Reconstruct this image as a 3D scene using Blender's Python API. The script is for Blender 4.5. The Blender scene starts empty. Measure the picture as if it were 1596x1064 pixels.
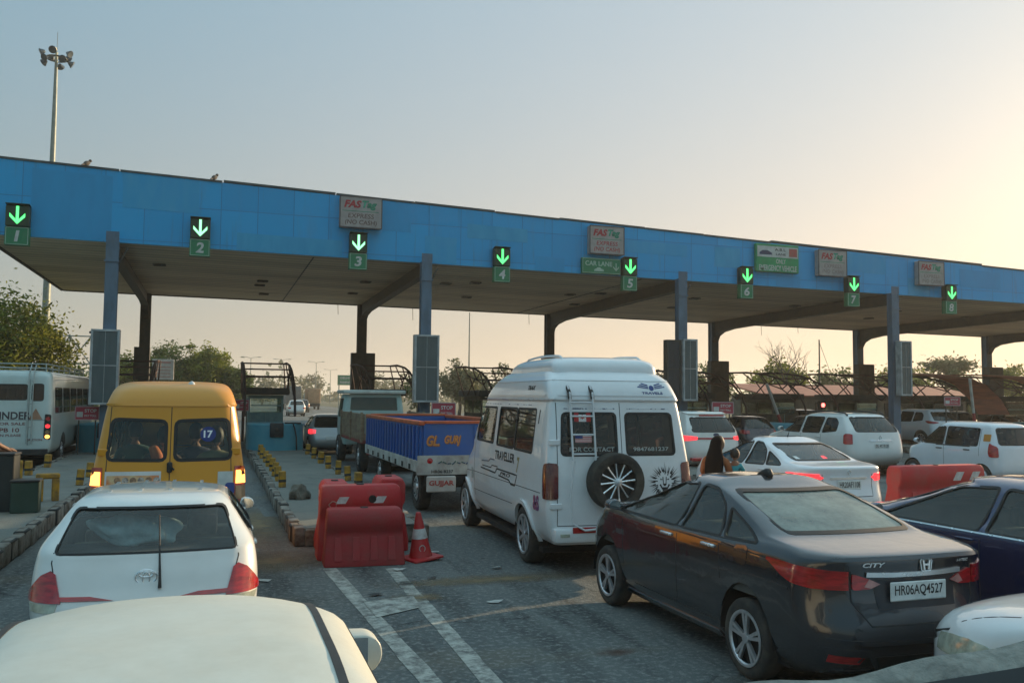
import bpy, bmesh, math, random
from mathutils import Vector, Matrix
from mathutils.bvhtree import BVHTree
R = math.radians
C = bpy.context.scene.collection
rnd = random.Random(7)

# ------------------------------------------------------------------ camera
SC = bpy.context.scene
YAW, PITCH, ROLL, FPX = 0.3222, 0.0630, 0.0091, 1378.6
def cam_axes():
    f = Vector((math.sin(YAW)*math.cos(PITCH), math.cos(YAW)*math.cos(PITCH), math.sin(PITCH)))
    r = Vector((math.cos(YAW), -math.sin(YAW), 0)); u = r.cross(f)
    return f, r*math.cos(ROLL)+u*math.sin(ROLL), -r*math.sin(ROLL)+u*math.cos(ROLL)
_f, _r, _u = cam_axes()
cam = bpy.data.objects.new('camera', bpy.data.cameras.new('camera')); C.objects.link(cam)
cam.matrix_world = Matrix(((_r.x, _u.x, -_f.x, 0), (_r.y, _u.y, -_f.y, 0), (_r.z, _u.z, -_f.z, 2.2), (0, 0, 0, 1)))
cam.data.sensor_width = 36; cam.data.lens = 36*FPX/1596
cam.data.clip_start = 0.05; cam.data.clip_end = 6000
SC.camera = cam
SC.view_settings.view_transform = 'Standard'; SC.view_settings.look = 'None'
SC.view_settings.gamma = 1; SC.view_settings.exposure = 0.6

# ------------------------------------------------------------------ sky and sun
SUN_AZ, SUN_EL = R(66), R(12)          # azimuth clockwise from +Y, low evening sun to the right
w = bpy.data.worlds.new("World"); SC.world = w; w.use_nodes = True
nt = w.node_tree; nt.nodes.clear()
def wn(t, **k):
    n = nt.nodes.new(t)
    for a, b in k.items(): setattr(n, a, b)
    return n
sky = wn('ShaderNodeTexSky', sky_type='NISHITA', sun_disc=False, sun_elevation=SUN_EL, sun_rotation=SUN_AZ,
         air_density=1.3, dust_density=2.6, ozone_density=1.6)
def wmath(op, a, b=None, c=None, clamp=False):
    n = wn('ShaderNodeMath', operation=op); n.use_clamp = clamp
    for i, v in enumerate((a, b, c)):
        if v is None: continue
        if isinstance(v, (int, float)): n.inputs[i].default_value = v
        else: nt.links.new(v, n.inputs[i])
    return n.outputs[0]
def wmix(f, a, b, blend='MIX'):
    n = wn('ShaderNodeMix', data_type='RGBA', blend_type=blend)
    for i, v in ((0, f), (6, a), (7, b)):
        if isinstance(v, (int, float)): n.inputs[i].default_value = v
        elif isinstance(v, tuple): n.inputs[i].default_value = v
        else: nt.links.new(v, n.inputs[i])
    return n.outputs[2]
# evening haze in the sky: a thick band of dust near the horizon, warm toward the sun and grey-green away from it
geo = wn('ShaderNodeTexCoord'); sep = wn('ShaderNodeSeparateXYZ'); nt.links.new(geo.outputs['Generated'], sep.inputs[0])
dot = wn('ShaderNodeVectorMath', operation='DOT_PRODUCT'); nt.links.new(geo.outputs['Generated'], dot.inputs[0])
dot.inputs[1].default_value = (math.sin(SUN_AZ), math.cos(SUN_AZ), 0)
toward = wmath('MULTIPLY_ADD', dot.outputs['Value'], 0.5, 0.5, True)
toward = wmath('POWER', toward, 2.4)
elev = wmath('MAXIMUM', sep.outputs[2], 0.0)
band = wmath('POWER', wmath('SUBTRACT', 1.0, wmath('MULTIPLY', elev, 1.45, None, True)), 2.3)
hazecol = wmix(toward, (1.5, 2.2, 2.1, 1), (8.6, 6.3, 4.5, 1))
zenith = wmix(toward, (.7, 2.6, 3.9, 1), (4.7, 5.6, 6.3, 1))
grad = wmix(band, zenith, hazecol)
# sky overhead, out of view, made brighter to lift the shade below
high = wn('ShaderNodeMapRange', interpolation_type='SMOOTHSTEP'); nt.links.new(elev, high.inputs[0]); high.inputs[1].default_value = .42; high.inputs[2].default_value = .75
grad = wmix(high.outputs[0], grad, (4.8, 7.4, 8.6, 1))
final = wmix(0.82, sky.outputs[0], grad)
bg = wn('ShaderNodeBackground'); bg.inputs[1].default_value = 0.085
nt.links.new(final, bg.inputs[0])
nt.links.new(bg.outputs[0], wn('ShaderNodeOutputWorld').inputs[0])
sun = bpy.data.lights.new('sun', 'SUN'); sun.energy = 5.0; sun.angle = R(0.9); sun.color = (1.0, 0.74, 0.45)
so = bpy.data.objects.new('sun', sun); C.objects.link(so)
so.rotation_euler = (R(90)-SUN_EL, 0, -SUN_AZ+R(180))

# ------------------------------------------------------------------ helpers
def tag(o, label=None, cat=None, group=None, kind=None):
    for k, v in (('label', label), ('category', cat), ('group', group), ('kind', kind)):
        if v: o[k] = v
    return o
def empty(name, loc=(0, 0, 0), rz=0, label=None, cat=None, group=None):
    o = bpy.data.objects.new(name, None); C.objects.link(o); o.location = loc; o.rotation_euler = (0, 0, rz)
    o.empty_display_size = 0.1
    return tag(o, label, cat, group)
def obj(name, bm, m, parent=None, smooth=False, angle=35, loc=None, rot=None):
    me = bpy.data.meshes.new(name)
    bm.normal_update(); bm.to_mesh(me); bm.free()
    if smooth:
        me.polygons.foreach_set('use_smooth', [True]*len(me.polygons))
        me.set_sharp_from_angle(angle=R(angle))
    for x in (m if isinstance(m, (list, tuple)) else [m]): me.materials.append(x)
    o = bpy.data.objects.new(name, me); C.objects.link(o)
    if parent: o.parent = parent
    if loc: o.location = loc
    if rot: o.rotation_euler = rot
    return o
def children(o): return [x for x in list(C.objects) if x.parent == o]
KIDS = {}
def copy_tree(o, loc=None, rz=None, label=None, group=None):
    kids = {}
    for x in C.objects:
        if x.parent: kids.setdefault(x.parent.name, []).append(x)
    def rec(s, p):
        c = s.copy(); C.objects.link(c)
        if p is not None: c.parent = p
        for k in kids.get(s.name, []): rec(k, c)
        return c
    c = rec(o, None)
    if loc: c.location = loc
    if rz is not None: c.rotation_euler = (0, 0, rz)
    if label: c['label'] = label
    if group: c['group'] = group
    return c
def B(): return bmesh.new()
def box(bm, lo, hi, bev=0.0, mat=0, seg=1):
    vs = [bm.verts.new((x, y, z)) for x in (lo[0], hi[0]) for y in (lo[1], hi[1]) for z in (lo[2], hi[2])]
    fs = [(0, 1, 3, 2), (4, 6, 7, 5), (0, 4, 5, 1), (2, 3, 7, 6), (0, 2, 6, 4), (1, 5, 7, 3)]
    fa = [bm.faces.new([vs[i] for i in f]) for f in fs]
    if bev > 0:
        r = bmesh.ops.bevel(bm, geom=list({e for f in fa for e in f.edges}), offset=bev, segments=seg, affect='EDGES', profile=0.5)
        for f in r['faces']: f.material_index = mat
        for f in fa:
            if f.is_valid: f.material_index = mat
    else:
        for f in fa: f.material_index = mat
    return vs
def prism(bm, pts, axis, a, b, bev=0.0, mat=0):
    """2-D outline pts extruded along axis from a to b"""
    def P(p, t):
        return {'x': (t, p[0], p[1]), 'y': (p[0], t, p[1]), 'z': (p[0], p[1], t)}[axis]
    va = [bm.verts.new(P(p, a)) for p in pts]; vb = [bm.verts.new(P(p, b)) for p in pts]
    n = len(pts); fs = [bm.faces.new(va), bm.faces.new(vb[::-1])]
    for i in range(n):
        fs.append(bm.faces.new((va[i], vb[i], vb[(i+1) % n], va[(i+1) % n])))
    bmesh.ops.recalc_face_normals(bm, faces=fs)
    if bev:
        bmesh.ops.bevel(bm, geom=list({e for f in fs for e in f.edges}), offset=bev, segments=1, affect='EDGES')
    return fs
def tube(bm, pts, r, n=8, caps=True, mat=0):
    """tube along a polyline; r a number or a list"""
    pts = [Vector(p) for p in pts]; rs = r if isinstance(r, (list, tuple)) else [r]*len(pts)
    rings = []; prev = None
    for i, p in enumerate(pts):
        d = (pts[min(i+1, len(pts)-1)]-pts[max(i-1, 0)]).normalized()
        if prev is None:
            a = d.cross(Vector((0, 0, 1)))
            if a.length < 0.1: a = d.cross(Vector((1, 0, 0)))
        else:
            a = prev - d*prev.dot(d)
        a.normalize(); b = d.cross(a); prev = a
        rings.append([bm.verts.new(p+(a*math.cos(2*math.pi*k/n)+b*math.sin(2*math.pi*k/n))*rs[i]) for k in range(n)])
    for i in range(len(rings)-1):
        for k in range(n):
            f = bm.faces.new((rings[i][k], rings[i][(k+1) % n], rings[i+1][(k+1) % n], rings[i+1][k])); f.material_index = mat
    if caps:
        bm.faces.new(rings[0][::-1]).material_index = mat; bm.faces.new(rings[-1]).material_index = mat
def bar(bm, a, b, w, h, mat=0):
    """rectangular bar from a to b, w across, h up"""
    a = Vector(a); b = Vector(b); d = (b-a).normalized()
    s = d.cross(Vector((0, 0, 1)))
    if s.length < 0.05: s = Vector((1, 0, 0))
    s.normalize(); u = s.cross(d)
    vs = [bm.verts.new(p+s*(i*w/2)+u*(j*h/2)) for p in (a, b) for i, j in ((-1, -1), (1, -1), (1, 1), (-1, 1))]
    for f in ((0, 3, 2, 1), (4, 5, 6, 7), (0, 1, 5, 4), (1, 2, 6, 5), (2, 3, 7, 6), (3, 0, 4, 7)):
        bm.faces.new([vs[i] for i in f]).material_index = mat
def lathe(bm, prof, n=32, axis='z', center=(0, 0, 0), closed=False, mat=0, caps=True):
    """prof: (radius, along)"""
    cx, cy, cz = center; rings = []
    for r, t in prof:
        ring = []
        for k in range(n):
            a = 2*math.pi*k/n; u, v = r*math.cos(a), r*math.sin(a)
            p = (cx+u, cy+v, cz+t) if axis == 'z' else (cx+t, cy+u, cz+v) if axis == 'x' else (cx+u, cy+t, cz+v)
            ring.append(bm.verts.new(p))
        rings.append(ring)
    m = len(rings); fs = []
    for i in range(m if closed else m-1):
        a, b = rings[i], rings[(i+1) % m]
        for k in range(n): fs.append(bm.faces.new((a[k], a[(k+1) % n], b[(k+1) % n], b[k])))
    if not closed and caps:
        for ring in (rings[0], rings[-1]): fs.append(bm.faces.new(ring))
    for f in fs: f.material_index = mat
    bmesh.ops.recalc_face_normals(bm, faces=fs)
def rounded(poly, r=0.05, k=3):
    """convex polygon with rounded corners"""
    out = []; n = len(poly)
    for i in range(n):
        p = Vector(poly[i]).to_2d() if len(poly[i]) > 2 else Vector(poly[i]); a = Vector(poly[i-1]); b = Vector(poly[(i+1) % n])
        da, db = (a-p), (b-p); rr = min(r, da.length*0.45, db.length*0.45)
        p1 = p+da.normalized()*rr; p2 = p+db.normalized()*rr
        for j in range(k+1):
            t = j/k; out.append(tuple(p1*(1-t)**2+p*2*t*(1-t)+p2*t*t))
    return out
def circ(cx, cy, r, n=20): return [(cx+r*math.cos(2*math.pi*i/n), cy+r*math.sin(2*math.pi*i/n)) for i in range(n)]
def area2(p): return sum(p[i-1][0]*p[i][1]-p[i][0]*p[i-1][1] for i in range(len(p)))/2
def ccw(p): return list(p) if area2(p) > 0 else list(p)[::-1]

# ------------------------------------------------------------------ materials
MATS = {}
def mat(name, col=(.5, .5, .5), rough=.6, metal=0, var=0.0, vscale=3.0, col2=None, bump=0.0, bscale=40, coat=0, emit=None, estr=1.0, spec=0.5, stretch=(1, 1, 1), sub=None, thresh=None):
    """procedural principled material: base colour broken up by noise toward col2, optional bump"""
    if name in MATS: return MATS[name]
    m = bpy.data.materials.new(name); m.use_nodes = True; t = m.node_tree; p = t.nodes['Principled BSDF']
    p.inputs['Roughness'].default_value = rough; p.inputs['Metallic'].default_value = metal
    p.inputs['Specular IOR Level'].default_value = spec
    p.inputs['Coat Weight'].default_value = coat; p.inputs['Coat Roughness'].default_value = .06
    p.inputs['Base Color'].default_value = (*col, 1)
    co = t.nodes.new('ShaderNodeTexCoord'); mp = t.nodes.new('ShaderNodeMapping'); mp.inputs['Scale'].default_value = stretch
    t.links.new(co.outputs['Object'], mp.inputs[0])
    if var > 0 or col2:
        n = t.nodes.new('ShaderNodeTexNoise'); n.inputs['Scale'].default_value = vscale; n.inputs['Detail'].default_value = 6; n.inputs['Roughness'].default_value = .62
        t.links.new(mp.outputs[0], n.inputs['Vector'])
        rp = t.nodes.new('ShaderNodeValToRGB')
        lo, hi = thresh or (.38, .66)
        rp.color_ramp.elements[0].position = lo; rp.color_ramp.elements[1].position = hi
        c2 = col2 or tuple(max(0, c*(1-var)) for c in col)
        rp.color_ramp.elements[0].color = (*col, 1); rp.color_ramp.elements[1].color = (*c2, 1)
        t.links.new(n.outputs['Fac'], rp.inputs[0]); t.links.new(rp.outputs[0], p.inputs['Base Color'])
        r2 = t.nodes.new('ShaderNodeMapRange'); r2.inputs[3].default_value = max(.02, rough-.08); r2.inputs[4].default_value = min(1, rough+.15)
        t.links.new(n.outputs['Fac'], r2.inputs[0]); t.links.new(r2.outputs[0], p.inputs['Roughness'])
    if bump > 0:
        n2 = t.nodes.new('ShaderNodeTexNoise'); n2.inputs['Scale'].default_value = bscale; n2.inputs['Detail'].default_value = 4
        t.links.new(mp.outputs[0], n2.inputs['Vector'])
        b = t.nodes.new('ShaderNodeBump'); b.inputs['Strength'].default_value = bump; b.inputs['Distance'].default_value = .02
        t.links.new(n2.outputs['Fac'], b.inputs['Height']); t.links.new(b.outputs[0], p.inputs['Normal'])
    if emit:
        p.inputs['Emission Color'].default_value = (*emit, 1); p.inputs['Emission Strength'].default_value = estr
    if sub: p.inputs['Subsurface Weight'].default_value = sub
    MATS[name] = m; return m
def paint(name, col, dust=.35, rough=.28, metal=0.0, dustcol=(.30, .25, .18), coat=1.0, crough=.05):
    """car paint under a patchy film of road dust"""
    if name in MATS: return MATS[name]
    m = bpy.data.materials.new(name); m.use_nodes = True; t = m.node_tree; p = t.nodes['Principled BSDF']
    co = t.nodes.new('ShaderNodeTexCoord')
    n = t.nodes.new('ShaderNodeTexNoise'); n.inputs['Scale'].default_value = 1.7; n.inputs['Detail'].default_value = 8; n.inputs['Roughness'].default_value = .7
    t.links.new(co.outputs['Object'], n.inputs['Vector'])
    sx = t.nodes.new('ShaderNodeSeparateXYZ'); t.links.new(co.outputs['Object'], sx.inputs[0])
    low = t.nodes.new('ShaderNodeMapRange'); low.inputs[1].default_value = .95; low.inputs[2].default_value = .2; low.inputs[3].default_value = 0; low.inputs[4].default_value = .5
    t.links.new(sx.outputs[2], low.inputs[0])
    r = t.nodes.new('ShaderNodeMapRange'); r.inputs[1].default_value = .35; r.inputs[2].default_value = .75; r.inputs[3].default_value = 0; r.inputs[4].default_value = 1
    t.links.new(n.outputs['Fac'], r.inputs[0])
    ad = t.nodes.new('ShaderNodeMath'); ad.operation = 'ADD'; t.links.new(r.outputs[0], ad.inputs[0]); t.links.new(low.outputs[0], ad.inputs[1])
    mu = t.nodes.new('ShaderNodeMath'); mu.operation = 'MULTIPLY'; mu.use_clamp = True; mu.inputs[1].default_value = dust; t.links.new(ad.outputs[0], mu.inputs[0])
    mx = t.nodes.new('ShaderNodeMix'); mx.data_type = 'RGBA'; mx.inputs[6].default_value = (*col, 1); mx.inputs[7].default_value = (*dustcol, 1)
    t.links.new(mu.outputs[0], mx.inputs[0]); t.links.new(mx.outputs[2], p.inputs['Base Color'])
    rr = t.nodes.new('ShaderNodeMapRange'); rr.inputs[3].default_value = rough; rr.inputs[4].default_value = .75; t.links.new(mu.outputs[0], rr.inputs[0]); t.links.new(rr.outputs[0], p.inputs['Roughness'])
    p.inputs['Metallic'].default_value = metal
    cw = t.nodes.new('ShaderNodeMath'); cw.operation = 'SUBTRACT'; cw.use_clamp = True; cw.inputs[0].default_value = coat; t.links.new(mu.outputs[0], cw.inputs[1]); t.links.new(cw.outputs[0], p.inputs['Coat Weight'])
    p.inputs['Coat Roughness'].default_value = crough
    # slight orange-peel so that reflections are not mirror clean
    n2 = t.nodes.new('ShaderNodeTexNoise'); n2.inputs['Scale'].default_value = 5; t.links.new(co.outputs['Object'], n2.inputs['Vector'])
    b = t.nodes.new('ShaderNodeBump'); b.inputs['Strength'].default_value = .05; b.inputs['Distance'].default_value = .05
    t.links.new(n2.outputs['Fac'], b.inputs['Height']); t.links.new(b.outputs[0], p.inputs['Normal']); t.links.new(b.outputs[0], p.inputs['Coat Normal'])
    MATS[name] = m; return m
def glass(name, tint=(.35, .42, .40), dust=.10, dustcol=(.45, .42, .36), rough=.02):
    if name in MATS: return MATS[name]
    m = bpy.data.materials.new(name); m.use_nodes = True; t = m.node_tree; t.nodes.clear()
    o = t.nodes.new('ShaderNodeOutputMaterial'); tr = t.nodes.new('ShaderNodeBsdfTransparent'); gl = t.nodes.new('ShaderNodeBsdfGlossy'); df = t.nodes.new('ShaderNodeBsdfDiffuse')
    tr.inputs[0].default_value = (*tint, 1); gl.inputs[0].default_value = (.9, .95, .95, 1); gl.inputs['Roughness'].default_value = rough; df.inputs[0].default_value = (*dustcol, 1)
    fr = t.nodes.new('ShaderNodeFresnel'); fr.inputs[0].default_value = 1.52
    bs = t.nodes.new('ShaderNodeMath'); bs.operation = 'MULTIPLY_ADD'; bs.inputs[1].default_value = 1.1; bs.inputs[2].default_value = .0; bs.use_clamp = True; t.links.new(fr.outputs[0], bs.inputs[0])
    m1 = t.nodes.new('ShaderNodeMixShader'); t.links.new(bs.outputs[0], m1.inputs[0]); t.links.new(tr.outputs[0], m1.inputs[1]); t.links.new(gl.outputs[0], m1.inputs[2])
    co = t.nodes.new('ShaderNodeTexCoord'); n = t.nodes.new('ShaderNodeTexNoise'); n.inputs['Scale'].default_value = 2.6; n.inputs['Detail'].default_value = 8; n.inputs['Roughness'].default_value = .7
    t.links.new(co.outputs['Object'], n.inputs['Vector'])
    mr = t.nodes.new('ShaderNodeMapRange'); mr.inputs[1].default_value = .3; mr.inputs[2].default_value = .75; mr.inputs[3].default_value = dust*.4; mr.inputs[4].default_value = dust*1.8; t.links.new(n.outputs['Fac'], mr.inputs[0])
    m2 = t.nodes.new('ShaderNodeMixShader'); t.links.new(mr.outputs[0], m2.inputs[0]); t.links.new(m1.outputs[0], m2.inputs[1]); t.links.new(df.outputs[0], m2.inputs[2])
    t.links.new(m2.outputs[0], o.inputs[0])
    MATS[name] = m; return m

WHITE = lambda: paint('white_paint', (.74, .75, .74), .20)
CHROME = mat('chrome', (.80, .82, .83), .22, .72, var=.12, vscale=6)
ALLOY = mat('alloy', (.62, .63, .65), .35, .75, var=.25, vscale=12)
BLACKPL = mat('black_plastic', (.018, .019, .02), .5, var=.4, vscale=8)
RUBBER = mat('tyre_rubber', (.022, .022, .022), .85, col2=(.07, .062, .05), vscale=5, bump=.3, bscale=60)
SEAL = mat('window_rubber', (.012, .013, .014), .6, var=.3)
DARK = mat('dark_void', (.012, .012, .013), .9, var=.3)
CLOTH = mat('seat_cloth', (.055, .055, .06), .9, var=.5, vscale=6, bump=.2)
CLOTHB = mat('beige_seat_cloth', (.22, .19, .15), .9, var=.4, vscale=6, bump=.2)
LINING = mat('interior_lining', (.10, .10, .095), .9, var=.3)
REDLAMP = mat('red_lamp', (.50, .014, .016), .12, coat=1, var=.55, vscale=9, stretch=(1, 1, 5))
REDLIT = mat('lit_red_lamp', (.45, .02, .02), .15, coat=1, emit=(1, .03, .04), estr=1.3)
AMBER = mat('amber_lamp', (.7, .25, .03), .2, coat=1, emit=(1, .35, .06), estr=.5)
AMBERLIT = mat('lit_amber_lamp', (.8, .35, .05), .2, coat=1, emit=(1, .42, .08), estr=2.6)
CLEARLAMP = mat('clear_lamp', (.44, .47, .38), .12, coat=1, var=.4, vscale=14)
PLATE = mat('white_plate', (.72, .74, .72), .45, var=.2, vscale=10)
INK = mat('black_ink', (.012, .012, .014), .5, var=.2)
GLASS = glass('car_glass', (.74, .82, .79), .04); GLASSD = glass('tinted_glass', (.16, .20, .21), .03); GLASSL = glass('light_glass', (.86, .92, .89), .035)
GLASSDUSTSKY = glass('dust_and_sky_glass', (.40, .46, .44), .40, (.50, .54, .47), .06)  # pale film: road dust plus the sky's reflection put into its colour
MIRROR = mat('mirror_glass', (.8, .83, .85), .03, 1.0, var=.1)
REDPL = mat('red_plastic', (.46, .010, .014), .55, col2=(.36, .05, .045), vscale=3.2, thresh=(.44, .74), bump=.12, bscale=25, coat=.1)
# ------------------------------------------------------------------ vehicle building kit
def cr(a, b, c, d, t):
    v = .5*((2*b)+(-a+c)*t+(2*a-5*b+4*c-d)*t*t+(-a+3*b-3*c+d)*t**3)
    return max(min(b, c), min(max(b, c), v))
def resample(L, sub):
    out = []
    for i in range(len(L)-1):
        a, b, c, d = L[max(i-1, 0)], L[i], L[i+1], L[min(i+2, len(L)-1)]
        for s in range(sub):
            t = s/sub; out.append(tuple(cr(a[k], b[k], c[k], d[k], t) for k in range(len(b))))
    out.append(tuple(L[-1])); return out
def hull(L, bow=(.10, .18), taper=(.03, .09), sub=3, zfun=None, ns=20):
    """a closed body from horizontal outlines: rows (z, y_rear, y_front, half_width, rear corner radius, front corner radius)"""
    rows = resample(L, sub); bm = B(); loops = []
    y0 = min(r[1] for r in L); y1 = max(r[2] for r in L); ym = (y0+y1)/2; hl = (y1-y0)/2
    for z, yr, yf, hw, rr, rf in rows:
        rr = min(rr, hw*.9, (yf-yr)*.45); rf = min(rf, hw*.9, (yf-yr)*.45)
        half = [((hw-rr)*i/6, yr) for i in range(6)]
        half += [(hw-rr+rr*math.cos(-math.pi/2+math.pi/2*i/6), yr+rr+rr*math.sin(-math.pi/2+math.pi/2*i/6)) for i in range(7)]
        half += [(hw, yr+rr+(yf-rf-yr-rr)*i/ns) for i in range(1, ns)]
        half += [(hw-rf+rf*math.cos(math.pi/2*i/6), yf-rf+rf*math.sin(math.pi/2*i/6)) for i in range(7)]
        half += [((hw-rf)*(5-i)/6, yf) for i in range(6)]
        pts = []
        for x, y in half:
            q = (x/hw)**2 if hw > .01 else 0
            wr = max(0, 1-(y-yr)/.7); wf = max(0, 1-(yf-y)/.9)
            y2 = y+bow[0]*q*wr-bow[1]*q*wf
            s = (y-ym)/hl; x2 = x*(1-(taper[0]*s*s if s < 0 else taper[1]*s*s))
            pts.append((x2, y2))
        full = pts+[(-x, y) for x, y in pts[-2:0:-1]]
        loops.append([bm.verts.new((x, y, zfun(x, y, z) if zfun else z)) for x, y in full])
    n = len(loops[0])
    for i in range(len(loops)-1):
        a, b = loops[i], loops[i+1]
        for k in range(n): bm.faces.new((a[k], a[(k+1) % n], b[(k+1) % n], b[k]))
    bm.faces.new(loops[0][::-1])
    # top: strips across so that the roof stays smooth
    t = loops[-1]; h = n//2
    for k in range(h):
        a, b, c, d = t[k], t[k+1], t[(n-k-1) % n], t[(n-k) % n]
        q = [a, b] + ([c] if c is not b else []) + ([d] if d is not a and d is not c else [])
        if len(set(q)) >= 3: bm.faces.new(q)
    bmesh.ops.recalc_face_normals(bm, faces=bm.faces)
    return bm
AX = {'x': 0, 'y': 1, 'z': 2}
def to3(axis, p, d):
    return Vector((d, p[0], p[1])) if axis == 'x' else Vector((p[0], d, p[1])) if axis == 'y' else Vector((p[0], p[1], d))
def to2(axis, v):
    return (v.y, v.z) if axis == 'x' else (v.x, v.z) if axis == 'y' else (v.x, v.y)
def cut(bm, axis, sign, poly, delete=True, margin=.01, facing=.08):
    """cut a convex polygon out of the side of a body that faces sign*axis"""
    poly = ccw(poly); ai = AX[axis]; n = len(poly)
    lo = [min(p[i] for p in poly)-margin for i in (0, 1)]; hi = [max(p[i] for p in poly)+margin for i in (0, 1)]
    bm.normal_update(); g = set()
    for f in bm.faces:
        if f.normal[ai]*sign < facing: continue
        q = [to2(axis, v.co) for v in f.verts]
        if max(a[0] for a in q) < lo[0] or min(a[0] for a in q) > hi[0] or max(a[1] for a in q) < lo[1] or min(a[1] for a in q) > hi[1]: continue
        g.add(f); g.update(f.edges); g.update(f.verts)
    for i in range(n):
        a, b = Vector(poly[i]), Vector(poly[(i+1) % n]); e = b-a
        if e.length < 1e-4: continue
        no = to3(axis, (e.y, -e.x), 0).normalized()
        r = bmesh.ops.bisect_plane(bm, geom=list(g), dist=1e-5, plane_co=to3(axis, a, 0), plane_no=no)
        g = {x for x in r['geom'] if x.is_valid}
    ins = []
    for f in g:
        if not isinstance(f, bmesh.types.BMFace): continue
        c = Vector(to2(axis, f.calc_center_median()))
        if all(((Vector(poly[(i+1) % n])-Vector(poly[i])).cross(c-Vector(poly[i]))) > -1e-5 for i in range(n)): ins.append(f)
    if delete: bmesh.ops.delete(bm, geom=ins, context='FACES')
    return ins
class Skin:
    """ray-projection onto a finished body"""
    def __init__(s, bm): s.t = BVHTree.FromBMesh(bm)
    def at(s, axis, sign, p, off=0.0, last=None):
        o = to3(axis, p, sign*30); d = to3(axis, (0, 0), -sign)
        h = s.t.ray_cast(o, d)
        if h[0] is None:
            q = to3(axis, p, sign*(last if last is not None else 0.8))
            h = s.t.find_nearest(q)
            q = h[0]; return to3(axis, p, q[AX[axis]]+sign*off), to3(axis, (0, 0), sign), q[AX[axis]]*sign
        nrm = h[1]
        if nrm[AX[axis]]*sign < 0: nrm = -nrm
        return h[0]+nrm*off, nrm, h[0][AX[axis]]*sign
def patch(sk, axis, sign, poly, off=.004, thick=.012, seg=.09, bm=None, mat=0, z_back=True):
    """a plate in the outline poly that follows the body"""
    own = bm is None; tmp = B(); poly = ccw(poly)
    f = tmp.faces.new([tmp.verts.new((p[0], p[1], 0)) for p in poly])
    for i in (0, 1):
        lo = min(p[i] for p in poly); hi = max(p[i] for p in poly); k = int((hi-lo)/seg)
        for j in range(1, k+1):
            c = lo+(hi-lo)*j/(k+1); co = (c, 0, 0) if i == 0 else (0, c, 0); no = (1, 0, 0) if i == 0 else (0, 1, 0)
            bmesh.ops.bisect_plane(tmp, geom=tmp.verts[:]+tmp.edges[:]+tmp.faces[:], dist=1e-6, plane_co=co, plane_no=no)
    tmp.verts.index_update()
    if bm is None: bm = B()
    last = None; top = []; bot = []
    for v in tmp.verts:
        p, nrm, last = sk.at(axis, sign, (v.co.x, v.co.y), off, last)
        top.append(bm.verts.new(p)); bot.append(bm.verts.new(p-nrm*thick))
    flip = (axis == 'y') != (sign < 0)
    fs = []
    for f in tmp.faces:
        idx = [v.index for v in f.verts]
        if flip: idx = idx[::-1]
        fs.append(bm.faces.new([top[i] for i in idx]))
    if thick > 0:
        for e in tmp.edges:
            if len(e.link_faces) == 1:
                a, b = e.verts[0].index, e.verts[1].index
                fs.append(bm.faces.new((top[a], top[b], bot[b], bot[a])))
        if z_back is False: pass
    else:
        for v in bot: bm.verts.remove(v)
    if thick > 0:
        used = {v for f in fs for v in f.verts}
        for v in bot:
            if v not in used: bm.verts.remove(v)
        bmesh.ops.recalc_face_normals(bm, faces=fs)
        # make sure the outer plate looks outward
        if sum((f.normal[AX[axis]]*sign) for f in fs[:max(1, len(tmp.faces))]) < 0:
            bmesh.ops.reverse_faces(bm, faces=fs)
    for f in fs: f.material_index = mat
    tmp.free(); return bm
def corner_patch(sk, s, c, prof, off=.012, thick=.025, nz=7, nt=4):
    """a lamp wrapped round a body corner: prof rows (angle from straight back toward the side, z low, z high)"""
    P = []
    for i in range(len(prof)-1):
        for k in range(nt):
            t = k/nt; P.append(tuple(prof[i][j]*(1-t)+prof[i+1][j]*t for j in range(3)))
    P.append(prof[-1]); bm = B(); T, U = [], []
    for th, z0, z1 in P:
        d = Vector((s*math.sin(R(th)), -math.cos(R(th)), 0)); a, b = [], []
        for k in range(nz):
            z = z0+(z1-z0)*k/(nz-1); o = Vector((s*c[0], c[1], z)); h = sk.t.ray_cast(o+d*4, -d)
            p = h[0] if h[0] is not None else o; n = h[1] if h[0] is not None else d
            if n.dot(d) < 0: n = -n
            a.append(bm.verts.new(p+n*off)); b.append(bm.verts.new(p+n*(off-thick)))
        T.append(a); U.append(b)
    m, n = len(T), nz
    for i in range(m-1):
        for k in range(n-1): bm.faces.new((T[i][k], T[i+1][k], T[i+1][k+1], T[i][k+1]))
        for k in (0, n-1): bm.faces.new((T[i][k], T[i+1][k], U[i+1][k], U[i][k]))
    for i in (0, m-1):
        for k in range(n-1): bm.faces.new((T[i][k], T[i][k+1], U[i][k+1], U[i][k]))
    bmesh.ops.recalc_face_normals(bm, faces=bm.faces)
    f = bm.faces[:][0]
    if f.normal.dot(f.calc_center_median()-Vector((s*c[0], c[1], f.calc_center_median().z))) < 0: bmesh.ops.reverse_faces(bm, faces=bm.faces)
    return bm
def grow(poly, e):
    poly = ccw(poly); n = len(poly); out = []
    for i in range(n):
        p = Vector(poly[i]); a = Vector(poly[i-1]); b = Vector(poly[(i+1) % n])
        d1 = (p-a); d2 = (b-p)
        if d1.length < 1e-6 or d2.length < 1e-6: out.append(tuple(p)); continue
        n1 = Vector((d1.y, -d1.x)).normalized(); n2 = Vector((d2.y, -d2.x)).normalized()
        m = (n1+n2)
        if m.length < .2: m = n1
        m.normalize(); k = e/max(.5, m.dot(n1)); out.append(tuple(p+m*k))
    return out
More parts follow.
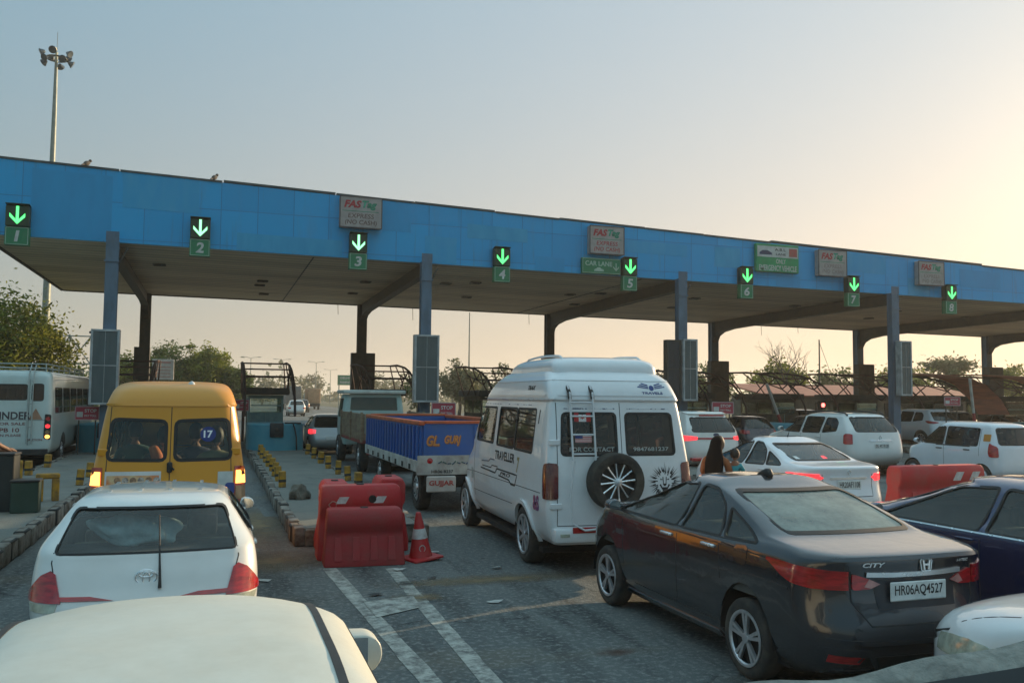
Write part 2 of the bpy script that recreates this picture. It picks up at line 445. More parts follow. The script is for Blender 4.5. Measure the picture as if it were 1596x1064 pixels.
def ring(sk, axis, sign, poly, inner=.012, outer=.012, off=.004, thick=.012, bm=None, seg=.12):
    """a rubber strip round an opening"""
    if bm is None: bm = B()
    poly = ccw(poly); P = []
    for i in range(len(poly)):
        a, b = Vector(poly[i]), Vector(poly[(i+1) % len(poly)]); k = max(1, int((b-a).length/seg))
        P += [tuple(a.lerp(b, j/k)) for j in range(k)]
    O, I = grow(P, outer), grow(P, -inner); n = len(P); V = []; last = None
    for i in range(n):
        o, no, last = sk.at(axis, sign, O[i], off, last); ii, ni, last = sk.at(axis, sign, I[i], off, last)
        V.append([bm.verts.new(q) for q in (o-no*thick, o, ii, ii-ni*thick)])
    fs = []
    for i in range(n):
        a, b = V[i], V[(i+1) % n]
        for k in range(3): fs.append(bm.faces.new((a[k], a[k+1], b[k+1], b[k])))
    bmesh.ops.recalc_face_normals(bm, faces=fs)
    if fs[1].normal[AX[axis]]*sign < 0: bmesh.ops.reverse_faces(bm, faces=fs)
    return bm
def strip(sk, axis, sign, pts, w=.008, off=.0015, thick=.004, bm=None, seg=.08):
    """a narrow line (shut line, crease, moulding) along a polyline on the body"""
    if bm is None: bm = B()
    P = []
    for i in range(len(pts)-1):
        a, b = Vector(pts[i]), Vector(pts[i+1]); k = max(1, int((b-a).length/seg))
        P += [a.lerp(b, j/k) for j in range(k)]
    P.append(Vector(pts[-1])); V = []; last = None
    for i, p in enumerate(P):
        d = (P[min(i+1, len(P)-1)]-P[max(i-1, 0)]).normalized(); s = Vector((-d.y, d.x))*w/2
        a, na, last = sk.at(axis, sign, p+s, off, last); b, nb, last = sk.at(axis, sign, p-s, off, last)
        V.append([bm.verts.new(q) for q in (a-na*thick, a, b, b-nb*thick)])
    fs = []
    for i in range(len(V)-1):
        for k in range(3): fs.append(bm.faces.new((V[i][k], V[i][k+1], V[i+1][k+1], V[i+1][k])))
    bmesh.ops.recalc_face_normals(bm, faces=fs)
    if fs[1].normal[AX[axis]]*sign < 0: bmesh.ops.reverse_faces(bm, faces=fs)
    return bm
FONTS = {}
def textmesh(s, size=1, bold=0.0, shear=0.0, ext=.0, space=1.0):
    cu = bpy.data.curves.new('lettering', 'FONT'); cu.body = s; cu.size = size; cu.align_x = 'CENTER'; cu.align_y = 'CENTER'
    cu.offset = bold*size; cu.shear = shear; cu.resolution_u = 3; cu.extrude = ext; cu.space_character = space
    o = bpy.data.objects.new('lettering', cu); C.objects.link(o)
    dg = bpy.context.evaluated_depsgraph_get(); me = bpy.data.meshes.new_from_object(o.evaluated_get(dg))
    bm = B(); bm.from_mesh(me); bpy.data.meshes.remove(me); bpy.data.objects.remove(o); bpy.data.curves.remove(cu)
    return bm
def text_flat(name, s, width, height, m, parent, loc, facing='-y', bold=.02, shear=0.0, ext=.003, rz=0.0):
    """lettering fitted in width x height, standing upright at loc"""
    bm = textmesh(s, 1, bold, shear)
    xs = [v.co.x for v in bm.verts]; ys = [v.co.y for v in bm.verts]
    sx = width/(max(xs)-min(xs)); sy = height/(max(ys)-min(ys)); cx = (max(xs)+min(xs))/2; cy = (max(ys)+min(ys))/2
    for v in bm.verts: v.co = Vector(((v.co.x-cx)*sx, 0, (v.co.y-cy)*sy))
    if facing == '-x':
        for v in bm.verts: v.co = Vector((0, -v.co.x, v.co.z))
    bmesh.ops.recalc_face_normals(bm, faces=bm.faces)
    return obj(name, bm, m, parent, loc=loc, rot=(0, 0, rz))
def text_on(sk, name, s, axis, sign, c, width, height, m, parent, bold=.02, shear=0.0, off=.003, rot=0.0):
    """lettering laid on a body"""
    bm = textmesh(s, 1, bold, shear)
    bmesh.ops.triangulate(bm, faces=bm.faces)
    xs = [v.co.x for v in bm.verts]; ys = [v.co.y for v in bm.verts]
    sx = width/(max(xs)-min(xs)); sy = height/(max(ys)-min(ys)); cx = (max(xs)+min(xs))/2; cy = (max(ys)+min(ys))/2
    fl = -1 if (axis == 'x' and sign < 0) or (axis == 'y' and sign > 0) else 1
    last = None; ca, sa = math.cos(rot), math.sin(rot)
    for v in bm.verts:
        u, w_ = (v.co.x-cx)*sx, (v.co.y-cy)*sy; u, w_ = u*ca-w_*sa, u*sa+w_*ca
        v.co, _, last = sk.at(axis, sign, (c[0]+fl*u, c[1]+w_), off, last)
    bmesh.ops.recalc_face_normals(bm, faces=bm.faces)
    return obj(name, bm, m, parent)
def wheel(t, x, y, r=.30, w=.19, style='alloy', m=None, side=None, name='wheel', z=None):
    """tyre with a rim as its child; outer face toward the sign of x"""
    s = 1 if x > 0 else -1
    if side: s = side
    z = r if z is None else z
    bm = B(); rim_r = r*.68
    prof = [(rim_r*.97, -w*.42), (r*.80, -w*.5), (r*.95, -w*.46), (r, -w*.34), (r, w*.34), (r*.95, w*.46), (r*.80, w*.5), (rim_r*.97, w*.42)]
    lathe(bm, prof, 36, 'x', caps=False)
    o = obj(name, bm, RUBBER, t, True, 50, loc=(x, y, z))
    b = B(); f = s*w*.5
    # barrel and backing
    lathe(b, [(rim_r*1.02, f*.86), (rim_r*1.02, f*1.03), (rim_r*.94, f*1.0), (rim_r*.90, f*.45), (rim_r*.25, f*.35), (.004, f*.35)], 36, 'x', caps=False)
    n = {'alloy': 5, 'alloy8': 8, 'multi': 10, 'steel': 0, 'truck': 0}[style]
    def spoke(a, w0, w1):
        c, s_ = math.cos(a), math.sin(a); px, pz = -s_, c
        q = []
        for rr, ww, d in ((rim_r*.14, w0, f*.92), (rim_r*.97, w1, f*.98)):
            for k in (-1, 1):
                for dd in (d, d*.72): q.append(b.verts.new((dd, c*rr+px*ww*k, s_*rr+pz*ww*k)))
        for fc in ((0, 2, 6, 4), (1, 5, 7, 3), (0, 4, 5, 1), (2, 3, 7, 6)): 
            ff = b.faces.new([q[i] for i in fc]); ff.material_index = 1
    if n:
        for i in range(n):
            a = 2*math.pi*i/n+.3
            if style == 'alloy':
                spoke(a-.13, rim_r*.05, rim_r*.075); spoke(a+.13, rim_r*.05, rim_r*.075)
            else: spoke(a, rim_r*.07, rim_r*(.045 if style == 'multi' else .10))
        lathe(b, [(rim_r*.20, f*.70), (rim_r*.19, f*.98), (rim_r*.10, f*1.0), (.002, f*1.0)], 16, 'x', mat=1, caps=False)
        lathe(b, [(rim_r*.90, f*.9), (rim_r*.94, f*1.04), (rim_r*1.03, f*1.06), (rim_r*1.04, f*.95)], 36, 'x', mat=1, caps=False)
    else:
        lathe(b, [(rim_r*.88, f*.75), (rim_r*.72, f*.95), (rim_r*.40, f*.80), (rim_r*.34, f*1.02), (.01, f*1.04)], 24, 'x', mat=1, caps=False)
        for i in range(8):
            a = 2*math.pi*i/8; lathe(b, [(.02, f*.8), (.02, f*.98), (.002, f*.99)], 8, 'x', center=(0, math.cos(a)*rim_r*.55, math.sin(a)*rim_r*.55))
    bmesh.ops.recalc_face_normals(b, faces=b.faces)
    obj('rim', b, [BLACKPL if style != 'steel' else mat('steel_rim', (.16, .165, .17), .5, .6, var=.3), m or ALLOY], o, True, 30)
    return o
def seats_bm(rows, hw, zs=.30, zb=.95, head=True):
    bm = B()
    for y, z0, z1 in rows:
        for sx in (-1, 1):
            c = sx*hw*.45
            box(bm, (c-hw*.34, y-.02, z0), (c+hw*.34, y+.14, z1), .05, seg=2)
            box(bm, (c-hw*.34, y+.1, z0-.05), (c+hw*.34, y+.55, z0+.12), .05, seg=2)
            if head: box(bm, (c-.13, y-.02, z1+.03), (c+.13, y+.09, z1+.22), .04, seg=2)
    return bm
def car(name, label, loc, rz, S, cat='car', group=None):
    """S: dict with the body rows and the outlines of its windows, wheels and lamps"""
    t = empty(name, loc, rz, label, cat, group)
    bm = hull(S['L'], S.get('bow', (.10, .20)), S.get('taper', (.03, .09)), S.get('sub', 3), S.get('zfun'), S.get('ns', 20))
    sk = Skin(bm); body_m = S['paint']; g = S.get('glass', GLASS); gr = S.get('rear_glass', g)
    opens = []
    for p in S.get('side', []):
        q = rounded(p, S.get('wr', .05))
        for s in (-1, 1): opens.append(('x', s, q, 'side_window', g))
    for p in S.get('side_right_only', []): opens.append(('x', 1, rounded(p, .05), 'side_window', g))
    for p in S.get('rear', []): opens.append(('y', -1, rounded(p, S.get('rr', .07)), 'rear_window', gr))
    for p in S.get('front', []): opens.append(('y', 1, rounded(p, .06), 'windscreen', g))
    low = bm.copy() if S.get('lining', True) else None
    for a, s, q, nm, gm in opens: cut(bm, a, s, q)
    r, ww = S['wheel']; hw = max(x[3] for x in S['L'])
    for y in S['axles']:
        for s in (-1, 1): cut(bm, 'x', s, circ(y, r*S.get('wz', 1.02), r*S.get('arch', 1.17), 22), facing=.05)
    if low is not None:
        low.normal_update()
        for a, s, q, nm, gm in opens: cut(low, a, s, grow(q, -.004))
        zmin = S.get('lining_z', .62)
        bmesh.ops.delete(low, geom=[f for f in low.faces if f.calc_center_median().z < zmin], context='FACES')
        low.normal_update()
        for v in low.verts: v.co -= v.normal*.03
        bmesh.ops.reverse_faces(low, faces=low.faces)
        obj('interior_lining', low, S.get('lining_m', LINING), t, True, 40)
    body = obj('body', bm, body_m, t, True, S.get('angle', 38))
    for a, s, q, nm, gm in opens:
        o = obj(nm, patch(sk, a, s, q, -.008, 0, .15), gm, t, True, 60)
        if S.get('seal', .014) > 0: obj('window_seal', ring(sk, a, s, q, .010, S.get('seal', .014), .003, .014), S.get('seal_m', SEAL), o, True, 50)
    # wheel arches, floor, seats
    ab = B()
    for y in S['axles']:
        for s in (-1, 1):
            R0 = r*S.get('arch', 1.17); k = 14; rows_ = []
            for i in range(k+1):
                a = math.pi*i/k; rows_.append([ab.verts.new((s*xx, y+R0*math.cos(a), r+R0*math.sin(a))) for xx in (hw*.97, hw*.60)])
            for i in range(k): ab.faces.new((rows_[i][0], rows_[i+1][0], rows_[i+1][1], rows_[i][1]))
            ab.faces.new([q[1] for q in rows_])
    box(ab, (-hw*.86, S['axles'][0]-r*1.1-.1, .20), (hw*.86, S['axles'][1]+r*1.1, .27))
    obj('underbody', ab, DARK, t)
    if S.get('seats'): obj('seats', seats_bm(S['seats'], hw), S.get('seat_m', CLOTH), t, True, 40)
    for y in S['axles']:
        for s in (-1, 1): wheel(t, s*(hw-ww*.5-S.get('tuck', .02)), y, r, ww, S.get('style', 'alloy'), S.get('rim_m'))
    for a, s, p, m, th in S.get('lamps', []):
        obj('tail_lamp' if a != 'yf' else 'headlamp', patch(sk, 'y' if a == 'yf' else a, s, rounded(p, .02, 2), th, th+.01, .05), m, t, True, 40)
    for c_, prof, m, th in S.get('corner_lamps', []):
        for s in (-1, 1): obj('tail_lamp', corner_patch(sk, s, c_, prof, th), m, t, True, 40)
    for a, s, p in S.get('seams', []): obj('panel_gap', strip(sk, a, s, p, .009, .0015, .004), SEAL, t)
    for y, z in S.get('handles', []):
        for s in (-1, 1):
            p, n, _ = sk.at('x', s, (y, z)); b = B()
            box(b, (p.x-.02 if s > 0 else p.x-.022, y-.10, z-.014), (p.x+.022 if s > 0 else p.x+.02, y+.10, z+.014), .009, seg=2)
            obj('door_handle', b, S.get('handle_m', body_m), t, True, 60)
    if S.get('mirror'):
        y, z = S['mirror']
        for s in (-1, 1):
            p, n, _ = sk.at('x', s, (y, z)); x = p.x; b = B()
            e = [(.02, .0), (.11, .01), (.16, .035), (.165, .085), (.13, .125), (.05, .135), (.02, .10)]
            prism(b, [(x+s*(u+.03), z-.02+v) for u, v in e], 'y', y-.02, y+.10, .018)
            bar(b, (x-s*.05, y+.05, z), (x+s*.09, y+.04, z+.02), .05, .035)
            bmesh.ops.recalc_face_normals(b, faces=b.faces)
            o = obj('door_mirror', b, S.get('mirror_m', body_m), t, True, 50)
            b = B(); prism(b, [(x+s*(.03+.095+(u-.095)*.86), z-.02+.068+(v-.068)*.84) for u, v in e], 'y', y-.026, y-.019)
            obj('mirror_glass', b, MIRROR, o)
    if S.get('plate'):
        z, txt, wpl = S['plate']; p, n, _ = sk.at('y', -1, (S.get('plate_x', 0), z)); px = S.get('plate_x', 0)
        b = B(); box(b, (px-wpl/2, p.y-.022, z-wpl*.13), (px+wpl/2, p.y-.008, z+wpl*.13), .004)
        o = obj('number_plate', b, PLATE, t)
        if txt: text_flat('plate_lettering', txt, wpl*.88, wpl*.17, INK, o, (px, p.y-.0245, z), bold=.015)
    return t, sk
# ------------------------------------------------------------------ ground, road, islands
def ground_mat(name, cols, scales, rough=.9, bump=.35, cracks=False):
    m = bpy.data.materials.new(name); m.use_nodes = True; t = m.node_tree; p = t.nodes['Principled BSDF']; p.inputs['Roughness'].default_value = rough
    p.inputs['Specular IOR Level'].default_value = .3
    co = t.nodes.new('ShaderNodeTexCoord')
    def noise(s, d=8, r=.65, st=(1, 1, 1)):
        mp = t.nodes.new('ShaderNodeMapping'); mp.inputs['Scale'].default_value = st; t.links.new(co.outputs['Object'], mp.inputs[0])
        n = t.nodes.new('ShaderNodeTexNoise'); n.inputs['Scale'].default_value = s; n.inputs['Detail'].default_value = d; n.inputs['Roughness'].default_value = r; t.links.new(mp.outputs[0], n.inputs['Vector']); return n
    cur = None
    for i, (c, (s, lo, hi, amt, st)) in enumerate(zip(cols[1:], scales)):
        n = noise(s, st=st); mr = t.nodes.new('ShaderNodeMapRange'); mr.inputs[1].default_value = lo; mr.inputs[2].default_value = hi; mr.inputs[3].default_value = 0; mr.inputs[4].default_value = amt
        t.links.new(n.outputs['Fac'], mr.inputs[0]); mx = t.nodes.new('ShaderNodeMix'); mx.data_type = 'RGBA'
        t.links.new(mr.outputs[0], mx.inputs[0]); mx.inputs[7].default_value = (*c, 1)
        if cur is None: mx.inputs[6].default_value = (*cols[0], 1)
        else: t.links.new(cur, mx.inputs[6])
        cur = mx.outputs[2]
    if cracks:
        nz = noise(1.1, 6); sc = t.nodes.new('ShaderNodeVectorMath'); sc.operation = 'SCALE'; sc.inputs['Scale'].default_value = 1.1; t.links.new(nz.outputs['Color'], sc.inputs[0])
        av = t.nodes.new('ShaderNodeVectorMath'); t.links.new(co.outputs['Object'], av.inputs[0]); t.links.new(sc.outputs[0], av.inputs[1])
        vc = t.nodes.new('ShaderNodeTexVoronoi'); vc.feature = 'DISTANCE_TO_EDGE'; vc.inputs['Scale'].default_value = .42; t.links.new(av.outputs[0], vc.inputs['Vector'])
        mr = t.nodes.new('ShaderNodeMapRange'); mr.inputs[1].default_value = .010; mr.inputs[2].default_value = .0; mr.inputs[3].default_value = 0; mr.inputs[4].default_value = .8; t.links.new(vc.outputs['Distance'], mr.inputs[0])
        ms = noise(.5, 3); mk = t.nodes.new('ShaderNodeMapRange'); mk.inputs[1].default_value = .46; mk.inputs[2].default_value = .56; t.links.new(ms.outputs['Fac'], mk.inputs[0])
        ml_ = t.nodes.new('ShaderNodeMath'); ml_.operation = 'MULTIPLY'; t.links.new(mr.outputs[0], ml_.inputs[0]); t.links.new(mk.outputs[0], ml_.inputs[1])
        mx = t.nodes.new('ShaderNodeMix'); mx.data_type = 'RGBA'; t.links.new(ml_.outputs[0], mx.inputs[0]); t.links.new(cur, mx.inputs[6]); mx.inputs[7].default_value = (.012, .013, .014, 1); cur = mx.outputs[2]
        dr = noise(3.2, 3, .5); md = t.nodes.new('ShaderNodeMapRange'); md.inputs[1].default_value = .70; md.inputs[2].default_value = .76; md.inputs[4].default_value = .75; t.links.new(dr.outputs['Fac'], md.inputs[0])
        mx = t.nodes.new('ShaderNodeMix'); mx.data_type = 'RGBA'; t.links.new(md.outputs[0], mx.inputs[0]); t.links.new(cur, mx.inputs[6]); mx.inputs[7].default_value = (.018, .019, .02, 1); cur = mx.outputs[2]
    t.links.new(cur, p.inputs['Base Color'])
    v = t.nodes.new('ShaderNodeTexVoronoi'); v.inputs['Scale'].default_value = 55; t.links.new(co.outputs['Object'], v.inputs['Vector'])
    n3 = noise(9); ad = t.nodes.new('ShaderNodeMath'); t.links.new(v.outputs['Distance'], ad.inputs[0]); t.links.new(n3.outputs['Fac'], ad.inputs[1])
    b = t.nodes.new('ShaderNodeBump'); b.inputs['Strength'].default_value = bump; b.inputs['Distance'].default_value = .025; t.links.new(ad.outputs[0], b.inputs['Height']); t.links.new(b.outputs[0], p.inputs['Normal'])
    MATS[name] = m; return m
I3 = (1, 1, 1)
ASPHALT = ground_mat('asphalt', [(.088, .100, .101), (.135, .147, .143), (.038, .043, .044), (.15, .125, .085), (.25, .26, .25)],
                     [(.55, .38, .64, .95, (1, .35, 1)), (1.3, .48, .66, .9, (1.5, .22, 1)), (.30, .54, .70, .7, (.5, 1.3, 1)), (17, .50, .66, .75, I3)], cracks=True)
EARTH = ground_mat('earth', [(.13, .115, .07), (.07, .085, .03), (.17, .14, .09)], [(.05, .45, .6, .9, I3), (.4, .5, .7, .8, I3)])
def sheet(name, pts, z, m, parent=None):
    b = B(); b.faces.new([b.verts.new((x, y, z)) for x, y in pts]); o = obj(name, b, m, parent); return o
tag(sheet('ground', [(-3000, -400), (3000, -400), (3000, 4500), (-3000, 4500)], -.02, EARTH), kind='structure')
tag(sheet('road', [(-12, -30), (70, -30), (70, 62), (22, 130), (20, 900), (2, 900), (2, 130), (-12, 62)], 0, ASPHALT), kind='structure')
# pale crossing strip of dust over the joint in front of the islands, patches of sand
def dirt_mat(name, c1, c2, amt=1.0):
    """loose dirt that thins out toward its edge and lets the asphalt show between the grains"""
    m = mat(name, c1, .95, col2=c2, vscale=2.2, bump=.3, bscale=30); t = m.node_tree; p = t.nodes['Principled BSDF']
    co = t.nodes.new('ShaderNodeTexCoord'); mp = t.nodes.new('ShaderNodeVectorMath'); mp.operation = 'SUBTRACT'; mp.inputs[1].default_value = (.5, .5, 0); t.links.new(co.outputs['Generated'], mp.inputs[0])
    cut_ = t.nodes.new('ShaderNodeVectorMath'); cut_.operation = 'MULTIPLY'; cut_.inputs[1].default_value = (2, 2, 0); t.links.new(mp.outputs[0], cut_.inputs[0])
    le = t.nodes.new('ShaderNodeVectorMath'); le.operation = 'LENGTH'; t.links.new(cut_.outputs[0], le.inputs[0])
    n = t.nodes.new('ShaderNodeTexNoise'); n.inputs['Scale'].default_value = 4; n.inputs['Detail'].default_value = 10; n.inputs['Roughness'].default_value = .75; t.links.new(co.outputs['Object'], n.inputs['Vector'])
    a = t.nodes.new('ShaderNodeMath'); a.operation = 'MULTIPLY_ADD'; a.inputs[1].default_value = 1.5; t.links.new(n.outputs['Fac'], a.inputs[0]); t.links.new(le.outputs['Value'], a.inputs[2])
    r = t.nodes.new('ShaderNodeMapRange'); r.inputs[1].default_value = 1.65; r.inputs[2].default_value = .75; r.inputs[3].default_value = 0; r.inputs[4].default_value = amt; t.links.new(a.outputs[0], r.inputs[0]); t.links.new(r.outputs[0], p.inputs['Alpha']); return m
SAND = dirt_mat('road_sand', (.22, .16, .085), (.13, .105, .07), .85)
def blob(name, cx, cy, rx, ry, z, m, seed, kind='structure', n=40, rough=.22):
    r = random.Random(seed); ph = [r.uniform(0, 6.28) for _ in range(6)]; b = B(); P = []
    for i in range(n):
        a = 2*math.pi*i/n; k = 1+sum(rough/(j+1)*math.sin((j+2)*a+ph[j]) for j in range(6))
        P.append(b.verts.new((cx+rx*k*math.cos(a), cy+ry*k*math.sin(a), z)))
    c = b.verts.new((cx, cy, z))
    for i in range(n): b.faces.new((c, P[i], P[(i+1) % n]))
    return tag(obj(name, b, m), kind=kind)
blob('sand_strip', 3.25, 10.35, 1.35, .42, .004, SAND, 3); blob('sand_patch', 2.15, 9.65, .42, .22, .008, SAND, 5); blob('sand_patch', .75, 12.4, .8, 1.2, .004, SAND, 8)
blob('sand_patch', .75, 15.5, .5, 3.0, .004, SAND, 9); blob('rust_stain', 3.35, 7.15, .20, .16, .004, dirt_mat('rust_stain', (.16, .05, .025), (.08, .06, .05), .6), 4); blob('sand_patch', 4.2, 6.0, .5, .5, .004, dirt_mat('road_dust', (.13, .13, .11), (.09, .09, .085), .8), 14)
# worn painted lines of the gore
def line_mat():
    m = bpy.data.materials.new('worn_line_paint'); m.use_nodes = True; t = m.node_tree; p = t.nodes['Principled BSDF']; p.inputs['Roughness'].default_value = .8
    co = t.nodes.new('ShaderNodeTexCoord'); n = t.nodes.new('ShaderNodeTexNoise'); n.inputs['Scale'].default_value = 7; n.inputs['Detail'].default_value = 10; n.inputs['Roughness'].default_value = .75; t.links.new(co.outputs['Object'], n.inputs['Vector'])
    r = t.nodes.new('ShaderNodeValToRGB'); r.color_ramp.elements[0].position = .40; r.color_ramp.elements[0].color = (.40, .41, .37, 1); r.color_ramp.elements[1].position = .62; r.color_ramp.elements[1].color = (.09, .092, .088, 1)
    t.links.new(n.outputs['Fac'], r.inputs[0]); t.links.new(r.outputs[0], p.inputs['Base Color']); MATS['worn_line_paint'] = m; return m
LINE = line_mat()
def stripe(a, b_, w_, z=.004, n=24, m=LINE, seed=1):
    r = random.Random(seed); a = Vector(a); b_ = Vector(b_); d = (b_-a).normalized(); s = Vector((d.y, -d.x)); b = B(); L_, R_ = [], []
    for i in range(n+1):
        p = a.lerp(b_, i/n); L_.append(b.verts.new((*(p-s*(w_/2+r.uniform(-.008, .008))), z))); R_.append(b.verts.new((*(p+s*(w_/2+r.uniform(-.008, .008))), z)))
    for i in range(n): b.faces.new((L_[i], R_[i], R_[i+1], L_[i+1]))
    return tag(obj('lane_marking', b, m), kind='structure')
stripe((1.70, 5.4), (1.44, 11.6), .17, seed=2); stripe((2.06, 5.4), (2.20, 11.4), .16, seed=3)
b = B(); b.faces.new([b.verts.new((x, y, .010)) for x, y in ((1.58, 8.9), (2.10, 9.2), (2.13, 9.75), (1.56, 9.6))]); tag(obj('lane_marking', b, LINE), kind='structure')
for x in (4.7, 12.4, 15.5): stripe((x, 52), (x+.2, 110), .2, .004, seed=5)
stripe((3.2, 46), (6.0, 130), .18, seed=6); stripe((19.5, 130), (18.5, 400), .3, seed=6); stripe((3.2, 130), (3.2, 400), .3, seed=6)
# islands with alternating kerb stones
CONC = ground_mat('island_concrete', [(.15, .16, .145), (.21, .205, .18), (.08, .082, .075), (.20, .155, .09)], [(.9, .4, .65, .8, I3), (2.2, .55, .75, .7, (1, .5, 1)), (.6, .55, .7, .6, I3)])
KERBW = mat('kerb_white', (.26, .25, .22), .85, col2=(.09, .07, .05), vscale=4, bump=.5, bscale=18, thresh=(.36, .60)); KERBB = mat('kerb_black', (.014, .018, .018), .8, col2=(.05, .042, .034), vscale=4, bump=.5, bscale=18, thresh=(.48, .72))
def island(cx, y0, y1, hw=1.02, h=.26, seed=1, xl=None):
    r = random.Random(seed); b = B(); x0, x1 = cx-hw, cx+hw
    box(b, (x0+.14, y0+.14, 0), (x1-.14, y1, h-.015)); o = tag(obj('pavement_island', b, CONC), kind='structure')
    b = B()
    for sx in (x0, x1-.16):
        y = y0; k = 0
        while y < min(y1, 36):
            L_ = .42; j = r.uniform(-.012, .012); box(b, (sx+j, y+.006, 0), (sx+.16+j, y+L_-.006, h+r.uniform(-.02, .02)), .03, k % 2, 2); y += L_; k += 1
    k = 0; x = x0+.17
    while x < x1-.4: box(b, (x, y0-.02, 0), (x+.40, y0+.13, h+r.uniform(-.02, .015)), .03, k % 2, 2); x += .41; k += 1
    obj('kerb', b, [KERBW, KERBB], o, True, 40)
ISL = [-3.45+5.365*k for k in range(11)]
island(ISL[0], 8.5, 46, 1.0, seed=1); island(2.15, 13.35, 46, 1.02, seed=2)
for k in (2, 3): island(ISL[k], 21 if k == 2 else 16, 46, 1.0, seed=k+2)
for k in range(4, 11): island(ISL[k], 28, 46, .95, seed=k+2)

# ------------------------------------------------------------------ toll canopy
CB = bpy.data.materials.new('blue_cladding'); CB.use_nodes = True; t_ = CB.node_tree; p_ = t_.nodes['Principled BSDF']; p_.inputs['Roughness'].default_value = .42
co = t_.nodes.new('ShaderNodeTexCoord'); br = t_.nodes.new('ShaderNodeTexBrick'); mp = t_.nodes.new('ShaderNodeMapping'); mp.inputs['Rotation'].default_value = (R(90), 0, 0)
t_.links.new(co.outputs['Object'], mp.inputs[0]); t_.links.new(mp.outputs[0], br.inputs['Vector'])
br.inputs['Color1'].default_value = (.003, .35, .70, 1); br.inputs['Color2'].default_value = (.002, .30, .62, 1); br.inputs['Mortar'].default_value = (.003, .20, .45, 1); br.inputs['Scale'].default_value = 1; br.inputs['Mortar Size'].default_value = .014; br.inputs['Brick Width'].default_value = 1.22; br.inputs['Row Height'].default_value = 1.22; br.inputs['Bias'].default_value = -.2; br.offset = .0
n1 = t_.nodes.new('ShaderNodeTexNoise'); n1.inputs['Scale'].default_value = .5; n1.inputs['Detail'].default_value = 9; n1.inputs['Roughness'].default_value = .7; mp2 = t_.nodes.new('ShaderNodeMapping'); mp2.inputs['Scale'].default_value = (2.2, 1, .45); t_.links.new(co.outputs['Object'], mp2.inputs[0]); t_.links.new(mp2.outputs[0], n1.inputs['Vector'])
mr = t_.nodes.new('ShaderNodeMapRange'); mr.inputs[1].default_value = .52; mr.inputs[2].default_value = .78; mr.inputs[4].default_value = .55; t_.links.new(n1.outputs['Fac'], mr.inputs[0])
mx = t_.nodes.new('ShaderNodeMix'); mx.data_type = 'RGBA'; t_.links.new(mr.outputs[0], mx.inputs[0]); t_.links.new(br.outputs['Color'], mx.inputs[6]); mx.inputs[7].default_value = (.07, .25, .44, 1); n4 = t_.nodes.new('ShaderNodeTexNoise'); n4.inputs['Scale'].default_value = 2.2; n4.inputs['Detail'].default_value = 7; mp4 = t_.nodes.new('ShaderNodeMapping'); mp4.inputs['Scale'].default_value = (2.5, 1, .16); t_.links.new(co.outputs['Object'], mp4.inputs[0]); t_.links.new(mp4.outputs[0], n4.inputs['Vector'])
mr4 = t_.nodes.new('ShaderNodeMapRange'); mr4.inputs[1].default_value = .60; mr4.inputs[2].default_value = .78; mr4.inputs[4].default_value = .5; t_.links.new(n4.outputs['Fac'], mr4.inputs[0])
mx4 = t_.nodes.new('ShaderNodeMix'); mx4.data_type = 'RGBA'; t_.links.new(mr4.outputs[0], mx4.inputs[0]); t_.links.new(mx.outputs[2], mx4.inputs[6]); mx4.inputs[7].default_value = (.05, .11, .17, 1); t_.links.new(mx4.outputs[2], p_.inputs['Base Color'])
CB4 = mat('blue_cladding_teal', (.008, .31, .60), .5, col2=(.03, .34, .60), vscale=1.4, stretch=(2, 1, .4)); CB2 = mat('blue_cladding_dark', (.003, .28, .57), .45, col2=(.006, .31, .62), vscale=1.2, stretch=(2, 1, .5)); CB3 = mat('blue_cladding_pale', (.03, .35, .60), .5, col2=(.01, .29, .54), vscale=1.0, stretch=(2, 1, .5))
STEEL = mat('grey_blue_steel', (.10, .165, .235), .5, col2=(.07, .11, .15), vscale=2.4, bump=.1, bscale=8, stretch=(1, 1, .4)); STEELD = mat('dark_steel', (.035, .038, .036), .6, col2=(.07, .06, .045), vscale=3)
def soffit_mat():
    m = bpy.data.materials.new('soffit_sheet'); m.use_nodes = True; t = m.node_tree; p = t.nodes['Principled BSDF']; p.inputs['Roughness'].default_value = .6
    co = t.nodes.new('ShaderNodeTexCoord'); w_ = t.nodes.new('ShaderNodeTexWave'); w_.bands_direction = 'Y'; w_.inputs['Scale'].default_value = .52; w_.inputs['Distortion'].default_value = .4; w_.inputs['Detail Scale'].default_value = .2
    t.links.new(co.outputs['Object'], w_.inputs['Vector']); n = t.nodes.new('ShaderNodeTexNoise'); n.inputs['Scale'].default_value = .35; n.inputs['Detail'].default_value = 8; mp = t.nodes.new('ShaderNodeMapping'); mp.inputs['Scale'].default_value = (.35, 2, 1); t.links.new(co.outputs['Object'], mp.inputs[0]); t.links.new(mp.outputs[0], n.inputs['Vector'])
    rp = t.nodes.new('ShaderNodeValToRGB'); rp.color_ramp.elements[0].position = .35; rp.color_ramp.elements[0].color = (.82, .68, .47, 1); rp.color_ramp.elements[1].position = .68; rp.color_ramp.elements[1].color = (.50, .40, .28, 1); t.links.new(n.outputs['Fac'], rp.inputs[0])
    mx = t.nodes.new('ShaderNodeMix'); mx.data_type = 'RGBA'; mx.blend_type = 'MULTIPLY'; mx.inputs[0].default_value = .32; t.links.new(rp.outputs[0], mx.inputs[6]); t.links.new(w_.outputs['Color'], mx.inputs[7]); t.links.new(mx.outputs[2], p.inputs['Base Color'])
    b = t.nodes.new('ShaderNodeBump'); b.inputs['Strength'].default_value = .6; b.inputs['Distance'].default_value = .05; t.links.new(w_.outputs['Fac'], b.inputs['Height']); t.links.new(b.outputs[0], p.inputs['Normal']); MATS['soffit_sheet'] = m; return m
SOFFIT = soffit_mat()
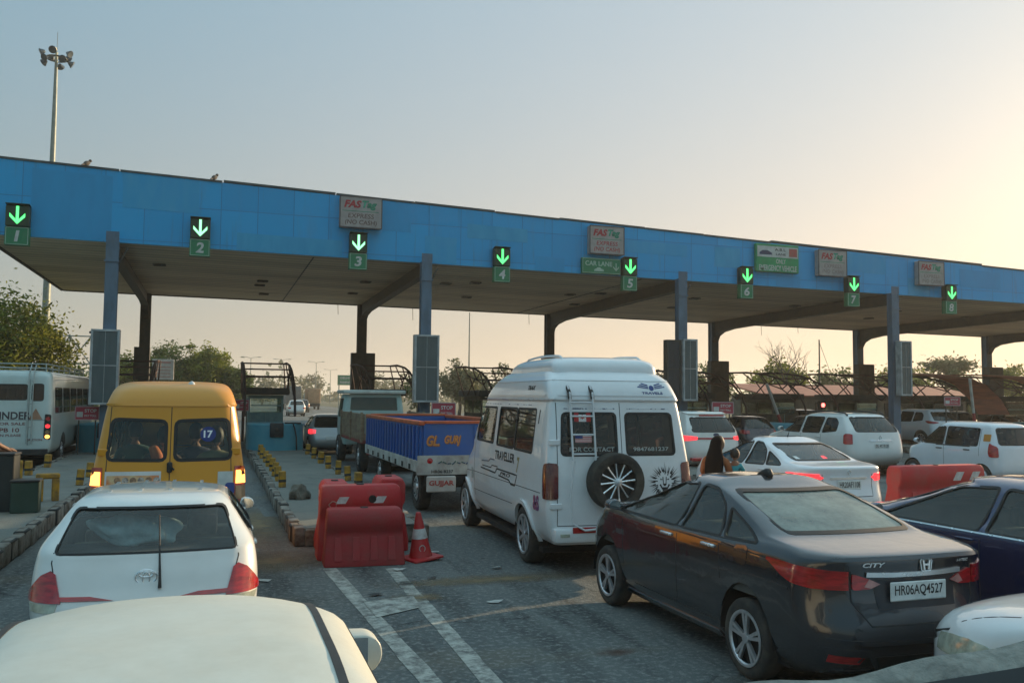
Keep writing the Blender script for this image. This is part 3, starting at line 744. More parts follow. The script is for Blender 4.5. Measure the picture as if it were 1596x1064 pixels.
CX0, CX1, YF, YB = -7.25, 60.0, 31.75, 47.97
zt = lambda x: 9.4945-.0305*x; zb = lambda x: 7.1766-.0091*x
canopy = empty('toll_canopy', (0, YF, 0), 0, 'long toll plaza canopy with a weathered blue fascia on grey steel columns', 'canopy')
def local(b):
    for v in b.verts: v.co.y -= YF
    return b
b = B()
prism(b, [(CX0, zb(CX0)), (CX1, zb(CX1)), (CX1, zt(CX1)), (CX0, zt(CX0))], 'y', YF, YF+.14); obj('fascia', local(b), CB, canopy)
# mismatched replacement panels, each a few mm proud
rp_ = random.Random(12); x = CX0+.4
for i in range(40):
    x += rp_.uniform(.3, 1.8)
    if x > 45: break
    w_ = rp_.choice((1.2, 1.2, 2.4, 3.6)); f0 = rp_.choice((0.02, 0.02, .35, .5)); f1 = min(.98, f0+rp_.choice((.25, .45, .5, .9)))
    q = [(xx, zb(xx)+(zt(xx)-zb(xx))*f) for xx, f in ((x, f0), (x+w_, f0), (x+w_, f1), (x, f1))]
    b = B(); prism(b, q, 'y', YF-.008, YF-.001); obj('fascia_patch', local(b), (CB2, CB4, CB3)[i % 3], canopy); x += w_
b = B(); x = CX0
while x < CX1-1:
    L_ = rp_.uniform(2.5, 6); x2 = min(CX1, x+L_); dz = rp_.uniform(-.02, .06); prism(b, [(x+.02, zt(x)+dz-.02), (x2-.02, zt(x2)+dz-.02), (x2-.02, zt(x2)+dz+.05), (x+.02, zt(x)+dz+.05)], 'y', YF-.03, YF+.20); x = x2
obj('capping', local(b), mat('dark_capping', (.03, .05, .06), .6, col2=(.10, .11, .10), vscale=2), canopy)
b = B()
prism(b, [(CX0+.02, zb(CX0)+.02), (CX1, zb(CX1)+.02), (CX1, zb(CX1)+.10), (CX0+.02, zb(CX0)+.10)], 'y', YF+.142, YB); obj('soffit', local(b), SOFFIT, canopy)
b = B(); prism(b, [(CX0, zb(CX0)-.03), (CX1, zb(CX1)-.03), (CX1, zb(CX1)+.55), (CX0, zb(CX0)+.55)], 'y', YB+.002, YB+.12); prism(b, [(YF+.142, zb(CX0)-.03), (YB, zb(CX0)-.03), (YB, zb(CX0)+.55), (YF+.142, zt(CX0)-.3)], 'x', CX0-.1, CX0-.002)
obj('rear_edge', local(b), STEELD, canopy)
b = B(); v_ = [b.verts.new((x, y-YF, f(x)+dz)) for x in (CX0, CX1) for y, f, dz in ((YF+.142, zt, -.12), (YB, zb, .60), (YB, zb, .64), (YF+.142, zt, -.08))]
for k in range(4): b.faces.new((v_[k], v_[(k+1) % 4], v_[4+(k+1) % 4], v_[4+k]))
b.faces.new(v_[:4]); b.faces.new(v_[4:]); bmesh.ops.recalc_face_normals(b, faces=b.faces); obj('roof_sheet', b, STEELD, canopy)
# soffit joints, lights and dropped edges
b = B()
for k in range(5): x = 3.2+k*13.1; box(b, (x-.02, YF+.5, zb(x)-.004), (x+.02, YB-.2, zb(x)+.018))
obj('soffit_joint', local(b), STEELD, canopy)
LX = [(-2.2, 36.5), (1.8, 39.8), (1.75, 41.3), (2.1, 44.8), (6.0, 38), (6.1, 42.5), (9.3, 37), (10.4, 36.2), (11.5, 41.5), (15.6, 38.2), (16.7, 37.2), (17.4, 42), (21.5, 37), (22.5, 41), (27.5, 37.5), (28.6, 41.2), (33.5, 37.2), (35.0, 41.0), (39, 38)]
for x, y in LX:
    b = B(); z = zb(x); tube(b, [(x-.22, y-.16-YF, z-.02), (x+.22, y-.16-YF, z-.02), (x+.22, y+.16-YF, z-.02), (x-.22, y+.16-YF, z-.02), (x-.22, y-.16-YF, z-.02)], .03, 4)
    box(b, (x-.19, y-.13-YF, z-.012), (x+.19, y+.13-YF, z+.015)); obj('downlight', b, mat('downlight_frame', (.06, .055, .05), .5, col2=(.22, .20, .17), vscale=4), canopy)
b = B()
for k in range(7):
    x = rp_.uniform(-4, 40); tube(b, [(x, YB-.05-YF, zb(x)), (x+.03, YB-YF-.03, zb(x)-rp_.uniform(.3, .8))], .015, 5)
obj('hanging_wire', b, STEELD, canopy)
# columns: front I sections with caps, rear dark posts, haunched beams between them
S_ = 10.8; XC = [-3.4334+S_*k for k in range(6)]; XF = [-3.335+10.49*k for k in range(6)]
for k, (xr, x) in enumerate(zip(XC, XF)):
    zc = zb(x)+.28; b = B(); yc = 31.42-YF
    box(b, (x-.19, yc-.15, 0), (x+.19, yc-.125, zc)); box(b, (x-.19, yc+.145, 0), (x+.19, yc+.17, zb(x)))
    box(b, (x-.15, yc-.124, 0), (x+.15, yc+.144, zb(x)-.002)); box(b, (x-.20, yc-.16, zc-.3), (x+.20, yc-.151, zc-.01)); box(b, (x-.22, yc-.19, zc-1.0), (x+.22, yc-.162, zc-.94)); box(b, (x-.195, yc-.158, zc-.62), (x+.195, yc-.151, zc-.56))
    for dz in (.12, .36, .44):
        for sx in (-.13, .13): lathe(b, [(.025, 0), (.02, -.02), (.002, -.022)], 6, 'y', center=(x+sx, yc-.163 if dz < .3 else yc-.155, zc-dz))
    o = obj('column', b, STEEL, canopy)
    x = xr; box_ = B(); box(box_, (x-.24, 47.4-YF, 0), (x+.24, 47.44-YF, zb(x)-.01)); box(box_, (x-.24, 47.80-YF, 0), (x+.24, 47.84-YF, zb(x)-.01)); box(box_, (x-.17, 47.441-YF, 0), (x+.17, 47.799-YF, zb(x)-.01)); obj('column', box_, STEEL if k > 2 else STEELD, canopy)
    P = [(31.65, zb(x)+.015), (31.65, zb(x)-.46), (36, zb(x)-.47), (41, zb(x)-.50), (45.3, zb(x)-.55), (46.5, zb(x)-.66), (47.05, zb(x)-.85), (47.38, zb(x)-1.25), (47.38, zb(x)+.015)]
    b = B(); prism(b, [(y-YF, z) for y, z in P], 'x', x-.06, x+.06)
    for i in range(1, 7): bar(b, (x, P[i][0]-YF, P[i][1]), (x, P[i+1][0]-YF, P[i+1][1]), .34, .03)
    for v in b.verts: v.co.x += (XF[k]-xr)*(47.4-YF-v.co.y)/16.0
    obj('beam', b, STEELD, canopy)
    if k < 5:
        x = XF[k]; b = B(); bar(b, (x+.20, 31.5-YF, zb(x)-.75), (x+.45, 31.5-YF, zb(x)-.2), .05, .05); obj('bracket', b, STEELD, canopy)

# ------------------------------------------------------------------ lane signals and boards
SIGB = mat('signal_box', (.010, .045, .016), .4, col2=(.014, .03, .016), vscale=20); GREENB = mat('sign_green', (.012, .20, .085), .45, col2=(.02, .15, .07), vscale=4); LIT = mat('green_arrow_light', (.05, .5, .1), .4, emit=(.10, 1.0, .22), estr=1.3)
LITP = mat('pale_green_arrow_light', (.3, .7, .4), .4, emit=(.32, 1.0, .48), estr=1.15)
SIGNW = mat('sign_white', (.55, .57, .55), .5, col2=(.42, .42, .40), vscale=5); SIGNG = mat('sign_grey', (.40, .36, .34), .6, col2=(.28, .25, .24), vscale=3, thresh=(.3, .7)); PALEG = mat('pale_green_letter', (.42, .55, .46), .5, var=.2)
def arrow_pts(s): return [(-.055*s, .42*s), (.055*s, .42*s), (.055*s, -.16*s), (.30*s, .12*s), (.30*s, -.04*s), (0, -.36*s), (-.30*s, -.04*s), (-.30*s, .12*s), (-.055*s, -.16*s)]
SG = [(1, 27, 7.55, .68), (2, 312, 7.52, .64), (3, 557, 7.36, .62), (4, 780, 7.18, .62), (5, 978, 7.1, .6), (6, 1159, 7.03, .6), (7, 1324, 6.92, .62), (8, 1475, 6.80, .62)]
SGX = [-6.15, -.65, 4.69, 10.09, 15.4, 20.74, 26.09, 31.44]
ADJ = ['far left of the canopy', 'between the first two columns, without a board above', 'under the first grey toll-tag board', 'right of the second column', 'beside the green car lane board', 'left of the emergency vehicle board', 'between two grey boards', 'at the right-hand grey toll-tag board']
for (n_, px, zc, w_), x, a in zip(SG, SGX, ADJ):
    r0 = empty('lane_signal', (x, YF-.16, zc), 0, 'green lit arrow box over number %d, %s' % (n_, a), 'lane signal', 'lane signals along the blue fascia')
    b = B(); box(b, (-w_/2, -.16, -.06), (w_/2, .15, .60), .02); bar(b, (0, .12, .61), (0, -.22, .66), w_*1.02, .015); obj('signal_box', b, SIGB, r0)
    b = B(); prism(b, [(u, .27+v) for u, v in arrow_pts(.74)], 'y', -.175, -.162); obj('arrow', b, LITP if n_ in (2, 3) else LIT, r0)
    b = B(); box(b, (-w_/2-.01, -.12, -.66), (w_/2+.01, .13, -.075), .01); pl_ = obj('number_board', b, GREENB, r0)
    b = B(); bx = w_/2-.025
    for q in (((-bx, -.635), (bx, -.635)), ((bx, -.635), (bx, -.10)), ((bx, -.10), (-bx, -.10)), ((-bx, -.10), (-bx, -.635))): bar(b, (q[0][0], -.1225, q[0][1]), (q[1][0], -.1225, q[1][1]), .014, .014)
    obj('border', b, PALEG, pl_)
    text_flat('number', str(n_), .26 if n_ != 1 else .15, .36, SIGNW, pl_, (0, -.124, -.37), bold=.03, shear=.12)
FR = mat('sign_red', (.42, .035, .045), .5, var=.3, vscale=6); FG = mat('sign_teal_green', (.02, .26, .16), .5, var=.3, vscale=6); BROWN = mat('sign_brown_ink', (.16, .09, .08), .5, var=.3)
BOARDS = [(4.01, 5.50, 8.20, 9.30, 'grey board reading FASTag express, highest one above lane number 3'), (13.66, 15.12, 7.83, 8.92, 'grey board above the green car lane sign'), (24.28, 25.72, 7.52, 8.63, 'grey faded board right of the emergency vehicle sign'), (29.60, 31.02, 7.38, 8.44, 'rightmost grey faded board beside lane number 8')]
BLAB = ['grey toll-tag board reading express no cash, nearest one, above lane number 3', 'grey toll-tag board standing above the green car lane board', 'faded grey toll-tag board just right of the emergency vehicle board', 'faded grey toll-tag board farthest right, beside lane number 8']
for (x0, x1, z0, z1, _), lb_ in zip(BOARDS, BLAB):
    cx, w_, h_ = (x0+x1)/2, x1-x0, z1-z0
    r0 = empty('toll_board', (cx, YF-.02, z0), 0, lb_, 'sign', 'grey toll-tag boards on the fascia')
    b = B(); box(b, (-w_/2, -.30, 0), (w_/2, -.02, h_), .015); p0 = obj('panel', b, SIGNG, r0)
    b = B()
    for q in (((-w_/2, 0), (w_/2, 0)), ((-w_/2, h_), (w_/2, h_)), ((-w_/2, 0), (-w_/2, h_)), ((w_/2, 0), (w_/2, h_))): bar(b, (q[0][0], -.30, q[0][1]), (q[1][0], -.30, q[1][1]), .03, .03)
    obj('frame', b, mat('sign_frame', (.10, .08, .08), .6, var=.3), r0)
    text_flat('lettering', 'FAS', w_*.42, h_*.25, FR, p0, (-w_*.20, -.304, h_*.76), bold=.05, shear=.25)
    text_flat('lettering', 'Tag', w_*.36, h_*.31, FG, p0, (w_*.20, -.304, h_*.74), bold=.05, shear=.25)
    b = B(); bar(b, (-w_*.45, -.302, h_*.53), (w_*.42, -.302, h_*.53), .006, .02); obj('rule', b, FG, p0)
    mm = BROWN if x0 < 6 else FR if x0 < 14 else mat('faded_ink', (.25, .20, .19), .6, var=.3)
    text_flat('lettering', 'EXPRESS', w_*.62, h_*.15, mm, p0, (0, -.304, h_*.38), bold=.012, shear=.1); text_flat('lettering', '(NO CASH)', w_*.76, h_*.19, mm, p0, (0, -.304, h_*.15), bold=.012, shear=.1)
r0 = empty('lane_board', (14.2, YF-.02, 7.05), 0, 'long green board reading car lane with a white down arrow', 'sign')
b = B(); box(b, (-.82, -.20, 0), (.82, -.02, .62), .02); p0 = obj('panel', b, GREENB, r0); b = B()
for q in (((-.80, .03), (.80, .03)), ((-.80, .59), (.80, .59)), ((-.80, .03), (-.80, .59)), ((.80, .03), (.80, .59))): bar(b, (q[0][0], -.202, q[0][1]), (q[1][0], -.202, q[1][1]), .01, .018)
obj('border', b, PALEG, p0); text_flat('lettering', 'CAR LANE', 1.15, .19, PALEG, p0, (-.12, -.204, .40), bold=.025)
b = B(); prism(b, [(.62+u*.8, .28+v*.8) for u, v in arrow_pts(.5)], 'y', -.207, -.201); obj('arrow', b, PALEG, p0)
b = B(); prism(b, rounded([(-.32, .10), (.10, .10), (.08, .18), (-.02, .20), (-.06, .25), (-.18, .25), (-.22, .20), (-.30, .18)], .02), 'y', -.207, -.201); obj('car_symbol', b, PALEG, p0)
r0 = empty('emergency_board', (22.3, YF-.02, 7.55), 0, 'green and white board reading only emergency vehicle', 'sign')
b = B(); box(b, (-1.05, -.20, 0), (1.05, -.02, 1.18), .02); p0 = obj('panel', b, mat('emergency_green', (.015, .30, .11), .45, col2=(.02, .22, .09), vscale=3), r0)
b = B(); box(b, (-1.0, -.208, .62), (1.0, -.201, 1.08)); pw_ = obj('white_band', b, SIGNW, p0); b = B(); box(b, (.55, -.214, .68), (.95, -.209, 1.02)); obj('red_picture', b, mat('red_picture', (.45, .06, .05), .5, col2=(.30, .12, .10), vscale=9), pw_)
b = B(); prism(b, [(-.9, .72), (-.9, .80), (-.75, .90), (-.5, .90), (-.3, .80), (-.3, .72)], 'y', -.214, -.209); obj('car_picture', b, mat('ink_blue', (.04, .05, .12), .5, var=.3), pw_)
text_flat('lettering', 'A.B.L', .55, .12, INK, pw_, (.12, -.212, .95), bold=.02); text_flat('lettering', 'LANE', .5, .10, INK, pw_, (.15, -.212, .76), bold=.02)
text_flat('lettering', 'ONLY', .48, .20, SIGNW, p0, (.15, -.204, .46), bold=.02); text_flat('lettering', 'EMERGENCY VEHICLE', 1.85, .24, SIGNW, p0, (0, -.204, .17), bold=.02)

# panels fixed to the columns
PANEL = mat('light_box_face', (.065, .10, .11), .35, col2=(.04, .07, .075), vscale=1.5, stretch=(3, 1, .6), coat=.3); PFR = mat('light_box_frame', (.42, .45, .46), .5, col2=(.24, .25, .25), vscale=3)
def light_box(x0, x1, z0, z1, y, label, m=PANEL, fm=PFR, d=.26, rot=0):
    w_ = x1-x0; r0 = empty('light_box', ((x0+x1)/2, y, z0), rot, label, 'light box', 'blank light boxes on the columns'); h_ = z1-z0
    b = B(); box(b, (-w_/2+.05, -.02, .05), (w_/2-.05, d, h_-.05)); obj('panel', b, m, r0)
    b = B()
    for lo, hi in (((-w_/2, -.05, 0), (-w_/2+.07, d+.02, h_)), ((w_/2-.07, -.05, 0), (w_/2, d+.02, h_)), ((-w_/2+.071, -.05, 0), (w_/2-.071, d+.02, .07)), ((-w_/2+.071, -.05, h_-.07), (w_/2-.071, d+.02, h_))): box(b, lo, hi, .006)
    bar(b, (-w_/2+.07, -.03, h_*.52), (w_/2-.07, -.03, h_*.52), .02, .03); bar(b, (0, -.024, .07), (0, -.024, h_-.07), .012, .012); obj('frame', b, fm, r0); return r0
light_box(-3.83, -2.98, 1.84, 4.26, 31.0, 'blank grey light box framed in white on the first front column, above the yellow van')
light_box(6.66, 7.56, 1.99, 4.40, 30.9, 'blank grey light box on the second front column above the blue trailer')
light_box(17.42, 18.06, 2.12, 4.56, 30.9, 'blank grey light box on the third front column right of the white minibus'); light_box(16.76, 17.38, 2.12, 4.52, 31.0, 'dark narrow light box left of the third front column', mat('light_box_dark', (.03, .035, .045), .4, var=.3), STEELD)
light_box(28.0, 28.6, 2.42, 4.79, 30.9, 'blank grey light box on the fourth front column above the far white SUV')
RB = mat('rear_box_brown', (.075, .06, .05), .6, col2=(.04, .035, .03), vscale=2)
for k, nm in enumerate(('first', 'second', 'third', 'fourth', 'fifth', 'sixth')):
    if k == 0: light_box(XC[k]-.42, XC[k]+.30, 2.9, 4.5, 46.9, 'dark brown box on the first rear column behind the yellow van', RB, STEELD, .4)
    else: light_box(XC[k]-.62, XC[k]+.62, 1.9, 4.45+.02*k, 46.9, 'dark brown box on the %s rear column from the left' % nm, RB, STEELD, .4)

# ------------------------------------------------------------------ toll booths, arched frames, blue crash noses
RUST = mat('rusty_frame', (.055, .035, .032), .7, col2=(.10, .045, .035), vscale=4); BOOTHW = mat('booth_teal', (.18, .32, .32), .5, col2=(.10, .22, .24), vscale=3); BROOF = mat('booth_roof_dark', (.030, .032, .030), .6, col2=(.06, .055, .045), vscale=2)
NOSE = mat('nose_blue', (.035, .20, .27), .6, col2=(.07, .26, .31), vscale=1.3, bump=.2, bscale=6, thresh=(.35, .65)); REDSH = mat('rust_red_sheet', (.40, .12, .06), .6, col2=(.22, .08, .05), vscale=2, stretch=(.4, 3, 1)); BRICK = mat('brown_cabin', (.13, .115, .085), .8, col2=(.08, .07, .055), vscale=2)
def booth(x, k, label, red=False):
    t = empty('toll_booth', (x, 40.2, 0), 0, label, 'toll booth', 'toll booths on the islands')
    w_ = .74; b = B(); box(b, (-w_, 0, .24), (w_, 3.0, 1.45), .02); box(b, (-w_, 0, 2.05), (w_, 3.0, 2.2)); 
    for sx in (-w_, w_-.08):
        for y in (0, 1.45, 2.92): box(b, (sx, y, 1.451), (sx+.08, y+.08, 2.049))
    obj('wall', b, BOOTHW if k < 3 else BRICK, t)
    b = B(); box(b, (-w_-.22, -.45, 2.21), (w_+.22, 3.3, 2.52), .03); box(b, (-w_-.24, -.47, 2.30), (w_+.24, -.452, 2.36)); obj('roof', b, BROOF, t, True)
    b = B(); box(b, (-w_+.09, .02, 1.46), (w_-.09, .03, 2.045)); box(b, (w_-.03, .1, 1.46), (w_-.02, 2.9, 2.045)); box(b, (-w_+.02, .1, 1.46), (-w_+.03, 2.9, 2.045)); obj('glazing', b, GLASS, t)
    b = B(); bar(b, (-w_+.1, -.012, 1.75), (w_-.1, -.012, 1.75), .015, .05); bar(b, (0, -.012, .5), (0, -.012, 1.44), .015, .04); bar(b, (-w_+.05, -.012, .9), (w_-.05, -.012, .9), .015, .05); obj('railing', b, mat('pale_teal', (.30, .45, .44), .5, var=.3), t)
    # arched frame over it
    fr = empty('arched_frame', (x, 37, 0), 0, label.replace('toll booth', 'rusty arched pipe frame over the booth'), 'frame', 'arched pipe frames over the booths')
    for sx in (-.98, .98):
        arc = [(0, 1.25), (.12, 1.75), (.55, 2.35), (1.3, 2.85), (2.3, 3.2), (3.4, 3.42), (5.2, 3.58), (7.0, 3.6)]; lo = [(.9, 2.2), (2.0, 2.75), (3.2, 3.02), (4.6, 3.2)]
        b = B(); tube(b, [(sx, y, z+.1) for y, z in arc], .05, 8); tube(b, [(sx, y, z) for y, z in lo]+[(sx, 5.6, 3.66)], .032, 6)
        for a, c in (((.9, 2.2), (.55, 2.5)), ((2.0, 2.75), (1.5, 3.0)), ((2.0, 2.75), (2.6, 3.34)), ((3.2, 3.02), (2.6, 3.34)), ((3.2, 3.02), (3.9, 3.56)), ((7.0, 3.7), (5.4, 2.3)), ((3.3, 2.3), (4.4, 3.2)), ((4.7, 2.3), (3.5, 3.05))): tube(b, [(sx, *a), (sx, *c)], .032, 6)
        if sx < 0 and k == 1: tube(b, [(sx, 2.0, .25), (sx, 2.0, 3.2)], .06, 8)
        obj('arch', b, RUST, fr, True)
    for y, z in ((2.3, 3.3), (4.4, 3.62), (7.0, 3.7), (1.3, 2.95), (3.2, 3.02)):
        b = B(); tube(b, [(-.98, y, z), (.98, y, z)], .035, 6); obj('cross_bar', b, RUST, fr, True)
    if red:
        b = B(); A = [(-.2, 1.45), (.3, 2.2), (1.3, 3.02), (2.3, 3.36), (3.4, 3.57), (5.2, 3.72), (7.0, 3.76)]; prev = None
        for y, z in A:
            row = [b.verts.new((sx, y, z+dz)) for sx, dz in ((-1.08, .06), (1.08, .06), (1.08, .12), (-1.08, .12))]
            if prev:
                for q in range(4): b.faces.new((prev[q], prev[(q+1) % 4], row[(q+1) % 4], row[q]))
            prev = row
        bmesh.ops.recalc_face_normals(b, faces=b.faces); obj('roof_sheet', b, REDSH, fr)
    # crash nose
    nz = empty('crash_nose', (x, 33.2, 0), 0, label.replace('toll booth', 'rounded blue crash barrier before the booth'), 'crash barrier', 'blue crash noses on the islands')
    P = [(.98*math.cos(a), -.75*math.sin(a)) for a in [math.pi*i/16 for i in range(17)]]; P = [(u, v) for u, v in P]+[(-.98, 1.6), (.98, 1.6)]
    b = B(); prism(b, ccw(P), 'z', .2, 1.18, .04); obj('nose', b, NOSE, nz, True, 40)
    if k < 2:
        b = B(); box(b, (-.25, -.82, .72), (.22, -.70, 1.22), .03, seg=2); lathe(b, [(.09, -.84), (.08, -.86), (.002, -.87)], 14, 'y', center=(0, 0, 1.02)); obj('flasher_box', b, BLACKPL, nz, True)
        b = B(); tube(b, [(.55, -.70, 1.2), (.62, -.66, 1.0), (.68, -.64, .7), (.70, -.62, .24)], .025, 6); box(b, (.28, -.5, 1.181), (.85, -.3, 1.23), .01); obj('cable', b, BLACKPL, nz, True)
BL = ['toll booth behind the yellow van, on the leftmost island', 'toll booth on the island right of the yellow van', 'toll booth by the second front column', 'toll booth behind the blue trailer', 'toll booth just right of the minibus roof', 'toll booth right of the third front column', 'toll booth under the bare tree', 'toll booth just left of the fourth front column', 'toll booth with red sheet roof beside the fourth column', 'toll booth with red sheet roof at the right edge']
for k in range(10): booth(ISL[k] if k != 1 else 2.1, k, BL[k], k >= 8)
# ------------------------------------------------------------------ vehicles
def mir(p): return [(-a, b) for a, b in p]
def both_y(p, m, th=.012): return [('y', -1, p, m, th), ('y', -1, mir(p), m, th)]
def both_x(p, m, th=.012): return [('x', -1, p, m, th), ('x', 1, p, m, th)]
def scaleL(L, sy=1, sx=1, sz=1): return [(z*sz, a*sy, b*sy, w_*sx, r1*sx, r2*sx) for z, a, b, w_, r1, r2 in L]
HATCH = [(.20, .32, 3.45, .70, .2, .3), (.32, .06, 3.68, .79, .25, .4), (.46, .0, 3.75, .825, .28, .45), (.60, .01, 3.76, .842, .28, .5), (.72, .07, 3.74, .845, .26, .5),
         (.84, .12, 3.64, .838, .24, .5), (.93, .16, 3.40, .825, .22, .5), (.99, .185, 3.05, .81, .20, .45), (1.06, .23, 2.86, .785, .20, .35), (1.22, .36, 2.52, .70, .20, .3),
         (1.36, .49, 2.22, .628, .20, .28), (1.43, .58, 2.06, .58, .20, .28), (1.475, .72, 1.93, .52, .2, .28), (1.50, .95, 1.80, .42, .2, .25), (1.512, 1.2, 1.65, .25, .12, .12)]
SEDAN = [(.18, .38, 4.05, .70, .2, .3), (.28, .12, 4.28, .79, .28, .4), (.40, .02, 4.40, .828, .32, .5), (.52, .0, 4.43, .842, .34, .55), (.62, .035, 4.44, .847, .34, .55),
         (.72, .075, 4.40, .847, .32, .55), (.84, .085, 4.26, .842, .30, .55), (.93, .075, 4.18, .828, .28, .5), (.985, .07, 3.95, .805, .26, .5), (1.02, .12, 3.76, .785, .24, .45),
         (1.045, .34, 3.62, .765, .22, .4), (1.075, .64, 3.50, .745, .20, .35), (1.12, .78, 3.37, .72, .20, .3), (1.25, 1.10, 3.00, .66, .20, .3), (1.36, 1.42, 2.66, .61, .20, .28),
         (1.425, 1.66, 2.44, .565, .20, .26), (1.46, 1.78, 2.32, .505, .16, .2), (1.485, 1.88, 2.18, .40, .09, .09), (1.495, 1.93, 2.08, .24, .04, .04)]
SEDAN = [(z, a, b, w_, (r1 if z < 1.03 or z > 1.47 else .11), min(r2, .34)) for z, a, b, w_, r1, r2 in SEDAN]
SEDAN = [(z, a, (b if z < 1.3 else b+(.12 if z < 1.44 else .25)), w_, r1, r2) for z, a, b, w_, r1, r2 in SEDAN]
SUV = [(.28, .30, 4.05, .74, .2, .3), (.42, .06, 4.28, .85, .25, .4), (.58, .0, 4.34, .895, .28, .45), (.75, .02, 4.35, .91, .28, .5), (.90, .06, 4.32, .91, .26, .5),
       (1.02, .09, 4.16, .90, .24, .5), (1.10, .11, 3.75, .885, .22, .5), (1.17, .13, 3.40, .86, .20, .45), (1.26, .17, 3.22, .825, .2, .35), (1.42, .30, 2.92, .75, .2, .3),
       (1.55, .42, 2.66, .69, .2, .28), (1.62, .50, 2.50, .65, .2, .28), (1.66, .62, 2.36, .59, .2, .28), (1.685, .85, 2.20, .48, .2, .25), (1.695, 1.1, 2.0, .3, .14, .14)]
HSIDE = [[(2.80, 1.0), (1.98, .985), (1.96, 1.40), (2.22, 1.36)], [(1.90, .985), (1.12, 1.00), (1.08, 1.40), (1.88, 1.41)], [(1.04, 1.01), (.62, 1.10), (.74, 1.37), (1.0, 1.40)]]
SSIDE = [[(3.38, .97), (2.13, .965), (2.09, 1.415), (2.52, 1.39)], [(2.05, .965), (1.40, .98), (1.55, 1.26), (1.76, 1.395), (2.01, 1.415)], [(1.35, .985), (.88, 1.002), (1.08, 1.10), (1.46, 1.25)]]
VSIDE = [[(3.18, 1.13), (2.30, 1.12), (2.28, 1.56), (2.62, 1.53)], [(2.20, 1.12), (1.44, 1.13), (1.42, 1.56), (2.18, 1.57)], [(1.34, 1.14), (.78, 1.20), (.80, 1.42), (.95, 1.54), (1.32, 1.55)]]
SEATS = [(1.15, .45, .98), (2.0, .45, 1.0)]

def warp(t, pts):
    """restyle the shoulder and boot height of a finished car"""
    def zm(z):
        for (a, b_), (c, d) in zip(pts, pts[1:]):
            if z <= c: return b_+(d-b_)*(z-a)/(c-a)
        return z+pts[-1][1]-pts[-1][0]
    def rec(o, oz):
        for k in KID.get(o.name, []):
            z0 = oz+k.location.z
            if not k.name.startswith(('wheel', 'rim')):
                if k.data:
                    for v in k.data.vertices: v.co.z = zm(v.co.z+z0)-z0
                rec(k, z0)
    KID = {}
    for x in C.objects:
        if x.parent: KID.setdefault(x.parent.name, []).append(x)
    rec(t, 0)
SHOULDER = [(0, 0), (.45, .45), (.62, .665), (.76, .845), (.93, 1.015), (1.05, 1.115), (1.25, 1.285), (1.42, 1.43), (2, 2.01)]
def emblem(t, sk, z, r=.05, x=0, kind='ring', m=CHROME, name='emblem'):
    p, n, _ = sk.at('y', -1, (x, z)); b = B()
    def ell(cx, cz, rx, rz, th=.006, k=28):
        tube(b, [(x+cx+rx*math.cos(2*math.pi*i/k), p.y-.010, z+cz+rz*math.sin(2*math.pi*i/k)) for i in range(k+1)], th, 6, False)
    if kind == 'ring': ell(0, 0, r, r*.72); ell(0, -.02*r/.05*.3, r*.33, r*.62); ell(0, r*.30, r*.68, r*.30)
    elif kind == 'oval':
        ell(0, 0, r, r*.5); prism(b, [(x+r*.95*math.cos(2*math.pi*i/20), z+r*.45*math.sin(2*math.pi*i/20)) for i in range(20)], 'y', p.y-.008, p.y)
    elif kind == 'square_h':
        q = [(-.8, .9), (.8, .9), (1.0, .6), (.75, -.9), (-.75, -.9), (-1.0, .6)]
        tube(b, [(x+a*r, p.y-.012, z+c*r) for a, c in q+q[:1]], .006, 6)
        for s in (-1, 1): bar(b, (x+s*r*.55, p.y-.012, z+r*.72), (x+s*r*.36, p.y-.012, z-r*.72), .014, .014)
        bar(b, (x-r*.44, p.y-.0125, z), (x+r*.44, p.y-.0125, z), .012, .014)
    elif kind == 'star': ell(0, 0, r, r); bar(b, (x, p.y-.01, z-r), (x, p.y-.01, z+r), .012, .012)
    elif kind == 'diamond':
        q = [(0, 1), (.7, 0), (0, -1), (-.7, 0)]; tube(b, [(x+a*r, p.y-.01, z+c*r) for a, c in q+q[:1]], .008, 6)
    bmesh.ops.recalc_face_normals(b, faces=b.faces)
    return obj(name, b, m, t, True, 40)
def trim(t, sk, name, axis, sign, pts, w_, m, off=.008, th=.014):
    return obj(name, strip(sk, axis, sign, pts, w_, off, th), m, t, True, 40)
def plate_part(t, sk, name, axis, sign, poly, m, off=.004, th=.01, smooth=True):
    return obj(name, patch(sk, axis, sign, poly, off, th, .07), m, t, smooth, 40)

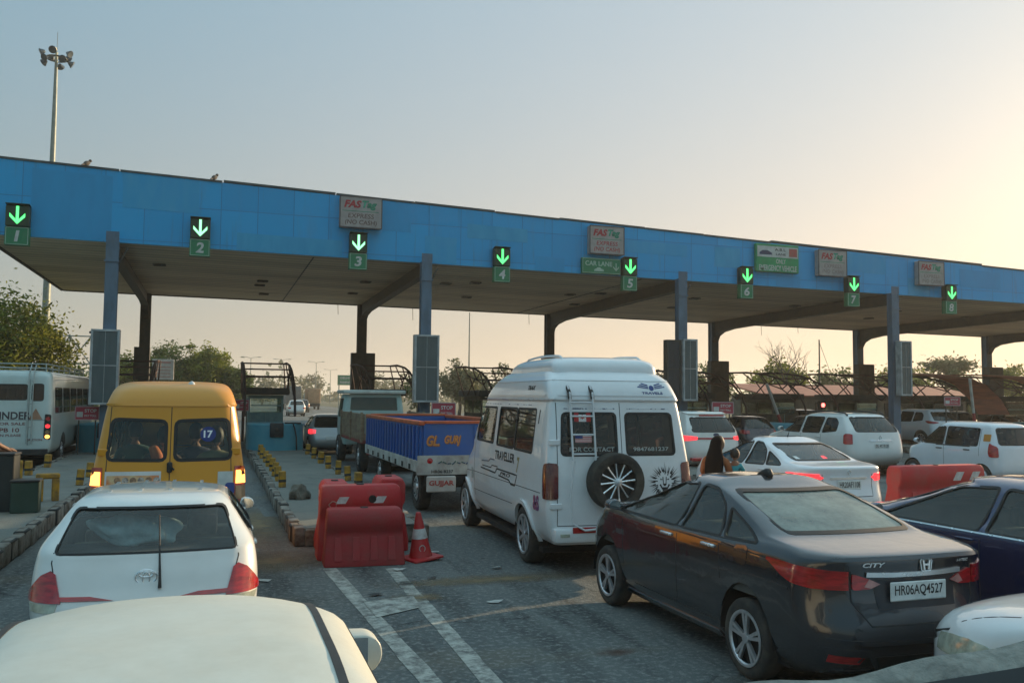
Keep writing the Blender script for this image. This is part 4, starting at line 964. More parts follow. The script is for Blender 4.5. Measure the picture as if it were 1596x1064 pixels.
# --- white hatchback in front (rear seen, lane 2)
WH = paint('white_hatch_paint', (.70, .71, .69), .22)
lamp = [(.82, .655), (.60, .662), (.665, .855), (.70, .875), (.785, .80)]
t, sk = car('white_hatchback', 'white hatchback with red corner lamps and one black rear wiper, behind the yellow van', (-.46, 7.22, 0), 0,
  dict(L=[(z if z < 1 else 1+(z-1)*.77, a, b, w_, r1, r2) for z, a, b, w_, r1, r2 in HATCH], paint=WH, glass=GLASSL, rear_glass=GLASSL, side=[[(y, 1+(z-1)*.77) for y, z in p] for p in HSIDE], rear=[[(-.665, .985), (.665, .985), (.56, 1.295), (-.56, 1.295)]], front=[[(-.66, 1.07), (.66, 1.08), (.55, 1.33), (-.55, 1.33)]], rr=.05, seal=.005,
       wheel=(.295, .175), axles=(.62, 3.08), style='steel', seats=[(1.15, .45, .93), (2.0, .45, .93)], seat_m=CLOTHB, mirror=(2.72, 1.0), corner_lamps=[((.42, .55), [(19, .655, .665), (30, .655, .85), (36, .655, .875), (46, .655, .84), (60, .66, .73), (67, .67, .69)], REDLAMP, .012)],
       seams=[('y', -1, [(-.63, .42), (-.60, .67), (-.67, .93), (-.66, 1.0)]), ('y', -1, [(.63, .42), (.60, .67), (.67, .93), (.66, 1.0)]), ('y', -1, [(-.63, .42), (.63, .42)]), ('x', 1, [(1.94, .4), (1.94, 1.27)]), ('x', -1, [(1.94, .4), (1.94, 1.27)])],
       handles=[(1.25, .88), (2.1, .88)], plate=(.56, 'HR 26', .34)))
for s in (-1, 1):
    plate_part(t, sk, 'reflector_strip', 'y', -1, [(s*.60, .668), (s*.60, .700), (s*.38, .698), (s*.22, .668)], REDLAMP, .008)
    plate_part(t, sk, 'reversing_lamp', 'y', -1, [(s*.81, .645), (s*.60, .65), (s*.615, .59), (s*.79, .59)], CLEARLAMP, .008)
emblem(t, sk, .82, .075)
b = B(); p, n, _ = sk.at('y', -1, (.10, .77)); q, n, _ = sk.at('y', -1, (.075, 1.13))
tube(b, [(.10, p.y-.03, .74), (.10, p.y-.035, .80), (.085, (p.y+q.y)/2-.02, 1.0), (.07, q.y-.02, 1.26)], [.014, .011, .006, .004], 8)
obj('rear_wiper', b, BLACKPL, t, True)
for x in (-.36, -.12, .12, .36):
    b = B(); bar(b, (x, .95, 1.389 if abs(x) < .2 else 1.380), (x, 1.75, 1.394 if abs(x) < .2 else 1.384), .03, .012); obj('roof_rib', b, WH, t)
# parcel on the rear shelf
bm = B(); bmesh.ops.create_icosphere(bm, subdivisions=4, radius=.2)
r2 = random.Random(4)
for v in bm.verts:
    n = math.sin(v.co.x*31+v.co.z*17)*.03+math.sin(v.co.y*43+v.co.x*23)*.025; v.co = Vector((v.co.x*1.7, v.co.y*.6, v.co.z*.62))*(1+n*4)
    v.co.z += .12*max(0, -v.co.x)
bag = obj('plastic_bag', bm, mat('pale_blue_plastic', (.62, .78, .82), .3, col2=(.42, .58, .62), vscale=9, bump=1.0, bscale=11), None, True, 60, loc=(-.58, 8.02, 1.07))
tag(bag, 'crumpled pale blue plastic bag on the rear shelf of the white hatchback', 'bag')
b = B(); box(b, (-.70, .38, .93), (.70, .98, .955), .01); obj('parcel_shelf', b, CLOTH, t)

# --- white car right below the camera: its roof and mirrors
WN = paint('cream_white_paint', (.60, .62, .56), .42, .42, coat=.45, crough=.28)
NEARL = [(z, a, b, w_*.925, r1, r2_) for z, a, b, w_, r1, r2_ in HATCH]
NEARL = [(z*1.02, a*(1 if z < 1.3 else 1), (b if z < 1.2 else b+.05), (w_ if z < 1.3 else w_*1.0), r1, r2_) for z, a, b, w_, r1, r2_ in NEARL]
t, sk = car('white_small_car', 'white small car seen from above, its cream roof filling the bottom left of the picture', (-.12, 1.33, 0), 0,
  dict(L=NEARL, paint=WN, side=HSIDE, rear=[[(-.58, 1.02), (.58, 1.02), (.49, 1.395), (-.49, 1.395)]], front=[[(-.60, 1.10), (.60, 1.10), (.50, 1.37), (-.50, 1.37)]],
       wheel=(.28, .165), axles=(.62, 3.0), style='steel', seats=SEATS, seams=[], sub=4))
for s in (-1, 1):
    b = B(); pts = []
    for i in range(15):
        y = .78+i*(2.02-.78)/14; h = sk.at('z', 1, (s*.435, y)); pts.append(h[0]+Vector((0, 0, .002)))
    for i in range(len(pts)-1): bar(b, pts[i], pts[i+1], .022, .006)
    obj('roof_channel', b, BLACKPL, t)
    x0 = s*.625; b = B()
    e = [(.01, .0), (.12, -.02), (.20, -.005), (.235, .05), (.225, .115), (.18, .15), (.07, .155), (.01, .12)]
    e = rounded(e, .05, 4); prism(b, [(x0+s*u, .99+v) for u, v in e], 'y', 2.66, 2.80, .006); bar(b, (x0-s*.05, 2.75, 1.0), (x0+s*.06, 2.73, 1.02), .06, .045)
    bmesh.ops.recalc_face_normals(b, faces=b.faces)
    mo = obj('door_mirror', b, WN, t, True, 50)
    b = B(); prism(b, [(x0+s*(.12+(u-.12)*.93), .99+.068+(v-.068)*.91) for u, v in e], 'y', 2.655, 2.657); M_ = Matrix.Translation((x0+s*.12, 2.652, 1.058)); b.transform(M_@Matrix.Rotation(R(s*6), 4, 'Z')@M_.inverted()); obj('mirror_glass', b, MIRROR, mo)

# --- dark sedan
NV = paint('dark_blue_grey_paint', (.024, .029, .038), .07, .18, .35, (.20, .17, .12))
ta = [(.80, .905), (.55, .905), (.545, .765), (.78, .775)]
tb = [(.53, .885), (.40, .845), (.31, .805), (.40, .772), (.53, .768)]
tx = [(.30, .785), (.42, .80), (.66, .90), (.42, .912), (.30, .905)]
SL = [(z, a*.98, b, w_, r1, r2_) for z, a, b, w_, r1, r2_ in SEDAN]
t, sk = car('dark_blue_sedan', 'dark blue-grey sedan with red wraparound lamps, a chrome boot bar and a shark-fin aerial', (4.86, 5.17, 0), 0,
  dict(L=SL, paint=NV, glass=glass('sedan_side_glass', (.55, .66, .63), .05), rear_glass=GLASSDUSTSKY, side=SSIDE, rear=[[(-.60, 1.105), (.60, 1.105), (.535, 1.395), (-.535, 1.395)]], rr=.06,
       front=[[(-.62, 1.13), (.62, 1.13), (.53, 1.40), (-.53, 1.40)]], wheel=(.312, .185), axles=(1.02, 3.63), style='alloy', seats=[(1.35, .45, .95), (2.2, .45, .98)], mirror=(3.28, .985), handle_m=CHROME,
       lamps=both_y(tb, REDLAMP, .016), corner_lamps=[((.45, .62), [(12, .768, .90), (28, .768, .905), (42, .768, .912), (60, .785, .918), (76, .82, .92), (96, .885, .92), (104, .90, .918)], REDLAMP, .014)],
       seams=[('y', -1, [(-.54, .90), (-.54, .70), (-.42, .575), (.42, .575), (.54, .70), (.54, .90)]), ('y', -1, [(-.62, 1.0), (.62, 1.0)])]+[('x', s, q) for s in (-1, 1) for q in
              ([(2.09, .36), (2.09, .98)], [(3.22, .42), (3.26, .96)], [(1.36, .66), (1.40, .98)], [(2.98, .36), (1.4, .36)], [(.55, .90), (1.36, .93)])],
       handles=[(1.55, .88), (2.28, .87)]))
trim(t, sk, 'bumper_crease', 'y', -1, [(-.72, .50), (-.4, .485), (.4, .485), (.72, .50)], .022, NV, .012, .02); trim(t, sk, 'chrome_bar', 'y', -1, [(-.42, .875), (-.2, .868), (.2, .868), (.42, .875)], .034, CHROME, .014, .02)
obj('crease', strip(sk, 'x', -1, [(3.75, .80), (2.6, .815), (1.5, .83), (.62, .855)], .012, .006, .012), NV, t, True); obj('crease', strip(sk, 'x', 1, [(3.75, .80), (2.6, .815), (1.5, .83), (.62, .855)], .012, .006, .012), NV, t, True)
for s in (-1, 1):
    plate_part(t, sk, 'bumper_lamp', 'y', -1, [(s*.70, .355), (s*.50, .345), (s*.48, .395), (s*.70, .41)], REDLAMP, .006)
    trim(t, sk, 'bumper_trim', 'y', -1, [(s*.76, .44), (s*.45, .43), (s*.34, .30), (s*.66, .27)], .04, NV, .012, .02)
    trim(t, sk, 'sill_moulding', 'x', s, [(1.45, .245), (3.2, .245)], .05, NV, .012, .02)
    plate_part(t, sk, 'fuel_flap', 'x', -1, rounded([(.98, .80), (1.16, .80), (1.16, .96), (.98, .96)], .04), NV, .004, .006) if s < 0 else None
    trim(t, sk, 'chrome_window_line', 'x', s, [(.98, .99), (1.36, .972), (3.3, .955)], .012, BLACKPL, .004, .008)
plate_part(t, sk, 'lower_bumper', 'y', -1, [(-.64, .22), (.64, .22), (.50, .40), (-.50, .40)], BLACKPL, .006)
plate_part(t, sk, 'plate_recess', 'y', -1, [(-.34, .66), (.34, .66), (.37, .84), (-.37, .84)], mat('dark_recess', (.018, .022, .03), .4, var=.3), .003)
p, n, _ = sk.at('y', -1, (0, .76)); b = B(); box(b, (-.25, p.y-.03, .70), (.25, p.y-.018, .82), .006); o = obj('number_plate', b, PLATE, t)
text_flat('plate_lettering', 'HR06AQ4527', .43, .075, INK, o, (0, p.y-.0325, .76), bold=.012)
emblem(t, sk, .932, .052, .08, 'square_h')
for s in (-1, 1): plate_part(t, sk, 'reversing_lamp', 'y', -1, [(s*.40, .845), (s*.315, .807), (s*.39, .778), (s*.44, .79)], mat('pink_clear_lamp', (.50, .22, .20), .12, coat=1, var=.4, vscale=14), .020, .01)
trim(t, sk, 'boot_lip', 'y', -1, [(-.66, .985), (-.3, .993), (.3, .993), (.66, .985)], .022, NV, .016, .025)
obj('shoulder_crease', strip(sk, 'x', -1, [(1.5, .70), (.9, .745), (.45, .74)], .014, .005, .01), NV, t, True)
text_on(sk, 'boot_lettering', 'CITY', 'y', -1, (-.36, .945), .18, .038, mat('badge_silver', (.72, .74, .75), .35, .3, var=.1), t, .03, .2, .006)
text_on(sk, 'boot_lettering', 'i-VTEC', 'y', -1, (.45, .945), .12, .024, MATS['badge_silver'], t, .03, .2, .006)
b = B(); h = sk.at('z', 1, (0, 1.98))[0]; q = [(1.82, h.z-.01), (2.06, h.z-.01), (1.97, h.z+.035), (1.89, h.z+.065), (1.86, h.z+.06)]
prism(b, q, 'x', -.028, .028, .012); obj('shark_fin_aerial', b, BLACKPL, t, True, 50); warp(t, SHOULDER)

# --- navy hatchback at the right edge
NB = paint('navy_paint', (.010, .022, .085), .05, .2, .3, (.20, .17, .13))
t, sk = car('navy_car', 'dark navy car at the right edge of the picture, nose hidden behind the dark sedan', (7.32, 4.12, 0), 0,
  dict(L=[(z*1.0, a, b*1.06, w_*1.03, r1, r2_) for z, a, b, w_, r1, r2_ in SEDAN], paint=NB, glass=glass('navy_side_glass', (.45, .55, .55), .05), side=[SSIDE[0], [(2.05, .965), (1.12, .985), (1.32, 1.14), (1.56, 1.29), (1.76, 1.395), (2.01, 1.415)]], rear=[[(-.60, 1.105), (.60, 1.105), (.535, 1.395), (-.535, 1.395)]], front=[[(-.62, 1.13), (.62, 1.13), (.53, 1.40), (-.53, 1.40)]],
       wheel=(.31, .19), axles=(1.0, 3.7), style='multi', seats=SEATS, mirror=(3.3, 1.0), corner_lamps=[((.45, .62), [(12, .768, .90), (42, .768, .912), (76, .82, .92), (100, .885, .92)], REDLAMP, .014)], handles=[(1.5, .88), (2.25, .88)],
       seams=[('x', s, q) for s in (-1, 1) for q in ([(2.09, .36), (2.09, .98)], [(3.22, .42), (3.26, .96)])]))
for s in (-1, 1): trim(t, sk, 'chrome_window_line', 'x', s, [(1.08, .97), (1.36, .955), (3.3, .95)], .016, CHROME, .006, .01)

warp(t, SHOULDER)
# --- white hatch nosing in from the bottom right corner
WB = paint('grey_white_paint', (.66, .69, .71), .22)
t, sk = car('white_merging_car', 'white car nosing in at the bottom right corner, only bonnet and headlamp visible', (5.88, 1.28, 0), R(15),
  dict(L=HATCH, paint=WB, side=HSIDE, rear=[[(-.64, 1.02), (.64, 1.02), (.545, 1.395), (-.545, 1.395)]], front=[[(-.66, 1.10), (.66, 1.10), (.55, 1.38), (-.55, 1.38)]], wheel=(.295, .175), axles=(.62, 3.08), style='steel', seats=SEATS,
       seams=[('z', 1, [(-.66, 3.0), (-.62, 3.55), (-.45, 3.66)]), ('z', 1, [(.66, 3.0), (.62, 3.55), (.45, 3.66)])]))
for s in (-1, 1):
    obj('headlamp', corner_patch(sk, s, (.35, 3.0), [(98, .74, .76), (106, .70, .78), (122, .67, .79), (140, .655, .775), (156, .65, .75)], .012), CLEARLAMP, t, True, 40)
    trim(t, sk, 'bumper_gap', 'x', s, [(2.95, .62), (3.3, .63)], .01, SEAL, .002, .004)

# --- yellow van
YV = paint('yellow_van_paint', (.60, .245, .002), .05, .40, 0, (.26, .15, .03), coat=.35, crough=.2)
VAN = [(.30, .10, 4.3, .76, .12, .3), (.42, .03, 4.45, .82, .12, .4), (.58, .0, 4.52, .845, .13, .4), (.85, .0, 4.55, .85, .14, .4), (1.10, .02, 4.45, .845, .14, .4), (1.30, .05, 4.1, .83, .15, .4), (1.50, .085, 3.75, .80, .16, .35),
       (1.75, .13, 3.45, .765, .17, .3), (1.95, .17, 3.2, .735, .18, .3), (2.06, .19, 3.1, .715, .18, .3), (2.08, .20, 3.05, .725, .18, .3), (2.16, .24, 2.95, .70, .2, .3), (2.25, .33, 2.85, .665, .22, .3), (2.315, .48, 2.7, .61, .26, .3), (2.345, .7, 2.5, .52, .25, .25), (2.36, 1.0, 2.3, .35, .2, .2)]
yw = [(-.70, 1.36), (-.07, 1.375), (-.07, 1.83), (-.64, 1.80)]
yw = [(-.665, 1.455), (-.06, 1.445), (-.06, 1.88), (-.625, 1.90)]
t, sk = car('yellow_van', 'yellow minibus with two rear windows, a round 17 sticker and lit amber lamps', (-.48, 10.95, 0), 0,
  dict(L=VAN, paint=YV, bow=(.05, .25), taper=(.0, .06), glass=GLASSL, rear_glass=GLASSL, rear=[yw, mir(yw)], rr=.06, wr=.05, seal=.028,
       side=[[(3.55, 1.38), (2.75, 1.36), (2.72, 1.88), (3.2, 1.86)], [(2.6, 1.36), (1.55, 1.36), (1.55, 1.88), (2.6, 1.88)], [(1.4, 1.36), (.5, 1.36), (.5, 1.86), (1.4, 1.88)]], front=[[(-.66, 1.40), (.66, 1.40), (.58, 1.95), (-.58, 1.95)]],
       wheel=(.31, .19), axles=(.95, 3.55), style='steel', lining_m=mat('van_lining', (.34, .38, .36), .9, var=.3), lining_z=.8, seams=[('y', -1, [(0, .55), (0, 2.05)]), ('y', -1, [(-.70, .55), (-.655, 2.05)]), ('y', -1, [(.70, .55), (.655, 2.05)]), ('y', -1, [(-.70, .56), (.70, .56)])]))
trim(t, sk, 'gutter', 'y', -1, [(-.69, 2.07), (.69, 2.07)], .022, YV, .012, .02)
for s in (-1, 1):
    trim(t, sk, 'gutter', 'x', s, [(.25, 2.07), (3.0, 2.07)], .022, YV, .012, .02)
    for z in (1.53, .75): hs = B(); p, n, _ = sk.at('y', -1, (s*.72, z)); box(hs, (s*.72-.055, p.y-.02, z-.04), (s*.72+.055, p.y+.01, z+.04), .008); obj('door_hinge', hs, YV, t)
    plate_part(t, sk, 'lamp_housing', 'y', -1, [(s*.84, .66), (s*.715, .66), (s*.715, 1.36), (s*.83, 1.36)], mat('lamp_surround', (.36, .05, .03), .3, coat=.6, var=.4), .010, .02)
    plate_part(t, sk, 'indicator_lamp', 'y', -1, [(s*.825, 1.16), (s*.73, 1.16), (s*.73, 1.31), (s*.818, 1.31)], AMBERLIT, .020, .01)
    plate_part(t, sk, 'reversing_lamp', 'y', -1, [(s*.825, .98), (s*.73, .98), (s*.73, 1.13), (s*.825, 1.13)], mat('dull_lamp', (.30, .18, .09), .2, coat=1, var=.4), .020, .01)
    plate_part(t, sk, 'brake_lamp', 'y', -1, [(s*.825, .69), (s*.73, .69), (s*.73, .93), (s*.825, .93)], REDLAMP, .020, .01)
p, n, _ = sk.at('y', -1, (0, 1.36)); b = B(); box(b, (-.03, p.y-.045, 1.30), (.03, p.y+.005, 1.42), .012); bar(b, (0, p.y-.04, 1.38), (.05, p.y-.05, 1.33), .02, .02); obj('door_lock', b, BLACKPL, t)
plate_part(t, sk, 'white_patch', 'y', -1, [(.53, .95), (.70, .95), (.70, 1.30), (.53, 1.30)], mat('dirty_white', (.48, .50, .48), .5, var=.4), .005, .004)
plate_part(t, sk, 'blue_sticker', 'y', -1, rounded([(.60, 1.06), (.72, 1.04), (.72, 1.17), (.62, 1.17)], .03), mat('blue_vinyl', (.02, .05, .22), .4, var=.2), .010, .004)
# election-style strip: a row of small round portraits without likeness on an orange band
po = plate_part(t, sk, 'poster', 'y', -1, [(-.685, 1.05), (-.09, 1.05), (-.09, 1.315), (-.685, 1.315)], mat('poster_white', (.62, .60, .58), .5, var=.2), .005, .004)
obj('poster_band', patch(sk, 'y', -1, [(-.665, 1.09), (-.11, 1.09), (-.11, 1.27), (-.665, 1.27)], .008, .003, .07), mat('poster_orange', (.62, .20, .07), .5, col2=(.60, .45, .25), vscale=7), po)
bmp = B()
for i in range(6): patch(sk, 'y', -1, circ(-.55+i*.083, 1.215, .036, 14), .011, .002, .05, bmp, i % 2)
obj('poster_portrait', bmp, [mat('portrait_tan', (.36, .19, .10), .6, col2=(.08, .05, .04), vscale=30), mat('portrait_pale', (.55, .48, .42), .6, col2=(.14, .09, .07), vscale=30)], po)
text_on(sk, 'poster_lettering', 'CELEBRATE', 'y', -1, (-.34, 1.13), .26, .035, mat('poster_red', (.5, .03, .03), .5, var=.2), po, .02, .25, .012)
text_on(sk, 'rear_lettering', 'Citiline', 'y', -1, (.17, 1.17), .24, .05, INK, t, .03, .25, .006)
st = obj('number_sticker', patch(sk, 'y', -1, circ(.41, 1.735, .088, 24), .000, .003, .06), mat('navy_vinyl', (.015, .03, .16), .35, var=.2), t)
text_on(sk, 'sticker_number', '17', 'y', -1, (.41, 1.735), .10, .085, mat('white_vinyl', (.8, .8, .8), .4, var=.1), st, .03, 0, .002)
b = B(); box(b, (-.74, -.06, .40), (.74, .05, .56), .03, seg=2); obj('rear_bumper', b, YV, t, True)
b = B(); lathe(b, [(.05, 0), (.035, .05), (.01, .07), (.002, .072)], 12, 'z', center=(.20, .55, 2.29)); obj('roof_vent', b, mat('pale_vent', (.6, .62, .6), .5, var=.2), t, True)
obj('seats', seats_bm([(.75, .7, 1.38), (1.7, .7, 1.38), (2.6, .7, 1.40)], .82, head=False), mat('grey_green_seat', (.13, .19, .18), .8, var=.3, vscale=6), t, True, 40)

# --- white traveller minibus
WT = paint('white_minibus_paint', (.72, .74, .76), .22)
TRV = [(.38, .05, 5.0, .86, .10, .3), (.50, .0, 5.25, .94, .12, .35), (.72, .0, 5.38, .985, .09, .4), (.95, .02, 5.40, .995, .09, .4), (1.15, .03, 5.28, .995, .09, .4), (1.35, .05, 4.95, .985, .09, .4), (1.55, .075, 4.62, .965, .10, .35),
       (1.80, .115, 4.36, .935, .10, .3), (2.05, .155, 4.10, .905, .11, .3), (2.16, .175, 4.0, .885, .11, .3), (2.18, .165, 3.96, .90, .11, .3), (2.30, .20, 3.82, .885, .18, .35), (2.42, .28, 3.6, .85, .20, .4), (2.51, .40, 3.4, .79, .24, .4), (2.555, .50, 3.3, .73, .26, .4), (2.575, .66, 3.1, .64, .26, .3), (2.585, 1.2, 2.6, .3, .2, .2)]
rw1 = [(.10, 1.49), (.76, 1.49), (.735, 2.00), (.10, 2.00)]; rw2 = [(-.78, 1.49), (-.05, 1.49), (-.05, 2.0), (-.75, 2.0)]
t, sk = car('white_minibus', 'white high-roof minibus with a spare wheel and ladder on its rear doors', (4.90, 10.22, 0), R(-2.4),
  dict(L=[(z, a, (b-.38 if z < 1.5 else b-.12), w_, r1, r2) for z, a, b, w_, r1, r2 in TRV], paint=WT, bow=(.03, .25), taper=(.0, .05), glass=GLASSL, rear_glass=GLASSD, rear=[rw1, rw2], rr=.05, seal=.022,
       side=[[(4.50, 1.55), (3.98, 1.52), (3.96, 2.02), (4.12, 2.02)], [(3.80, 1.52), (2.72, 1.51), (2.72, 2.04), (3.80, 2.04)], [(2.52, 1.50), (1.62, 1.49), (1.62, 2.04), (2.52, 2.04)], [(1.58, 1.49), (.74, 1.48), (.74, 2.04), (1.58, 2.04)]], wr=.04,
       front=[[(-.82, 1.5), (.82, 1.5), (.76, 2.05), (-.76, 2.05)]], wheel=(.375, .24), axles=(1.10, 4.55), style='alloy8', tuck=.02, arch=1.13, lining_m=mat('minibus_lining', (.42, .40, .36), .9, var=.3), lining_z=.9,
       seams=[('y', -1, [(.02, .62), (.02, 2.14)]), ('y', -1, [(-.86, .62), (-.83, 2.14)]), ('x', -1, [(3.87, .60), (3.87, 2.12)]), ('x', -1, [(.3, 1.0), (3.87, .99), (5.1, .95)]), ('x', -1, [(1.6, .72), (3.9, .70)]), ('x', 1, [(3.87, .60), (3.87, 2.12)]), ('y', -1, [(-.86, .62), (.86, .62)])]))
obj('seats', seats_bm([(.6, .7, 1.55), (1.5, .7, 1.55), (2.4, .7, 1.55), (3.3, .7, 1.55)], .9, head=False), mat('minibus_seat', (.16, .14, .13), .85, col2=(.32, .05, .05), vscale=3), t, True, 40)
# raised roof pod
for z in (2.235, 2.43): trim(t, sk, 'roof_rib', 'y', -1, [(-.80, z), (.80, z)], .018, WT, .009, .015)
for s in (-1, 1):
    for z in (2.235, 2.43): trim(t, sk, 'roof_rib', 'x', s, [(.38, z), (3.3, z)], .018, WT, .009, .015)
pod = hull([(2.53, .46, 3.2, .74, .16, .4), (2.63, .48, 3.0, .73, .16, .4), (2.70, .56, 2.8, .68, .2, .4), (2.74, .74, 2.5, .58, .25, .3), (2.76, 1.0, 2.2, .40, .2, .2)], (.02, .1), (0, .1))
obj('roof_pod', pod, WT, t, True, 50)
for s in (-1, 1):
    b = B(); pts = [Vector((s*.56, .62+i*.2, 2.745+.035*math.sin(math.pi*i/9))) for i in range(10)]; pts[0].z -= .06; pts[-1].z -= .06; tube(b, pts, .016, 8); obj('roof_rail', b, WT, t, True)
    trim(t, sk, 'gutter', 'x', s, [(.22, 2.17), (3.95, 2.17)], .02, WT, .012, .02)
    trim(t, sk, 'window_frieze', 'x', s, [(.8, 2.10), (3.9, 2.10)], .012, mat('blue_frieze', (.03, .05, .12), .5, col2=(.6, .62, .64), vscale=14, thresh=(.45, .5)), .003, .004)
    obj('tail_lamp', corner_patch(sk, s, (.80, .22), [(14, .96, 1.35), (22, .94, 1.38), (50, .94, 1.39), (74, .95, 1.37), (80, .99, 1.32)], .014), mat('dark_red_lamp', (.13, .008, .010), .12, coat=1, var=.5, vscale=5), t, True, 40)
    # flared arches
    for yc in (1.10, 4.55):
        b = B(); R0 = .375*1.15; k = 16; P = [(yc+R0*math.cos(math.pi*i/k*1.06-.03*math.pi), .38+R0*math.sin(math.pi*i/k*1.06-.03*math.pi)) for i in range(k+1)]
        strip(sk, 'x', s, P, .055, .03, .05, b); obj('arch_flare', b, WT, t, True, 50)
trim(t, sk, 'gutter', 'y', -1, [(-.85, 2.17), (.85, 2.17)], .02, WT, .012, .02)
trim(t, sk, 'window_frieze', 'y', -1, [(-.74, 2.065), (-.05, 2.065)], .014, MATS['blue_frieze'], .003, .004); trim(t, sk, 'window_frieze', 'y', -1, [(.12, 2.065), (.72, 2.065)], .014, MATS['blue_frieze'], .003, .004)
# bumper
b = B(); box(b, (-.93, -.10, .42), (.93, .10, .60), .04, seg=2); bp = obj('rear_bumper', b, WT, t, True)
b = B(); box(b, (-.70, -.108, .545), (.45, -.096, .615), .002); obj('reflector_strip', b, mat('red_reflector', (.42, .02, .02), .3, var=.3, vscale=12), bp)
b = B(); box(b, (-.86, -.109, .50), (-.74, -.097, .54), .002); obj('bumper_lamp', b, CLEARLAMP, bp)
# spare wheel
sp = empty('spare_wheel', (-.12, -.07, 1.16)); sp.parent = t
b = B(); r0 = .36; lathe(b, [(.24, -.09), (.30, -.115), (.345, -.10), (r0, -.06), (r0, .10), (.3, .12), (.02, .12)], 40, 'y', caps=False); tyre = obj('tyre', b, RUBBER, sp, True, 50)
b = B(); lathe(b, [(.255, -.06), (.235, -.02), (.004, -.015)], 40, 'y', caps=False); obj('rim_dish', b, BLACKPL, sp, True)
b = B()
for i in range(12):
    a = 2*math.pi*i/12+.1; c, s_ = math.cos(a), math.sin(a)
    tube(b, [(c*.05, -.062, s_*.05), (c*.19, -.05, s_*.19), (c*.235, -.055, s_*.235)], [.012, .011, .016], 6)
lathe(b, [(.055, -.05), (.05, -.085), (.02, -.095), (.002, -.096)], 16, 'y'); obj('spare_rim', b, CHROME, sp, True)
# ladder
b = B(); lx = (-.66, -.36)
for x in lx:
    q = [sk.at('y', -1, (x, z))[0] for z in (1.42, 1.6, 1.9, 2.14)]
    tube(b, [(x, v.y-.06, v.z) for v in q]+[(x, q[-1].y-.05, 2.25), (x, q[-1].y+.06, 2.36)], .014, 8)
for z in (1.50, 1.74, 1.97, 2.14):
    v = sk.at('y', -1, (-.5, z))[0]; tube(b, [(lx[0], v.y-.06, z), (lx[1], v.y-.06, z)], .012, 8)
q = [(-.66, -.05, 1.42), (-.72, -.06, 1.0), (-.70, -.09, .66), (-.55, -.13, .58), (-.3, -.14, .60)]
tube(b, q, .014, 8); obj('ladder', b, mat('white_tube', (.62, .64, .66), .35, var=.15), t, True)
for x in lx:
    v = sk.at('y', -1, (x, 2.27))[0]; b = B(); tube(b, [(x, v.y-.06, 2.19), (x, v.y-.035, 2.27), (x, v.y+.05, 2.34)], .026, 8); obj('ladder_grip', b, BLACKPL, t, True)
for z in (1.64, .86): b = B(); p, n, _ = sk.at('y', -1, (-.87, z)); box(b, (-.955, p.y-.025, z-.035), (-.80, p.y+.005, z+.035), .008); obj('door_hinge', b, WT, t)
p, n, _ = sk.at('y', -1, (.17, 1.30)); b = B(); bar(b, (.06, p.y-.02, 1.31), (.26, p.y-.03, 1.295), .03, .045); lathe(b, [(.035, 0), (.03, -.04), (.004, -.045)], 14, 'y', center=(.20, p.y, 1.30)); obj('door_handle', b, BLACKPL, t, True)
# stickers and lettering
WV = mat('white_vinyl', (.8, .8, .8), .4, var=.1); RV = mat('red_vinyl', (.5, .03, .035), .4, var=.15); BV = mat('blue_vinyl', (.02, .05, .22), .4, var=.2); GV = mat('grey_vinyl', (.34, .37, .36), .5, var=.2)
def flat_sticker(name, poly, m, off): return plate_part(t, sk, name, 'y', -1, poly, m, off, .002, False)
f1 = flat_sticker('flag_sticker', [(-.60, 1.90), (-.38, 1.90), (-.38, 2.01), (-.60, 2.01)], WV, .002)
for xa in (-.60, -.44): obj('flag_band', patch(sk, 'y', -1, [(xa, 1.90), (xa+.06, 1.90), (xa+.06, 2.01), (xa, 2.01)], .004, .002, .1), RV, f1)
ml = [(0, -.03), (.008, -.012), (.03, -.015), (.022, 0), (.032, .012), (.014, .012), (.012, .026), (0, .036), (-.012, .026), (-.014, .012), (-.032, .012), (-.022, 0), (-.03, -.015), (-.008, -.012)]
obj('flag_leaf', patch(sk, 'y', -1, [(-.49+a, 1.955+c) for a, c in ml], .004, .002, .5), RV, f1)
f2 = flat_sticker('flag_sticker', [(-.60, 1.64), (-.38, 1.64), (-.38, 1.74), (-.60, 1.74)], WV, .002)
bs_ = B()
for i in range(4): patch(sk, 'y', -1, [(-.60, 1.645+i*.026), (-.38, 1.645+i*.026), (-.38, 1.658+i*.026), (-.60, 1.658+i*.026)], .004, .002, .2, bs_)
obj('flag_stripe', bs_, RV, f2); obj('flag_canton', patch(sk, 'y', -1, [(-.60, 1.69), (-.50, 1.69), (-.50, 1.74), (-.60, 1.74)], .007, .002, .2), BV, f2)
text_on(sk, 'window_lettering', 'FOR CONTACT', 'y', -1, (-.38, 1.555), .60, .055, GV, t, .02, 0, .001)
text_on(sk, 'window_lettering', '9847681237', 'y', -1, (.43, 1.555), .50, .05, GV, t, .02, 0, .001)
text_on(sk, 'side_lettering', 'TRAVELLER', 'x', -1, (2.02, 1.345), 1.05, .13, INK, t, .03, 0, .003)
text_on(sk, 'side_lettering', '7', 'x', -1, (1.32, 1.27), .13, .22, mat('ochre_vinyl', (.30, .24, .10), .5, var=.2), t, .03, .2, .003)
text_on(sk, 'roof_lettering', 'TRAX', 'x', -1, (1.05, 2.33), .34, .06, INK, t, .05, .3, .003)
trim(t, sk, 'side_stripe', 'x', -1, [(3.3, 1.13), (2.75, 1.13), (2.7, 1.17), (2.35, 1.17)], .014, INK, .003, .004); trim(t, sk, 'side_stripe', 'x', -1, [(3.4, 1.09), (2.5, 1.07), (2.4, 1.14), (1.35, 1.13), (1.45, .98), (1.65, .98), (1.75, 1.03), (2.3, 1.05)], .022, INK, .003, .004)
